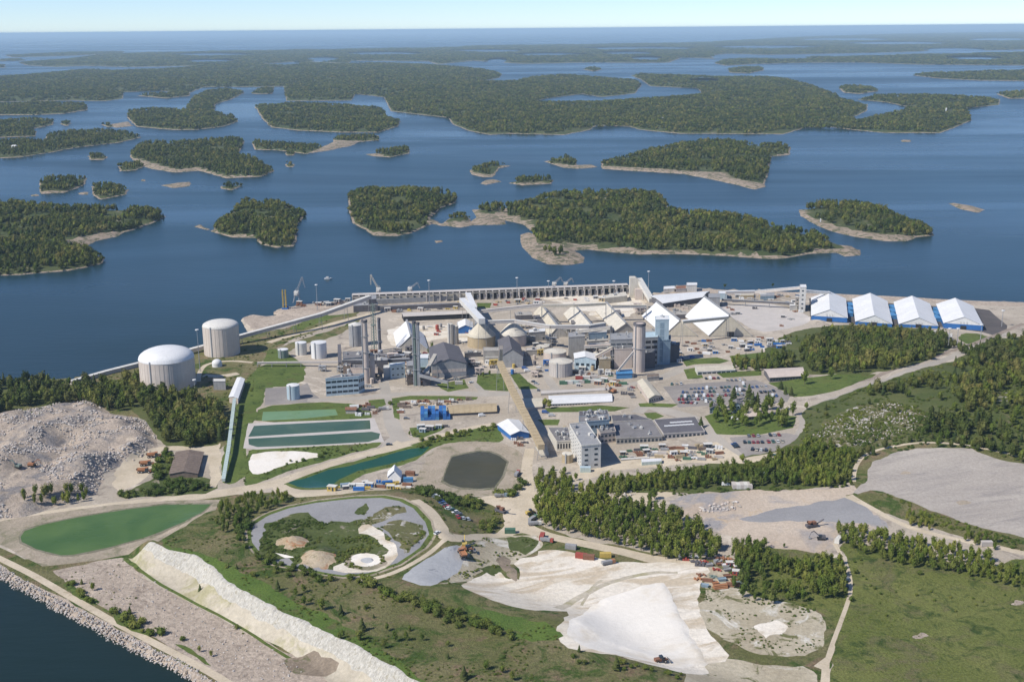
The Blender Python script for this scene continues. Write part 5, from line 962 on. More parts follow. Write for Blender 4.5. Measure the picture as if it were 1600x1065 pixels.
def tank(cx, by, wpx, rim, name, label, cat='tank', roof='dome', rh=3, wall='concl', top='white', group=None, ladder=True, n=48, ribs=0, band=None):
    F = P(cx, by); r = wpx/2*mpp(F); v = F[:2]/np.hypot(*F[:2]); c = F[:2]+v*r; h = hgt(F, rim); t = thing(name, label, cat, (c[0], c[1], F[2]), group)
    prof = [(r, -1), (r, h)]; mb = MB(); mb.lathe((*c, F[2]), prof, n, cap=False)
    if ribs:
        for i in range(ribs):
            a = 2*math.pi*i/ribs; p = c+np.array([math.cos(a), math.sin(a)])*(r+.02); mb.box((p[0], p[1], F[2]), (.16, .3, h*.985), a)
    part('wall', mb, M[wall], t, not ribs)
    if roof == 'dome': pr = [(r*1.004*math.cos(a), h-.3+(rh+.3)*math.sin(a)) for a in np.linspace(0, math.pi/2*.98, 9)]; pr = [(r*1.012, h-.5)]+pr
    elif roof == 'cone': pr = [(r*1.03, h-.4), (r*1.03, h), (r*.06+.3, h+rh)]
    else: pr = [(r*1.01, h-.25), (r*1.01, h+.15), (r*.9, h+.25), (r*.1, h+rh)]
    mb = MB(); mb.lathe((*c, F[2]), pr, n); part('roof', mb, M[top], t, roof == 'dome')
    mb = MB()
    for i in range(n):     # hand rail round the rim
        a, b = 2*math.pi*i/n, 2*math.pi*(i+1)/n; R = r*.97
        if r > 5 and n > 20: mb.tube((c[0]+R*math.cos(a), c[1]+R*math.sin(a), F[2]+h+.9), (c[0]+R*math.cos(b), c[1]+R*math.sin(b), F[2]+h+.9), .05, 3)
    if mb.v: part('rim_rail', mb, M['steel'], t)
    if ladder:
        a = -math.pi/2-.35; p = c+np.array([math.cos(a), math.sin(a)])*(r+.25); mb = MB(); mb.box((p[0], p[1], F[2]), (.8, .5, h+1.1), a+math.pi/2); part('ladder', mb, M['steel'], t)
    if band:
        mb = MB(); mb.lathe((*c, F[2]), [(r+.05, h*band[0]), (r+.05, h*band[1])], n, cap=False); part('band', mb, M[band[2]], t)
    return t, c, r, F[2]+h
def stack(cx, by, ty, w0, w1, label, mat='pinkc', name='chimney', group=None, twin=False, rings=3, topm='dgrey'):
    F = P(cx, by); r0 = w0/2*mpp(F); r1 = w1/2*mpp(F); h = hgt(F, ty); t = thing(name, label, 'chimney', F, group)
    mb = MB(); mb.lathe(F, [(r0, -1), (r0, 2), (r0*.97+r1*.03, 2.2), (r1, h)], 20); part('shaft', mb, M[mat], t, False)
    mb = MB(); mb.lathe((F[0], F[1], F[2]+h), [(r1+.02, -1.6), (r1+.35, -1.5), (r1+.35, .3), (r1*.7, .3), (r1*.7, -.3)], 20); part('rim', mb, M[topm], t)
    for i in range(rings):
        z = F[2]+h*(i+1)/(rings+1); rr = r0+(r1-r0)*(i+1)/(rings+1); mb = MB(); mb.lathe((F[0], F[1], z), [(rr+.05, 0), (rr+.8, 0), (rr+.8, .15), (rr+.05, .15)], 16, cap=False)
        mb.lathe((F[0], F[1], z), [(rr+.8, 1.0), (rr+.8, 1.1)], 16, cap=False); part('platform', mb, M['steel'], t)
    mb = MB(); mb.box((F[0]-r0*.7-.2, F[1]-r0*.8, F[2]), (.6, .5, h*.97)); part('ladder', mb, M['steel'], t); return t
def aframe(Lp, Rp, apex, back, name, label, wall='beige', top='cream', group=None, band=None, openf=None):
    """steep tent-shaped store: base corners of the front gable, its apex, far end of the ridge (all px)"""
    L, R = P(*Lp), P(*Rp); Mx = (L+R)/2; h = hgt(Mx, apex[1]); A = np.array([Mx[0], Mx[1], Mx[2]+h]); A = Pz(apex[0], apex[1], Mx[2]+h); B = Pz(back[0], back[1], Mx[2]+h); d = (B-A)*[1, 1, 0]
    t = thing(name, label, 'storage hall', Mx+d/2*np.array([1, 1, 0]), group); t.location[2] = float(Mx[2])
    lo = 0; L[2] = R[2] = Mx[2]; eL, eR = L.copy(), R.copy(); eh = 1.2
    mb = MB(); q = [L, R, R+d, L+d]; mb.prism([p[:2] for p in q], Mx[2]-.5, Mx[2]+eh); part('plinth', mb, M['conc'], t)
    up = np.array([0, 0, eh]); mb = MB(); mb.add([L+up, R+up, A], [(0, 1, 2)]); mb.add([R+d+up, L+d+up, A+d], [(0, 1, 2)]); part('gable', mb, M[wall], t)
    u = d/np.linalg.norm(d); th = np.array([0, 0, .35])
    for e in (L, R):
        o = (e-Mx); o = o/np.linalg.norm(o)*.5; mb = MB(); a, b = e+up+o-u*.6, e+d+up+o+u*.6; c1, c2 = A-u*.6, A+d+u*.6
        mb.add([a, b, c2, c1, a+th, b+th, c2+th, c1+th], [(4, 5, 6, 7), (3, 2, 1, 0), (0, 1, 5, 4), (1, 2, 6, 5), (3, 0, 4, 7), (2, 3, 7, 6)])
        for i in range(1, 9):
            f = i/9; mb.beam(a+(b-a)*f+th*1.1, c1+(c2-c1)*f+th*1.1, .3, .12)
        part('roof', mb, M[top], t)
    mb = MB(); mb.beam(A-u*1+th*2, A+d+u*1+th*2, 1.6, .9); part('ridge_gallery', mb, M['grey'], t)
    if openf:
        f = openf; mb = MB(); p0 = L+(R-L)*.42-u*.1; p1 = L+(R-L)*.58-u*.1; mb.beam(p0+[0, 0, 2.6], p1+[0, 0, 2.6], .3, 4.6); part('gate', mb, M['dark'], t)
    return t
def conveyor(pts, w, hh, label, wall='offw', top='concl', group=None, legs=22, leg0=True, name='conveyor', rib=0):
    """pts = (px, py, height above ground)"""
    q = []
    for x, y, z in pts:
        g = BASE
        for _ in range(3):
            p = Pz(x, y, g+z); g = float(H(p[0], p[1])) if inside(LAND, p[0], p[1]) else BASE
        q.append(Pz(x, y, g+z))
    t = thing(name, label, 'conveyor', (q[0][0], q[0][1], q[0][2]-pts[0][2]), group)
    for i in range(len(q)-1):
        a, b = q[i], q[i+1]; mb = MB(); mb.beam(a-[0, 0, hh/2], b-[0, 0, hh/2], w, hh, 0, 0); part('gallery', mb, M[wall], t)
        d = b-a; L = np.linalg.norm(d[:2]); mb = MB(); mb.beam(a+[0, 0, .12], b+[0, 0, .12], w+.5, .2)
        if rib:
            for k in range(int(L/rib)): p = a+d*(k+.5)*rib/L; e = p+d/np.linalg.norm(d)*.4; mb.beam(p+[0, 0, .3], e+[0, 0, .3], w+.7, .22)
        part('cover', mb, M[top], t)
        n = max(1, int(L/legs)); nn = np.array([-d[1], d[0], 0])/max(L, .1)*w*.45
        for k in range(n+1):
            if k == 0 and i > 0: continue
            f = k/n; p = a+d*f-[0, 0, hh]; gz = float(H(p[0], p[1])) if inside(LAND, p[0], p[1]) else -1
            if p[2]-gz < 1.5: continue
            mb = MB(); mb.tube(p+nn, (p[0]+nn[0]*1.6, p[1]+nn[1]*1.6, gz-.3), .22, 4); mb.tube(p-nn, (p[0]-nn[0]*1.6, p[1]-nn[1]*1.6, gz-.3), .22, 4)
            mb.tube((p+nn*1.3)*[1, 1, 0]+[0, 0, (p[2]+gz)/2], (p-nn*1.3)*[1, 1, 0]+[0, 0, (p[2]+gz)/2], .13, 4); part('support', mb, M['grey'], t)
    return t
def mast(cx, by, ty, label, group='tall floodlight masts'):
    F = P(cx, by); h = hgt(F, ty); t = thing('light_mast', label, 'light mast', F, group); mb = MB(); mb.tube(F, F+[0, 0, h], .38, 8, 0, .2); part('pole', mb, M['steel'], t)
    mb = MB(); mb.lathe(F+[0, 0, h-1.2], [(.2, 0), (1.5, .3), (1.5, .9), (.2, 1.1)], 10); part('lamp_head', mb, M['white'], t); return t
def lattice(mb, a, b, w, n, r=.12):
    a, b = np.array(a, float), np.array(b, float); d = (b-a)/np.linalg.norm(b-a); u = np.cross(d, [0.3, .5, .81]); u /= np.linalg.norm(u); v = np.cross(d, u); cs = [u*w/2+v*w/2, -u*w/2+v*w/2, -u*w/2-v*w/2, u*w/2-v*w/2]
    for c in cs: mb.tube(a+c, b+c*.6, r, 4)
    for i in range(n):
        p, q = a+(b-a)*i/n, a+(b-a)*(i+1)/n
        for k in range(4): mb.tube(p+cs[k], q+cs[(k+1) % 4], r*.6, 3)
def crane(px, by, ty, jx, jy, label, hj=1.0, mat='steel'):
    """portal crane: foot px, cab top row ty, jib tip px"""
    F = P(px, by) if inside(LAND, *P(px, by)[:2]) else Pz(px, by, BASE); h = hgt(F, ty); t = thing('harbour_crane', label, 'crane', F, None)
    mb = MB()
    for sx in (-1, 1):
        for sy in (-1, 1): mb.tube(F+[sx*3.6, sy*3.6, 0], F+[sx*1.6, sy*1.6, h*.55], .4, 4)
    mb.box(F+[0, 0, h*.5], (5, 5, 1)); part('portal', mb, M[mat], t)
    mb = MB(); mb.box(F+[0, 0, h*.55+.5], (4.5, 6, h*.28)); mb.box(F+[0, -3.4, h*.6], (2, 1.5, 2.2)); part('cab', mb, M['offw'], t)
    D = np.linalg.norm(F-np.array([0, 0, CAMH])); r = rays(jx, jy); s = (F[1])/r[1]; T = np.array([r[0]*s, r[1]*s, CAMH+r[2]*s]); top = F+np.array([0, 0, h*.85])
    mb = MB(); lattice(mb, F+[0, 0, h*.75], T, 1.5, 8, .16); part('jib', mb, M[mat], t)
    mb = MB(); mast_top = F+[(-(T-F)[0])*.12, 1, h]; mb.tube(F+[0, 0, h*.75], mast_top, .3, 5); mb.tube(mast_top, F+(T-F)*.75, .14, 4); part('back_mast', mb, M[mat], t)
    dr = T+[(T-F)[0]*.18+1.2, 0, -(T-F)[2]*.42]; mb = MB(); lattice(mb, T, dr, .9, 4, .12); part('fly_jib', mb, M[mat], t)
    return t
# ================================================================ tanks, silos, chimneys
tank(264.5, 612.5, 82, 568, 'storage_tank', 'huge round concrete tank with a bright white dome, the wider of the two domed tanks', roof='dome', rh=8.2, wall='tankc', ribs=40, band=(.985, 1.0, 'conc'))
tank(348, 558.5, 54, 513.5, 'storage_tank', 'tall round concrete tank with a cream dome standing at the shore inlet', roof='dome', rh=4.2, wall='tankc', top='offw', ribs=30, band=(.975, 1.0, 'conc'))
tank(339.5, 574, 15, 568.5, 'gas_sphere', 'small white globe tank in the grass below the tall domed tank', roof='dome', rh=3.2, wall='white', ladder=False, n=24)
tank(443, 560, 16, 547.5, 'storage_tank', 'low olive grey tank with a white lid, leftmost of the small tanks', rh=.6, roof='flat', wall='gsteel', n=24)
tank(471, 555.5, 17.5, 537, 'storage_tank', 'middle small white tank among the tanks near the railway bank', rh=.6, roof='flat', wall='offw', n=24)
tank(499, 561, 24, 537.5, 'storage_tank', 'largest white tank of the small tank group', rh=.8, roof='flat', wall='white', n=28)
tank(459, 625, 19.5, 604, 'storage_tank', 'white and pale blue tank alone on the square asphalt plot', rh=.8, roof='flat', wall='ltblue', n=28, band=(.0, .97, 'ltblue'))
tank(556.5, 542, 21, 509, 'silo', 'tall grey silo with conical cap beside the brown chimney', roof='cone', rh=2, wall='grey', top='offw', n=28)
tank(752.5, 545, 44, 528, 'domed_store', 'round store with a wide conical roof and yellowish wall, the left of the pair', 'storage hall', roof='cone', rh=12.5, wall='sand', top='beige', ladder=False, n=40)
tank(802, 543, 42, 525.5, 'domed_store', 'round store with a wide conical roof and pinkish wall, the right of the pair', 'storage hall', roof='cone', rh=12, wall='pinkc', top='cream', ladder=False, n=40)
tank(704, 539, 10, 507, 'silo', 'slim beige silo of the twin silos, left one', roof='flat', rh=.5, wall='cream', top='cream', n=20); tank(712, 538, 9.5, 510, 'silo', 'slim grey brown silo of the twin silos, right one', roof='flat', rh=.5, wall='conc', top='cream', n=20)
tank(876, 590, 37, 569, 'storage_tank', 'broad pinkish tank in front of the square grey tower', rh=1.6, roof='flat', wall='concl', top='cream', n=36, ribs=30); tank(867, 566, 36, 553, 'storage_tank', 'pinkish tank half hidden behind the broad one', rh=1.5, roof='flat', wall='pinkc', top='cream', n=36)
tank(848, 548, 20, 543, 'storage_tank', 'low cream tank behind the pinkish pair', rh=.8, roof='flat', wall='cream', top='cream', n=28)
tank(886.5, 724, 17, 711, 'storage_tank', 'squat beige tank at the left foot of the white office tower', rh=.6, roof='flat', wall='sand', top='cream', n=28)
tank(871, 694, 6.5, 675, 'silo', 'slim cream silo beside the office tower annex, left', roof='cone', rh=1, wall='cream', top='offw', n=16); tank(880, 694, 6.5, 676, 'silo', 'slim cream silo beside the office tower annex, right', roof='cone', rh=1, wall='cream', top='offw', n=16)
stack(573, 598, 500, 10.5, 8.5, 'tall brownish chimney at the left end of the works', 'pinkc'); stack(998, 580, 505, 19, 18.5, 'very thick round concrete chimney beside the blue tower', 'pinkc', rings=1)
stack(649.5, 602, 502, 6, 5, 'tall greenish steel chimney, left of the close pair', 'gsteel'); stack(655.5, 602, 504, 5, 4.4, 'tall pale steel chimney, right of the close pair', 'steel'); stack(594, 551, 497, 4.6, 4, 'thin dark chimney behind the brown chimney', 'dgrey', rings=2)
F = P(585, 549); h = hgt(F, 474); t = thing('lattice_mast', 'slender green lattice mast between the two left chimneys', 'mast', F); mb = MB(); lattice(mb, F, F+[0, 0, h], 3.4, 16, .22); part('lattice', mb, M['gsteel'], t); mb = MB(); mb.lathe(F+[0, 0, h*.55], [(2.4, 0), (2.4, .3)], 8); mb.tube(F, F+[0, 0, h*.97], .55, 8); part('pipe', mb, M['gsteel'], t)
# ================================================================ A-frame stores
aframe((859, 527), (889.5, 526), (871.7, 510), (846, 476), 'pyramid_store', 'steep roofed store with yellowish left slope, leftmost of the row', 'conc', 'beige', 'steep roofed storage halls')
aframe((908, 527), (936, 526), (925, 508.5), (897, 475.5), 'pyramid_store', 'steep roofed store with cream slope, second of the row', 'conc', 'cream', 'steep roofed storage halls')
aframe((960, 520), (990, 518), (978, 505), (947.7, 473), 'pyramid_store', 'steep roofed store with broken cream slope, third of the row', 'conc', 'cream', 'steep roofed storage halls')
aframe((1038, 526), (1089, 526), (1062, 500.5), (1026, 472), 'pyramid_store', 'broad steep roofed store with bright white slope behind the blue tower', 'beige', 'white', 'steep roofed storage halls')
aframe((1107.5, 526.5), (1174.5, 526), (1139.5, 492), (1101, 464), 'pyramid_store', 'largest steep roofed store with white slope, rightmost of the row', 'beige', 'white', 'steep roofed storage halls', openf=1)
aframe((621, 547), (669, 548.5), (642, 524), (635.5, 501), 'pyramid_store', 'steep white sided store behind the pair of tall steel chimneys', 'conc', 'white', openf=1)
gable([(675, 570), (728.5, 567), (716, 541), (670, 543)], 591, 4.2, 'kiln_hall', 'big dark grey gabled hall with a beige panel on its front', 'hall', 'grey', 'dgrey', win=(1, 9, .92, .3, 'pinkc', 'wall_panel'))
gable([(783, 556), (817, 556), (812, 538), (778, 531)], 574, 6, 'mill_hall', 'dark grey hall with hipped back where the tan conveyor begins', 'hall', 'grey', 'dgrey')
flat([(755.5, 548.5), (781, 548), (778, 543), (755, 543)], 567, 'transfer_house', 'brown grey block joined to the left of the dark mill hall', 'building', 'conc', 'conc', win=(1, 1, .8, .12, 'offw', 'frame_band'))
# ================================================================ halls and blocks
flat([(508.5, 592), (560, 588), (569, 584), (530, 586)], 619, 'office_block', 'three storey pale blue block with dark window bands', 'building', 'ltblue', 'mgrey', win=(3, 6, .86, .4), side=('R', 2, 3, .7, .4), vents=4)
flat([(536, 560), (564, 558), (567, 549), (536, 550)], 579, 'process_building', 'grey flat roofed block behind the pale blue office block', 'building', 'grey', 'mgrey', vents=3, seed=4)
flat([(548, 575), (590, 575), (592, 566), (548, 566)], 585, 'process_building', 'brownish low block around the foot of the brown chimney', 'building', 'pinkc', 'mgrey', vents=4, seed=5)
flat([(610, 571), (632.5, 569), (632, 566), (608, 568)], 592, 'process_building', 'white and pale blue block left of the close pair of chimneys', 'building', 'ltblue', 'white', win=(2, 3, .4, .2)); flat([(599, 576), (611, 575), (612, 570), (600, 571)], 590, 'process_building', 'small white block against the pale blue block', 'building', 'offw', 'offw')
flat([(655, 560), (669, 560), (669, 554), (655, 554)], 583, 'filter_house', 'pale blue filter house right of the close pair of chimneys', 'building', 'ltblue', 'white'); flat([(636, 572), (648, 571), (648, 564), (635, 564)], 597, 'filter_house', 'rust stained filter house left of the close pair of chimneys', 'building', 'conc', 'grey')
flat([(585, 556), (640, 555), (640, 552), (585, 552)], 562, 'pipe_bridge', 'long dark pipe bridge between chimneys and white store', 'pipe bridge', 'dgrey', 'mgrey', parapet=0)
flat([(888.5, 527), (914, 525.5), (914, 519), (888, 520)], 562, 'tower_block', 'square grey brown tower beside the pinkish tanks', 'building', 'conc', 'grey', vents=2)
flat([(917, 534), (950, 532), (950, 524), (917, 526)], 548, 'process_building', 'dusty grey block right of the square tower', 'building', 'conc', 'conc', vents=5, seed=8)
gable([(898, 560), (931, 562), (931, 553), (897, 552)], 577, 2.2, 'workshop', 'small gabled workshop with white roof and pale front', 'workshop', 'ltblue', 'white', win=(1, 4, .6, .3))
flat([(954, 531), (988, 530), (988, 520), (954, 521)], 574, 'mill_building', 'tall grey mill block left of the thick chimney', 'building', 'grey', 'grey', win=(4, 4, .8, .18), vents=5, seed=9); flat([(936, 548), (956, 547), (956, 540), (936, 541)], 572, 'mill_building', 'cluttered brown block left of the mill block', 'building', 'pinkc', 'conc', vents=4, seed=10)
flat([(1008, 528), (1028, 527), (1028, 518), (1008, 519)], 574, 'preheater_building', 'grey open framed block between the thick chimney and blue tower', 'building', 'grey', 'ltblue', win=(5, 2, .8, .5, 'dark', 'opening'))
flat([(1024.5, 500), (1045.5, 499.5), (1045, 494), (1024, 495)], 570, 'preheater_tower', 'tall pale blue tower, the highest block of the works', 'building', 'ltblue', 'white', win=(6, 1, .3, .9, 'steelb', 'duct'), vents=1); flat([(1036, 532), (1048, 531), (1048, 524), (1036, 525)], 570, 'duct_tower', 'blue grey duct block at the right foot of the blue tower', 'building', 'steelb', 'mgrey')
flat([(958, 563), (982, 561), (982, 556), (958, 557)], 574, 'shed', 'low dark fronted shed before the mill block', 'shed', 'grey', 'conc'); gable([(963, 584), (988, 583), (986, 577), (965, 578)], 592, 1, 'shed', 'bright blue shed by the roadside before the thick chimney', 'shed', 'blue2', 'blue2', along='w')
gable([(1014, 622.5), (1032, 618), (1011, 593.5), (996, 596)], 630, 1.6, 'brick_shed', 'long beige roofed building beside the staff car park', 'building', 'pinkc', 'beige', win=(1, 5, .5, .4))
flat([(1011, 590), (1030, 588), (1030, 584), (1011, 585)], 596, 'shed', 'small brown topped shed right of the thick chimney', 'shed', 'conc', 'brownroof')
gable([(822, 637), (847, 635), (846, 622), (817, 623)], 641, 1.2, 'long_shed', 'yellowish roofed left part of the long low building', 'building', 'pinkc', 'beige', along='w'); gable([(858, 631), (956, 627), (955, 615), (858, 618.5)], 635, 1.4, 'long_shed', 'long low building with a white roof north of the office tower', 'building', 'offw', 'white', along='w', win=(1, 22, .6, .45))
flat([(845, 615), (955, 609), (955, 606), (845, 611)], 618, 'pipe_bridge', 'long thin pipe bridge behind the white roofed building', 'pipe bridge', 'conc', 'concl', parapet=0)
gable([(701, 646), (775.5, 642.5), (775, 630.5), (699, 633.5)], 650, 1.0, 'timber_store', 'long open store with an orange tan roof', 'shed', 'dgrey', 'sand', along='w', ribs=8)
gable([(798, 679), (826.5, 676), (810, 656), (777.5, 662.5)], 687, 2.2, 'tent_hall', 'bright blue tent hall with a white roof by the tan conveyor', 'tent hall', 'blue', 'white')
flat([(908.6, 697), (939, 694), (916, 660.5), (890, 663.5)], 734, 'office_tower', 'tall white and grey tower block, nearest large building of the works', 'building', 'offw', 'grey', win=(4, 2, .34, .34), side=('L', 6, 7, .28, .22), vents=6, parapet=1.0, seed=12)
flat([(907, 731), (923, 731), (923, 728), (906, 728)], 738, 'porch', 'pale teal glazed porch at the foot of the white tower block', 'porch', 'teal', 'ltblue', parapet=0)
flat([(870, 690), (892, 689), (888, 668), (856, 668)], 704, 'annex', 'low beige and brown annex left of the white tower block', 'building', 'cream', 'mgrey', vents=5, seed=13, win=(1, 5, .5, .6, 'dark', 'opening'))
flat([(905, 660), (952, 656), (951, 648), (905, 651)], 690, 'laboratory_block', 'grey flat roofed block behind the white tower, with roof machinery', 'building', 'steelb', 'mgrey', vents=12, seed=14, win=(2, 8, .7, .3)); flat([(905, 652), (951, 648), (949, 641), (905, 643)], 664, 'laboratory_block', 'row block with rooftop sheds behind the grey laboratory', 'building', 'conc', 'dgrey', vents=14, seed=15)
flat([(938, 677), (962, 674), (958, 662), (930, 666)], 694, 'workshop_block', 'brown grey block just right of the white tower', 'building', 'pinkc', 'mgrey', vents=4, win=(2, 4, .6, .4), seed=16)
flat([(963, 685), (1035, 682), (1019, 656), (958, 659)], 694, 'works_hall', 'wide dark roofed hall, left half of the large flat roofs', 'hall', 'conc', 'mgrey', win=(1, 12, .6, .5), vents=6, seed=17); flat([(958, 659), (1019, 656), (994, 648), (955, 649)], 668, 'works_hall', 'dark low roof behind the wide dark roofed hall', 'hall', 'conc', 'dgrey', vents=2, seed=18)
tt, qq, zz_ = flat([(1037, 678), (1101, 674), (1086.5, 651.5), (1022, 656)], 686, 'works_hall', 'wide dark roofed hall with white skylights, right half', 'hall', 'concl', 'dgrey', win=(1, 10, .6, .5))
for i in range(8):
    for j in range(2):
        if rng.uniform() < .15: continue
        u, v = .18+i*.09, .5+j*.2; p = (qq[0]*(1-u)+qq[1]*u)*(1-v)+(qq[3]*(1-u)+qq[2]*u)*v; window(tt, (p[0], p[1], zz_+.45), 2.6, .5, 0, 'white', 'skylight', 1.6)
flat([(1003, 722), (1034, 720), (1034, 716), (1002, 717)], 727, 'storage_cover', 'pale green and white covered trailer row beside the tree belt', 'shed', 'teal', 'white', parapet=0); flat([(970, 718), (1015, 715), (1015, 713.5), (970, 716)], 720, 'loading_ramp', 'narrow white roofed ramp between tower block and white trailers', 'ramp', 'conc', 'offw', parapet=0)
gable([(631, 494.5), (741, 489.5), (741, 485), (628, 489)], 502, .8, 'long_shed', 'very long open fronted shed with a pale roof', 'shed', 'dark', 'concl', along='w')
gable([(716, 513), (739, 512), (738, 503), (716, 503)], 521, 3, 'tent_hall', 'small white domed tent with dark blue front between silos and store', 'tent hall', 'blue', 'white')
flat([(1090, 581), (1149, 578), (1144, 571), (1086, 573)], 586, 'canteen', 'flat pinkish roofed pavilion on the lawn above the car park', 'building', 'offw', 'beige', win=(1, 8, .8, .5)); gable([(1203, 590), (1256, 587), (1254, 574), (1194, 577)], 597, 1.2, 'office_villa', 'long low building with a tan roof beside the wood', 'building', 'dgrey', 'pinkc', along='w', win=(1, 12, .6, .5))
gable([(1143, 633), (1160, 632), (1158, 627), (1143, 627)], 645, 1.8, 'villa', 'pale blue two storey house among the park trees', 'house', 'ltblue', 'mgrey', win=(2, 4, .5, .5)); gable([(1109, 638), (1122, 637), (1121, 633), (1110, 633)], 646, 1.5, 'villa', 'blue house half hidden by trees left of the pale blue house', 'house', 'steelb', 'mgrey', win=(2, 3, .5, .5))
gable([(1163, 651), (1191, 649), (1190, 641), (1161, 643)], 657, 1.6, 'villa', 'dark house with a wide tan roof in the park', 'house', 'dgrey', 'pinkc', along='w', win=(1, 5, .6, .5)); gable([(540, 640), (556, 640), (556, 636), (541, 636)], 646, 1, 'shed', 'small red brown roofed shed at the end of the pale green basin', 'shed', 'conc', 'rust', along='w')
gable([(265, 740), (308.6, 739.5), (317.6, 706.5), (275.6, 706)], 746, 1.6, 'barn', 'old barn with a weathered brown roof beside the crushed rock works', 'barn', 'brownroof', 'brownroof', ribs=10); gable([(606, 744), (626, 746), (627, 736), (607, 736)], 752, 4.2, 'storage_tent', 'small white arched tent among parked machines', 'tent', 'white', 'white')
gable([(358, 620), (371.5, 622), (382, 592), (371, 590)], 629, .8, 'drive_house', 'long white roofed head house at the top of the ribbed conveyor', 'building', 'pinkc', 'white'); flat([(333, 596), (352, 596), (352, 592), (333, 592)], 609, 'pump_house', 'grey hut in the shade right of the wide domed tank', 'hut', 'grey', 'offw')
flat([(845, 712), (858, 711), (855, 697), (836, 698)], 714, 'end_house', 'grey brown house at the lower end of the tan conveyor', 'building', 'grey', 'beige', parapet=0)
# white tent halls by the sea
for (FL, FR, BR, BL), by, lab in (([(1268, 493), (1324, 496.5), (1321, 466.5), (1268, 465)], 499.5, 'white roofed blue hall, first from the concrete elevator tower'), ([(1337, 502), (1394, 506), (1385.7, 470), (1332.5, 467)], 507, 'white roofed blue hall, second of the four by the sea'),
        ([(1405, 506), (1465.5, 509), (1452, 474), (1397, 472)], 510.8, 'white roofed blue hall, third of the four by the sea'), ([(1475, 504.5), (1536, 508.5), (1520, 478), (1463.5, 475)], 512.5, 'white roofed blue hall at the far right end, beside the black asphalt')):
    t_, q_, z_ = gable([FL, FR, BR, BL], by, 7, 'tent_hall', lab, 'tent hall', 'blue', 'white', gablem='white', group='white roofed halls by the sea', ribs=9)
    m = (q_[0]+q_[1])/2; mb = MB(); ang = math.atan2(*(q_[1]-q_[0])[::-1]); mb.box((m[0], m[1]-.3, BASE), (5, .3, 4.6), ang); part('gate', mb, M['dark'], t_)
    for fx in (.42, .5, .58): p = q_[0]+(q_[1]-q_[0])*fx; mb = MB(); mb.tube((p[0], p[1]-.7, z_+.5), (p[0], p[1]-.7, z_+2.6), .14, 4); part('vent_pipe', mb, M['grey'], t_)
for x, y0, y1 in ((1323, 480, 494), (1392, 484, 500), (1461, 488, 503)):
    for k in range(3):
        a = P(x+5-k*1.5, y0+k*6); mb = MB(); mb.box(a, (6, 14, 3.4)); mb.box(a+[0, 0, 3.4], (6.4, 14.4, .3)); solo('link_shed', mb, M['blue2'], 'blue link shed between two white roofed halls', 'shed', 'blue link sheds between the halls')
# quay trestle building with bays
def quay_row():
    A0, A1 = P(551, 476), P(984, 459.5); tp = hgt(A1, 451); t = thing('quay_trestle', 'very long beige quay store with open bays along the waterfront', 'building', (A0+A1)/2); d = (A1-A0)/np.linalg.norm(A1-A0); n = np.array([-d[1], d[0], 0]); L = np.linalg.norm(A1-A0); hh = 8.2; w = 14
    mb = MB(); mb.beam(A0+n*w+[0, 0, hh/2], A1+n*w+[0, 0, hh/2], 1.0, hh); part('back_wall', mb, M['conc'], t)
    mb = MB(); mb.beam(A0+n*w*.75+[0, 0, hh+.3], A1+n*w*.75+[0, 0, hh+.3], w*.62, .5); part('roof', mb, M['concl'], t); mb = MB(); mb.beam(A0+n*.3+[0, 0, hh-.5], A1+n*.3+[0, 0, hh-.5], .8, 1.0); part('front_beam', mb, M['conc'], t)
    k = 42
    pm = None
    for i in range(k+1):
        p = A0+d*L*i/k; mb = MB(); mb.beam(p+[0, 0, hh/2], p+n*w+[0, 0, hh/2], .9, hh); q = part('bay_wall', mb, M['concl' if i % 3 else 'conc'], t)
    for i in range(k):
        if i % 7 == 3: continue
        if i < 17: p = A0+d*L*(i+.5)/k+n*(2+i % 2); mb = MB(); mb.beam(p+[0, 0, 3.6]-d*L/k*.46, p+[0, 0, 3.6]+d*L/k*.46, .5, 7.2-(i % 3)); part('bay_panel', mb, M['beige' if i % 3 else 'conc'], t); continue
        p = A0+d*L*(i+.75)/k+n*2; mb = MB(); mb.beam(p+[0, 0, 2.6]-d*L/k*.2, p+[0, 0, 2.6]+d*L/k*.15, .5, 5.2+(i % 3)); part('bay_panel', mb, M['concl' if i % 2 else 'grey'], t)
    return t
quay_row()
flat([(565, 470), (722, 461.5), (722, 459.5), (565, 467)], 477, 'conveyor_gallery', 'long grey gallery in front of the quay store, left half', 'gallery', 'grey', 'grey', parapet=0); flat([(583, 480), (720, 474), (720, 472.5), (583, 478)], 486, 'conveyor_gallery', 'low dark gallery below the long grey one', 'gallery', 'dgrey', 'mgrey', parapet=0)
flat([(552, 478), (590, 476), (590, 472), (552, 474)], 488, 'transfer_house', 'dark red and grey transfer block left of the quay store', 'building', 'dgrey', 'grey', parapet=0, vents=2)
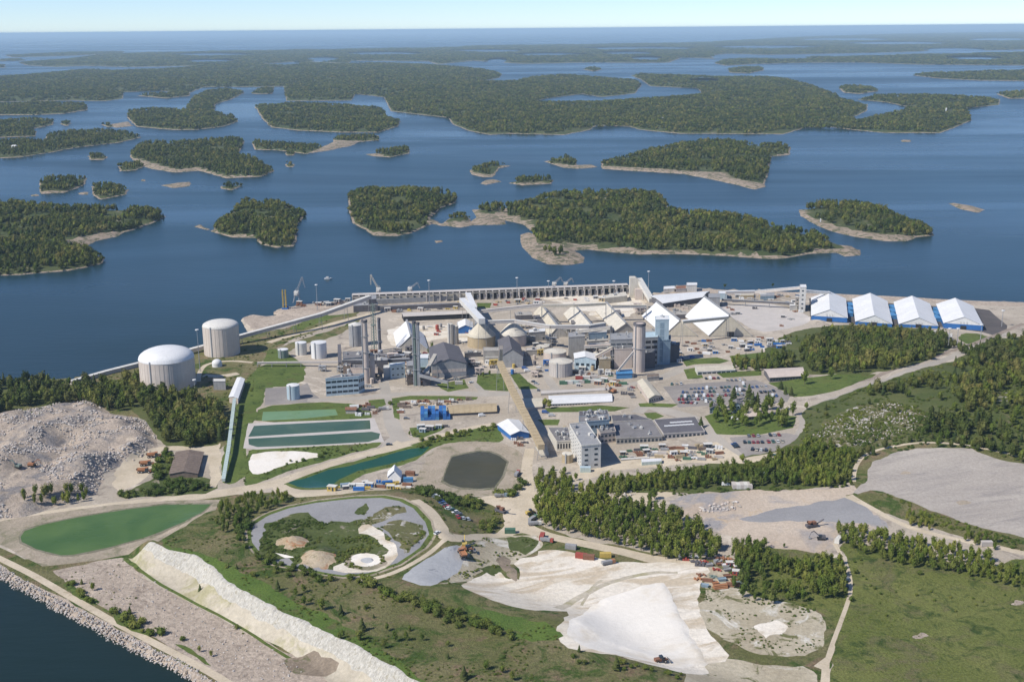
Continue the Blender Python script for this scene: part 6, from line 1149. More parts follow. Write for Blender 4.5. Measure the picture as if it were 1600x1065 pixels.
# elevator structure
def elevator():
    a = P(984, 466); h = hgt(a, 434); t = thing('loading_elevator', 'tall pale elevator sloping down to the right at the end of the quay store', 'elevator', a); b = P(1019, 474); mb = MB(); w = 9
    mb.add([a+[0, 0, 0], a+[9, 0, 0], a+[12, 0, h*.8], a+[6, 0, h], a+[0, 0, h]]+[p+np.array([0, w, 0]) for p in (a, a+[9, 0, 0], a+[12, 0, h*.8], a+[6, 0, h], a+[0, 0, h])], [(0, 1, 2, 3, 4), (9, 8, 7, 6, 5), (4, 3, 8, 9), (3, 2, 7, 8), (0, 4, 9, 5), (2, 1, 6, 7)]); part('tower', mb, M['cream'], t)
    mb = MB(); mb.beam(a+[10, w/2, h*.86], b+[0, w/2, 2], 6, 4); part('incline', mb, M['offw'], t)
    for i in range(4): p = a+(b-a)*(i+1)/5; z = h*.86*(1-(i+1)/5); mb = MB(); mb.tube(p+[0, w/2-2, 0], p+[0, w/2-2, z], .35, 4); mb.tube(p+[0, w/2+2, 0], p+[0, w/2+2, z], .35, 4); part('support', mb, M['cream'], t)
    mb = MB(); mb.box(a+[12, -4, 0], (14, 8, 11)); part('base_block', mb, M['pinkc'], t)
elevator()
flat([(945, 466), (980, 462), (978, 456), (952, 459)], 475, 'sand_building', 'dusty beige sloping block left of the pale elevator', 'building', 'beige', 'cream', vents=4, parapet=0); gable([(1036, 474), (1097, 464.5), (1109, 455), (1014, 462)], 482, 1.5, 'long_store', 'long bright white roofed store running towards the sea', 'storage hall', 'dgrey', 'white', along='w')
flat([(1250, 449), (1260, 449), (1259, 445), (1250, 445)], 487, 'elevator_tower', 'narrow white concrete tower left of the white roofed halls', 'tower', 'offw', 'white', win=(5, 1, .3, .3)); flat([(1243, 465), (1256, 464), (1256, 459), (1243, 460)], 484, 'tower_annex', 'lower white annex at the left foot of the narrow tower', 'building', 'concl', 'offw', win=(3, 2, .4, .35)); flat([(1234, 478), (1246, 477), (1246, 473), (1234, 474)], 485, 'shed', 'white hut left of the tower annex', 'hut', 'offw', 'white')
flat([(1037, 452), (1054, 451), (1054, 447), (1037, 448)], 457, 'unloader', 'low green and white block on the small headland', 'building', 'offw', 'white'); flat([(1056, 452), (1072, 451), (1072, 446), (1056, 447)], 457, 'unloader', 'rust red roofed block on the small headland', 'building', 'concl', 'rust'); flat([(1073, 446), (1089, 445.5), (1089, 442), (1073, 442)], 456, 'unloader', 'tall white block at the right end of the headland', 'building', 'offw', 'white')
flat([(1123, 459), (1136, 459), (1136, 455), (1123, 455)], 468, 'transfer_house', 'pale blue grey transfer block behind the rightmost steep store', 'building', 'ltblue', 'white'); flat([(1107, 465), (1125, 465), (1125, 459), (1107, 459)], 480, 'transfer_house', 'grey block at the back of the rightmost steep store', 'building', 'grey', 'grey')
flat([(1155, 462), (1178, 461), (1178, 457), (1155, 458)], 466, 'shed', 'orange beige shed on the shore yard', 'shed', 'sand', 'beige', parapet=0); flat([(1188, 463), (1210, 462), (1210, 457), (1188, 458)], 468, 'shed', 'grey blue shed on the shore yard', 'shed', 'steelb', 'grey', parapet=0); flat([(833, 493), (850, 507), (872, 500), (860, 490)], 500, 'link_hall', 'dark low roof between the first two steep stores', 'hall', 'dgrey', 'dgrey', parapet=0)
for i, (a, b) in enumerate((((806, 493), 'left'), ((894, 505), 'second'), ((1048, 492), 'third'), ((945, 490), 'fourth'), ((1000, 520), 'fifth'), ((932, 515), 'sixth'))): flat([(a[0], a[1]), (a[0]+26, a[1]-1), (a[0]+24, a[1]-6), (a[0]-2, a[1]-5)], a[1]+7, 'link_hall', 'grey flat roofed hall between the steep stores, %s from the left' % ['first', 'second', 'fifth', 'third', 'fourth', 'sixth'][i], 'hall', 'dgrey', 'mgrey' if i % 2 else 'conc', parapet=0, vents=2, seed=30+i)
for a in (([(577, 556), (585, 556), (585, 552), (577, 552)], 597, 'slab_tower', 'narrow brown slab tower against the tall brown chimney', 'tower', 'pinkc', 'conc'), ([(588, 564), (606, 563), (606, 558), (588, 559)], 584, 'process_building', 'dark block between the brown chimney and the small white block', 'building', 'dgrey', 'grey'),
  ([(612, 560), (634, 559), (634, 555), (612, 556)], 570, 'process_building', 'long grey block behind the white and pale blue block', 'building', 'conc', 'mgrey'), ([(636, 586), (645, 585), (645, 580), (636, 581)], 602, 'process_building', 'rusty stub block at the left foot of the steel chimneys', 'building', 'brownroof', 'conc'), ([(660, 586), (672, 585), (672, 578), (660, 579)], 603, 'process_building', 'dark stub block at the right foot of the steel chimneys', 'building', 'dgrey', 'dgrey'),
  ([(920, 521), (948, 519), (948, 512), (920, 514)], 545, 'process_building', 'dusty blue grey block behind the square tower', 'building', 'steelb', 'concl'), ([(960, 546), (988, 545), (988, 538), (960, 539)], 576, 'process_building', 'brown and grey stepped block in front of the mill block', 'building', 'pinkc', 'mgrey'), ([(1008, 552), (1024, 551), (1024, 546), (1008, 547)], 576, 'process_building', 'dark stepped block right of the thick chimney', 'building', 'dgrey', 'grey'),
  ([(936, 562), (954, 561), (954, 557), (936, 558)], 580, 'process_building', 'orange brown block before the square tower yard', 'building', 'sand', 'conc'), ([(1046, 540), (1062, 539), (1062, 535), (1046, 536)], 566, 'process_building', 'low dark block in the shade right of the blue tower', 'building', 'dgrey', 'mgrey'), ([(826, 520), (852, 518), (852, 513), (826, 515)], 534, 'process_building', 'white roofed block right of the conical stores', 'building', 'conc', 'white'),
  ([(726, 552), (752, 551), (752, 549), (726, 550)], 558, 'pipe_bridge', 'dark pipe bridge between gabled hall and transfer house', 'pipe bridge', 'dgrey', 'conc'), ([(822, 548), (842, 547), (842, 543), (822, 544)], 556, 'process_building', 'pale roofed shed right of the dark mill hall', 'building', 'conc', 'concl'), ([(484, 545), (492, 545), (492, 542), (484, 542)], 552, 'pump_house', 'small grey pump house between the white tanks', 'hut', 'grey', 'offw'),
  ([(536, 572), (548, 572), (548, 568), (536, 568)], 584, 'process_building', 'small rusty block left of the brownish low block', 'building', 'brownroof', 'mgrey')): flat(*a, vents=3, seed=int(a[0][0][0]))
# ================================================================ conveyors
conveyor([(903, 516, 22), (955, 510, 30)], 3, 2.4, 'thin conveyor from the square tower to the mill block', 'conc', 'concl', legs=60); conveyor([(930, 556, 10), (957, 541, 18)], 3, 2.2, 'short rusty conveyor up to the mill block', 'pinkc', 'beige', legs=20); conveyor([(962, 582, 4), (990, 548, 22)], 2.8, 2.2, 'steep grey conveyor beside the thick chimney', 'grey', 'concl', legs=16); conveyor([(664, 582, 10), (680, 553, 20)], 2.6, 2.2, 'steep conveyor onto the roof of the big gabled hall', 'grey', 'conc', legs=20); conveyor([(913, 540, 16), (1010, 536, 18)], 2.4, 2, 'brown pipe bridge crossing behind the small gabled workshop', 'conc', 'pinkc', legs=22)
conveyor([(110, 595, 3), (166, 579, 3), (222, 565, 3), (323, 538, 5), (376, 523, 8), (500, 489.5, 14), (578, 461.5, 18)], 4, 3, 'long pale shore conveyor rising from the far left to the quay', 'concl', 'offw', legs=28)
flat([(576, 468), (588, 467), (588, 461), (576, 461.5)], 486, 'transfer_house', 'dark transfer house at the head of the long shore conveyor', 'building', 'dgrey', 'grey', parapet=0)
conveyor([(753, 498, 30), (722, 465.5, 14)], 5.6, 4.6, 'thick white inclined conveyor running from the left conical store to the quay', 'offw', 'white', legs=30); conveyor([(741, 480, 20), (731, 457, 16)], 5, 5, 'short white inclined conveyor beside the thick one', 'offw', 'white', legs=30)
flat([(742, 506), (762, 505), (762, 499), (742, 500)], 528, 'head_house', 'dark blue grey head house on top of the left conical store', 'building', 'steelb', 'grey', parapet=0)
conveyor([(748, 485, 14), (847, 474, 20)], 3, 2.6, 'thin conveyor rising to the leftmost steep store', 'concl', 'concl'); conveyor([(763, 501, 24), (804, 499.5, 24), (860, 508.5, 22), (920, 508, 21), (945, 504, 20)], 3, 2.6, 'thin conveyor passing over the conical stores to the steep stores', 'concl', 'offw')
conveyor([(846, 476, 19), (897, 475.5, 19), (947, 473, 19)], 3, 2.2, 'ridge conveyor linking the backs of the steep stores', 'beige', 'cream', legs=45); conveyor([(956, 477, 16), (1010, 476.5, 16)], 3, 2.2, 'dark thin conveyor before the pale elevator', 'grey', 'beige'); conveyor([(1066, 501, 21), (1137, 494, 21)], 3, 2.4, 'white conveyor between the two white steep stores', 'beige', 'white', legs=60)
conveyor([(1134, 455, 12), (1180, 454, 12), (1252, 447.5, 24)], 3.4, 2.6, 'white conveyor rising to the narrow tower', 'concl', 'white', legs=30); conveyor([(1258, 453, 18), (1297, 456, 14)], 3.2, 2.6, 'short white conveyor from the tower to the first white roofed hall', 'offw', 'white', legs=40); conveyor([(1128, 467, 6), (1240, 473, 6)], 2.4, 1.6, 'low dark conveyor across the concrete yard', 'dgrey', 'grey', legs=20)
conveyor([(781, 564, 24), (800, 606, 19), (822, 648, 15), (846, 695, 10)], 4.2, 3.2, 'long tan covered conveyor slanting down to the office tower', 'sand', 'sand', legs=30, rib=5); conveyor([(366.5, 622, 6), (357, 700, 5), (349, 748, 3)], 1.9, 1.6, 'pale teal ribbed conveyor running down beside the wood', 'teal', 'teal', legs=14, rib=3)
conveyor([(655, 585, 10), (700, 596, 6)], 2, 1.6, 'short grey pipe bridge at the foot of the steel chimneys', 'grey', 'grey'); conveyor([(535, 562, 9), (582, 562, 9), (640, 560, 9)], 3, 2.2, 'dark pipe bridge crossing behind the brown chimney', 'dgrey', 'grey'); conveyor([(530, 538, 8), (531, 566, 8)], 2.4, 1.8, 'narrow dark pipe bridge left of the grey silo', 'dgrey', 'dgrey', legs=12); conveyor([(402, 566, 4), (470, 565, 4), (530, 565, 5)], 2, 1.2, 'low pipe rack below the small tanks', 'concl', 'concl', legs=12)
conveyor([(781, 573, 6), (783, 540, 26)], 3, 3, 'steep brown conveyor on the front of the mill hall', 'pinkc', 'conc', legs=60)
# ================================================================ cranes and masts
crane(464, 472, 452, 472, 432.5, 'grey harbour crane with raised jib at the left end of the quay'); crane(592, 466, 447, 579, 429, 'pale yellowish harbour crane with jib leaning left', mat='cream'); crane(641, 462, 447, 652, 441.5, 'low white ship loader with short jib behind the quay store'); crane(866, 451, 440, 876, 433, 'white ship loader with jib raised to the right'); crane(884, 450, 440, 893, 434.5, 'greyish ship loader right of the white one')
F = P(446, 482); t = thing('piling_rig', 'yellow piling rig with tall twin masts on a blue base', 'piling rig', F); mb = MB(); mb.box(F, (6, 7, 1.6)); mb.box(F+[0, 1, 1.6], (4, 4, 2)); part('base', mb, M['blue'], t)
for dx in (-1.6, 1.2): mb = MB(); lattice(mb, F+[dx, -2, 1], F+[dx, -2, 20], 1.1, 9, .22); part('mast', mb, M['yel'], t)
for x, b, y, l in ((312.7, 580, 514, 'between the two big domed tanks'), (496, 484, 444, 'at the left quay beside the harbour crane'), (671, 474, 437, 'before the left half of the quay store'), (808, 468, 433, 'before the middle of the quay store'), (1013, 457, 423, 'right of the pale elevator'), (959, 460, 438, 'left of the pale elevator'), (305, 612, 592, 'right of the wide domed tank base'), (857, 462, 438, 'beside the white ship loader'), (1482, 540, 512, 'left one in front of the rightmost white hall'), (1495, 541, 512, 'right one in front of the rightmost white hall'), (1532, 530, 506, 'on the grass beside the rightmost hall'), (1565, 510, 484, 'beside the black asphalt loop')): mast(x, b, y, 'slim light mast '+l)
for i, (x, y0, y1) in enumerate(((1132, 452, 441), (1208, 453, 443))): single('pine', P(x, 452), 8, 'lone pine on the sea bank behind the '+('transfer block' if i == 0 else 'white conveyor'), 'lone pines on the sea bank', 'pine_tree', 'tree', 1.1)
# ================================================================ vehicles and yard things
def wheels(mb, xs, y, r, w, m=2, z=None):
    for x in xs:
        for s in (-1, 1): mb.tube((x, s*y-w/2, r if z is None else z), (x, s*y+w/2, r if z is None else z), r, 8, m)
def car_mesh(col, van=False):
    mb = MB(); L, Wd = (4.4, 1.8) if not van else (5.2, 2.0); hb_ = .8 if not van else 1.1
    prof = [(-L/2, .35), (L/2, .35), (L/2, .62), (L/2-.25, hb_), (-L/2+.1, hb_+.05), (-L/2, .6)]
    n = len(prof); mb.add([(x, -Wd/2, z) for x, z in prof]+[(x, Wd/2, z) for x, z in prof], [tuple(range(n)), tuple(range(2*n-1, n-1, -1))]+[(i, n+i, n+(i+1) % n, (i+1) % n) for i in range(n)], 0)
    a0, a1, b0, b1, zt = (-1.9, .95, -1.45, .35, 1.42) if not van else (-2.5, 1.6, -2.45, .9, 2.15)
    q = [(a0, -Wd*.48, hb_), (a1, -Wd*.48, hb_), (a1, Wd*.48, hb_), (a0, Wd*.48, hb_), (b0, -Wd*.4, zt), (b1, -Wd*.4, zt), (b1, Wd*.4, zt), (b0, Wd*.4, zt)]
    mb.add(q, [(0, 1, 5, 4), (1, 2, 6, 5), (2, 3, 7, 6), (3, 0, 4, 7)], 0 if van else 1); mb.add(q, [(4, 5, 6, 7)], 0)
    if van: mb.add([(q[1][0]+.02, -Wd*.42, hb_+.1), (q[1][0]+.02, Wd*.42, hb_+.1), (q[5][0]+.03, Wd*.38, zt-.15), (q[5][0]+.03, -Wd*.38, zt-.15)], [(0, 1, 2, 3)], 1)
    wheels(mb, (-L*.31, L*.31), Wd/2-.08, .33, .22); return mb.mesh(('van_' if van else 'car_')+col, [M['car_'+col], M['glass'], M['black']])
CARM = {c: car_mesh(c) for c in CARC}; VANM = {c: car_mesh(c, True) for c in ('white', 'blue', 'silver')}
def put(name, me, p, ang, label, cat, group=None):
    o = bpy.data.objects.new(name, me); COL.objects.link(o); o.location = Vector([float(v) for v in p]); o.rotation_euler[2] = ang; return tag(o, label, cat, group)
CW = ['silver', 'grey', 'black', 'red', 'blue', 'white', 'silver', 'grey', 'green', 'red', 'beige', 'black']
def row(x0, y0, x1, y1, where, group, skip=.12, pitch=2.75, turn=90):
    a, b = P(x0, y0), P(x1, y1); L = np.linalg.norm(b-a); n = max(1, int(L/pitch)); ang = math.atan2(b[1]-a[1], b[0]-a[0])+math.radians(turn)
    for i in range(n):
        if rng.uniform() < skip*.7: continue
        p = a+(b-a)*(i+.5)/n; p[2] = H(p[0], p[1])+.02; c = CW[rng.integers(0, len(CW))]
        if rng.uniform() < .08: c = 'white'; put('parked_van', VANM[c], p, ang+rng.normal()*.03, 'white van parked '+where, 'van', group+', vans')
        else: put('parked_car', CARM[c], p, ang+rng.normal()*.04+(math.pi if rng.uniform() < .4 else 0), c+' car parked '+where, 'car', group)
G1 = 'cars in the large staff car park'
for r, w, s in (((1046, 601, 1068, 600), 'in the short top left row of the large car park', .2), ((1133, 594.5, 1166, 594), 'in the back row of the large car park nearest the lawn', .2), ((1070, 608.5, 1120, 606.5), 'in the second row of the large car park, left half', .12), ((1124, 606, 1166, 604), 'in the second row of the large car park, right half', .12), ((1156, 600, 1166, 600), 'at the red end of the large car park', 0), ((1064, 613.5, 1118, 612), 'in the broken row of the large car park, left half', .25), ((1122, 611.5, 1165, 610), 'in the broken row of the large car park, right half', .2), ((1058, 624.5, 1112, 623.5), 'in the fourth row of the large car park', .2),
        ((1056, 620, 1115, 618), 'in the third row of the large car park, left half', .12), ((1118, 618, 1162, 616), 'in the third row of the large car park, right half', .12), ((1060, 629, 1090, 630), 'in the front left row of the large car park', .2), ((1100, 628, 1130, 627), 'in the front middle row of the large car park', .3),
        ((1172, 606, 1200, 604), 'in the back row right of the tall conifers', .25), ((1185, 613, 1212, 611), 'in the middle row right of the tall conifers', .2), ((1198, 619, 1216, 619), 'in the front row right of the tall conifers', .3), ((1100, 592, 1125, 591), 'beside the flat pinkish pavilion', .2)): row(*r, w, G1, s)
G2 = 'cars in the small lower car park'
for r, w, s in (((1166, 681.5, 1188, 681), 'in the top left row of the lower car park', .15), ((1193, 680.5, 1220, 679.5), 'in the top right row of the lower car park', .15), ((1160, 691.5, 1194, 691), 'in the dense middle row of the lower car park', .03), ((1197, 691, 1226, 690), 'in the middle right row of the lower car park', .1), ((1172, 702, 1200, 704), 'in the bottom row of the lower car park', .2), ((1146, 693, 1152, 700), 'at the left edge of the lower car park', 0)): row(*r, w, G2, s)
G3 = 'cars on the gravel strip beside the oval basin'
row(676, 774, 703, 797, 'in the slanting row right of the oval basin', G3, .08, 3.0, 78); row(697, 792, 720, 806, 'at the lower part of the slanting row by the oval basin', G3, .1, 3.0, 70); row(712, 808, 735, 812, 'near the bushes at the end of the slanting row', G3, .15)
for x, y, c, an, lab in ((683, 833, 'white', 1, 'lone white car at the fork beside the oval basin'), (608, 695, 'black', .2, 'black car turning at the big road junction'), (1207, 711, 'green', 0, 'green car at the tree edge below the lower car park'), (834, 597, 'black', -.6, 'dark car on the slanting road right of the tan conveyor'), (838, 600, 'silver', -.6, 'silver car behind the dark one by the tan conveyor'), (801, 580, 'white', .2, 'white car near the mill hall'),
                        (988, 606, 'red', 0, 'dark red car on the yard left of the brick shed'), (841, 610, 'grey', 1.5, 'grey car beside the long pipe bridge'), (1324, 905, 'grey', 1.4, 'grey car parked under trees on the curved track'), (1322, 916, 'black', 1.5, 'black car parked under trees on the curved track'), (757, 574, 'silver', .3, 'silver car beside the transfer house'), (635, 654, 'grey', 0, 'grey car left of the blue container stack'), (736, 598, 'white', .7, 'white car on the road beside the kiln hall'), (664, 552, 'red', 0, 'red car near the white sided store')):
    put('car', CARM[c], P(x, y), an, lab, 'car')
for x, y, c, lab in ((820, 576, 'blue', 'blue van in the shade of the mill hall'), (824, 580, 'white', 'white van beside the blue van'), (753, 650, 'white', 'white van below the orange roofed store'), (862, 650, 'silver', 'silver van beside the lawn near the tan conveyor'), (852, 645, 'blue', 'blue van by the lone leafy tree'), (1148, 655, 'white', 'white van in the park trees'), (1134, 758, 'white', 'white van at the top of the lower gravel yard')): put('van', VANM[c], P(x, y), rng.uniform(-.4, .4), lab, 'van')
# containers and boxes
def cont_mesh(col, l=6.0, h=2.6, w=2.44):
    mb = MB(); mb.box((0, 0, 0), (l, w, h)); k = int(l/.75)
    for i in range(k):
        x = -l/2+(i+.5)*l/k
        for s in (-1, 1): mb.box((x, s*(w/2+.03), .15), (.3, .08, h-.3))
    for s in (-1, 1): mb.box((s*(l/2-.08), 0, -.0), (.2, w+.12, h+.04)); mb.box((0, 0, h), (l*.96, .12, .05)) if s == 1 else None
    return mb.mesh('container_'+col, M[col])
CONT = {c: cont_mesh(c) for c in ('blue', 'blue2', 'rust', 'red', 'offw', 'grey', 'green', 'teal', 'org', 'steelb', 'yel', 'concl')}
def container(x, y, c, ang, label, lev=0, group=None): p = P(x, y); p[2] += lev*2.64+.05; return put('shipping_container', CONT[c], p, ang, label, 'container', group)
a, b = P(657, 657), P(698, 655.5); d = (b-a)/8; ang = math.atan2(d[1], d[0])+math.pi/2; dn = np.array([-d[1], d[0], 0])/np.linalg.norm(d)
for i in range(8):
    for j in range(3):
        for l in range((2, 2, 1, 2, 2, 0, 2, 1)[(i+j*3) % 8]):
            p = a+d*(i+.5)*1.14+dn*(3+j*6.4); p[2] = BASE+.05+l*2.64
            put('shipping_container', CONT['blue' if (i*3+j+l) % 4 else 'blue2'], p, ang, 'blue container stacked %s in the %s row beside the orange roofed store' % (('on the ground', 'on top')[l], ('front', 'middle', 'back')[j]), 'container', 'blue containers stacked beside the orange roofed store')
NAMEC = {'blue': 'blue', 'blue2': 'bright blue', 'rust': 'rust brown', 'red': 'red', 'offw': 'off white', 'grey': 'grey', 'green': 'green', 'teal': 'pale teal', 'org': 'orange', 'steelb': 'blue grey', 'yel': 'yellow', 'concl': 'pale grey'}
for x, y, c, an, w in ((797, 832, 'green', 0, 'at the edge of the scrub beside the lime field'), (847, 841, 'red', 1.4, 'beside the track above the lime field'), (641, 742, 'rust', -.2, 'right of the small white tent'), (638, 752, 'blue2', 0, 'in front of the rust brown container'), (606, 757, 'blue', .2, 'left of the small white tent'), (540, 762, 'steelb', .3, 'in the machine row on the canal bank'), (1541, 852, 'concl', 0, 'far right beside the gravel plateau'),
                        (908, 871, 'red', -.3, 'left in the group on the upper lime field'), (920, 873, 'rust', -.2, 'behind the red one on the upper lime field'), (946, 870, 'yel', 0, 'on the upper lime field'), (892, 857, 'grey', -.3, 'at the left of the group on the upper lime field'), (717, 600, 'concl', .1, 'on the lawn before the kiln hall'), (905, 593, 'red', 0, 'before the broad pinkish tank'), (916, 592, 'offw', 0, 'in the row right of the broad pinkish tank'), (928, 591, 'concl', 0, 'at the end of the row by the broad tank'), (1310, 846, 'offw', 1, 'at the top corner of the green meadow')):
    container(x, y, c, an, NAMEC[c]+' container '+w)
for i in range(8): container(880+i*9, 600-i*.5, ('green', 'offw', 'teal', 'concl')[i % 4], 0, NAMEC[('green', 'offw', 'teal', 'concl')[i % 4]]+' container in the long row before the pipe bridge', 0, 'containers in the long row before the pipe bridge')
for i in range(5): container(1147+i*6, 761, 'offw' if i % 2 else 'concl', 1.57, 'pale upright tank box in the row above the lower gravel yard', 0, 'pale boxes above the lower gravel yard')
# heavy machines
def machine(kind, x, y, ang, col, label, k=1.0, group=None):
    p = P(x, y); t = thing(kind, label, {'dump_truck': 'dump truck', 'excavator': 'excavator', 'wheel_loader': 'loader', 'truck': 'truck', 'crusher': 'crusher'}[kind], p, group); k = k*(.82 if kind == 'truck' else 1); t.rotation_euler[2] = ang; t.scale = (k, k, k)
    def pt(nm, mb, m):
        o = bpy.data.objects.new(nm, mb.mesh(nm, m)); COL.objects.link(o); o.parent = t; return o
    def wh(xs, yy, r, w):
        for xx in xs:
            for s in (-1, 1): mb = MB(); mb.tube((xx, s*yy-w/2, r), (xx, s*yy+w/2, r), r, 12); wo = pt('wheel', mb, M['black']); mb = MB(); mb.tube((xx, s*yy-w/2-.03, r), (xx, s*yy+w/2+.03, r), r*.5, 8); ro = pt('rim', mb, M['concl']); ro.parent = wo
    if kind == 'dump_truck':
        mb = MB(); mb.box((2.9, 0, .9), (3.0, 2.2, 1.1)); pt('bonnet', mb, M[col]); mb = MB(); mb.box((1.5, 0, 1.0), (1.7, 2.5, 2.5)); pt('cab', mb, M['glass']); mb = MB(); mb.box((1.5, 0, 3.5), (1.9, 2.6, .15)); pt('cab_roof', mb, M[col])
        mb = MB(); mb.add([(.3, -1.4, 1.5), (.3, 1.4, 1.5), (-4.4, 1.4, 1.8), (-4.4, -1.4, 1.8), (.9, -1.6, 3.2), (.9, 1.6, 3.2), (-5.0, 1.6, 2.8), (-5.0, -1.6, 2.8), (.7, -1.45, 2.5), (.7, 1.45, 2.5), (-4.6, 1.45, 2.3), (-4.6, -1.45, 2.3)], [(3, 2, 1, 0), (0, 1, 5, 4), (1, 2, 6, 5), (2, 3, 7, 6), (3, 0, 4, 7), (8, 9, 10, 11), (4, 5, 9, 8), (5, 6, 10, 9), (6, 7, 11, 10), (7, 4, 8, 11)]); pt('dump_body', mb, M[col]); wh((3.0, -1.6, -3.4), 1.3, .85, .6)
    elif kind == 'excavator':
        for s in (-1, 1): mb = MB(); mb.box((0, s*1.15, 0), (4.2, .6, .9)); pt('track', mb, M['black'])
        mb = MB(); mb.box((-.5, 0, 1.0), (3.6, 2.6, 1.3)); pt('house', mb, M[col]); mb = MB(); mb.box((.7, .8, 1.2), (1.5, 1.0, 1.9)); pt('cab', mb, M['glass'])
        mb = MB(); mb.beam((1, 0, 1.9), (4.0, 0, 4.6), .5, .6); mb.beam((4.0, 0, 4.6), (5.4, 0, 3.9), .45, .5); pt('boom', mb, M[col]); mb = MB(); mb.beam((5.4, 0, 3.9), (6.4, 0, 1.0), .35, .4); pt('arm', mb, M[col]); mb = MB(); mb.box((6.2, 0, .1), (1.1, 1.2, 1.0), .1); pt('bucket', mb, M['grey'])
    elif kind == 'wheel_loader':
        mb = MB(); mb.box((-1.6, 0, 1.0), (3.0, 2.0, 1.3)); mb.box((1.4, 0, .9), (2.0, 1.5, .9)); pt('body', mb, M[col]); mb = MB(); mb.box((-.1, 0, 1.2), (1.5, 1.7, 2.1)); pt('cab', mb, M['glass']); mb = MB(); mb.beam((1.2, 0, 1.6), (3.6, 0, .8), 1.0, .4); pt('lift_arm', mb, M[col])
        mb = MB(); mb.add([(3.4, -1.5, .2), (3.4, 1.5, .2), (4.7, 1.5, .15), (4.7, -1.5, .15), (3.3, -1.5, 1.5), (3.3, 1.5, 1.5)], [(0, 1, 2, 3), (0, 1, 5, 4), (0, 3, 4), (1, 5, 2)]); pt('bucket', mb, M['grey']); wh((1.5, -1.9), 1.1, .8, .55)
    elif kind == 'truck':
        mb = MB(); mb.box((3.4, 0, .6), (2.0, 2.4, 2.3)); pt('cab', mb, M[col]); mb = MB(); mb.box((4.35, 0, 1.7), (.16, 2.1, .9)); pt('windscreen', mb, M['glass']); mb = MB(); mb.box((-1.3, 0, .9), (7.2, 2.3, .35)); mb.box((-1.3, 0, 1.25), (7.0, 2.45, 1.5)); pt('load_bed', mb, M['grey' if col != 'grey' else 'concl']); wh((3.2, -2.2, -3.4), 1.05, .5, .35)
    else:
        mb = MB(); mb.box((0, 0, .6), (7, 2.6, 1.2)); pt('chassis', mb, M['dgrey']); mb = MB(); mb.lathe((-1.5, 0, 1.8), [(.6, 0), (1.9, 1.7)], 4, cap=False); mb.box((1.3, 0, 1.8), (2.2, 2.2, 1.6)); pt('hopper', mb, M[col]); mb = MB(); mb.beam((3, 0, 1.6), (7.6, 0, 3.8), .9, .35); pt('belt', mb, M['dgrey']); wh((-2.6,), 1.2, .5, .4)
    return t
machine('dump_truck', 241, 714, .15, 'org', 'orange articulated dump truck, uppermost of three beside the barn'); machine('dump_truck', 230, 727, .1, 'org', 'rusty orange articulated dump truck, middle of three beside the barn'); machine('dump_truck', 226, 738, .05, 'org', 'dark orange articulated dump truck, lowest of three beside the barn')
machine('excavator', 50, 728, 0, 'org', 'orange excavator working on the crushed rock heap'); machine('excavator', 28, 730, 2.8, 'gsteel', 'small dark machine left of the orange excavator'); machine('excavator', 1283, 842, 3.0, 'dgrey', 'dark excavator with raised arm on the lower gravel yard'); machine('crusher', 1268, 823, .3, 'rust', 'low dark crusher line on the lower gravel yard'); machine('excavator', 957, 613, 2.2, 'org', 'orange crane excavator at the end of the white roofed building', 1.3)
machine('excavator', 726, 853, 1.6, 'yel', 'yellow excavator at the top of the grey sheet area'); machine('dump_truck', 722, 868, 1.9, 'org', 'orange dumper beside the grey sheet area'); machine('wheel_loader', 730, 860, 0, 'org', 'orange loader next to the yellow excavator'); machine('truck', 951, 881, .4, 'org', 'orange truck on the upper lime field'); machine('wheel_loader', 1033, 1034, .3, 'rust', 'brown loader at the lower edge of the lime pad')
machine('truck', 855, 846, -.4, 'red', 'red truck on the track between birch belt and lime field'); machine('wheel_loader', 829, 803, .6, 'yel', 'yellow loader at the left edge of the birch belt'); machine('truck', 833, 812, 1.0, 'green', 'green truck at the left edge of the birch belt'); machine('crusher', 782, 800, -.7, 'rust', 'rusty machine on the grass bank by the junction'); machine('truck', 836, 820, .1, 'offw', 'white truck below the green truck'); machine('truck', 794, 775, .1, 'red', 'red and white truck beside the clump of bushes'); machine('truck', 783, 776, .1, 'steelb', 'blue truck beside the clump of bushes'); machine('truck', 600, 640, .1, 'offw', 'white truck near the small lawn at the crossroads')
machine('truck', 808, 742, 1.3, 'red', 'dark red vehicle on the bank right of the dark pond'); machine('crusher', 1190, 745, 0, 'gsteel', 'grey machine in the trees above the lower gravel yard')
# random yard clutter, each thing on its own
def skip_mesh(c):
    mb = MB(); mb.add([(-1.4, -.9, 0), (1.4, -.9, 0), (1.4, .9, 0), (-1.4, .9, 0), (-2, -1.1, 1.4), (2, -1.1, 1.4), (2, 1.1, 1.4), (-2, 1.1, 1.4), (-1.7, -1, .9), (1.7, -1, .9), (1.7, 1, .9), (-1.7, 1, .9)], [(0, 1, 5, 4), (1, 2, 6, 5), (2, 3, 7, 6), (3, 0, 4, 7), (8, 9, 10, 11), (4, 5, 9, 8), (5, 6, 10, 9), (6, 7, 11, 10), (7, 4, 8, 11)]); return mb.mesh('skip_'+c, M[c])
def pipes_mesh(c):
    mb = MB()
    for j in range(3):
        for i in range(4-j): mb.tube((-3, (i-(3-j)/2)*.7, .35+j*.6), (3, (i-(3-j)/2)*.7, .35+j*.6), .33, 7)
    return mb.mesh('pipes_'+c, M[c])
def pile_mesh(c):
    mb = MB(); g = np.random.default_rng(len(c))
    for i in range(9): mb.box((g.uniform(-2, 2), g.uniform(-1.4, 1.4), g.uniform(-.1, .5)), (g.uniform(.6, 2.6), g.uniform(.3, 1.2), g.uniform(.2, 1.1)), g.uniform(0, 3))
    return mb.mesh('pile_'+c, M[c])
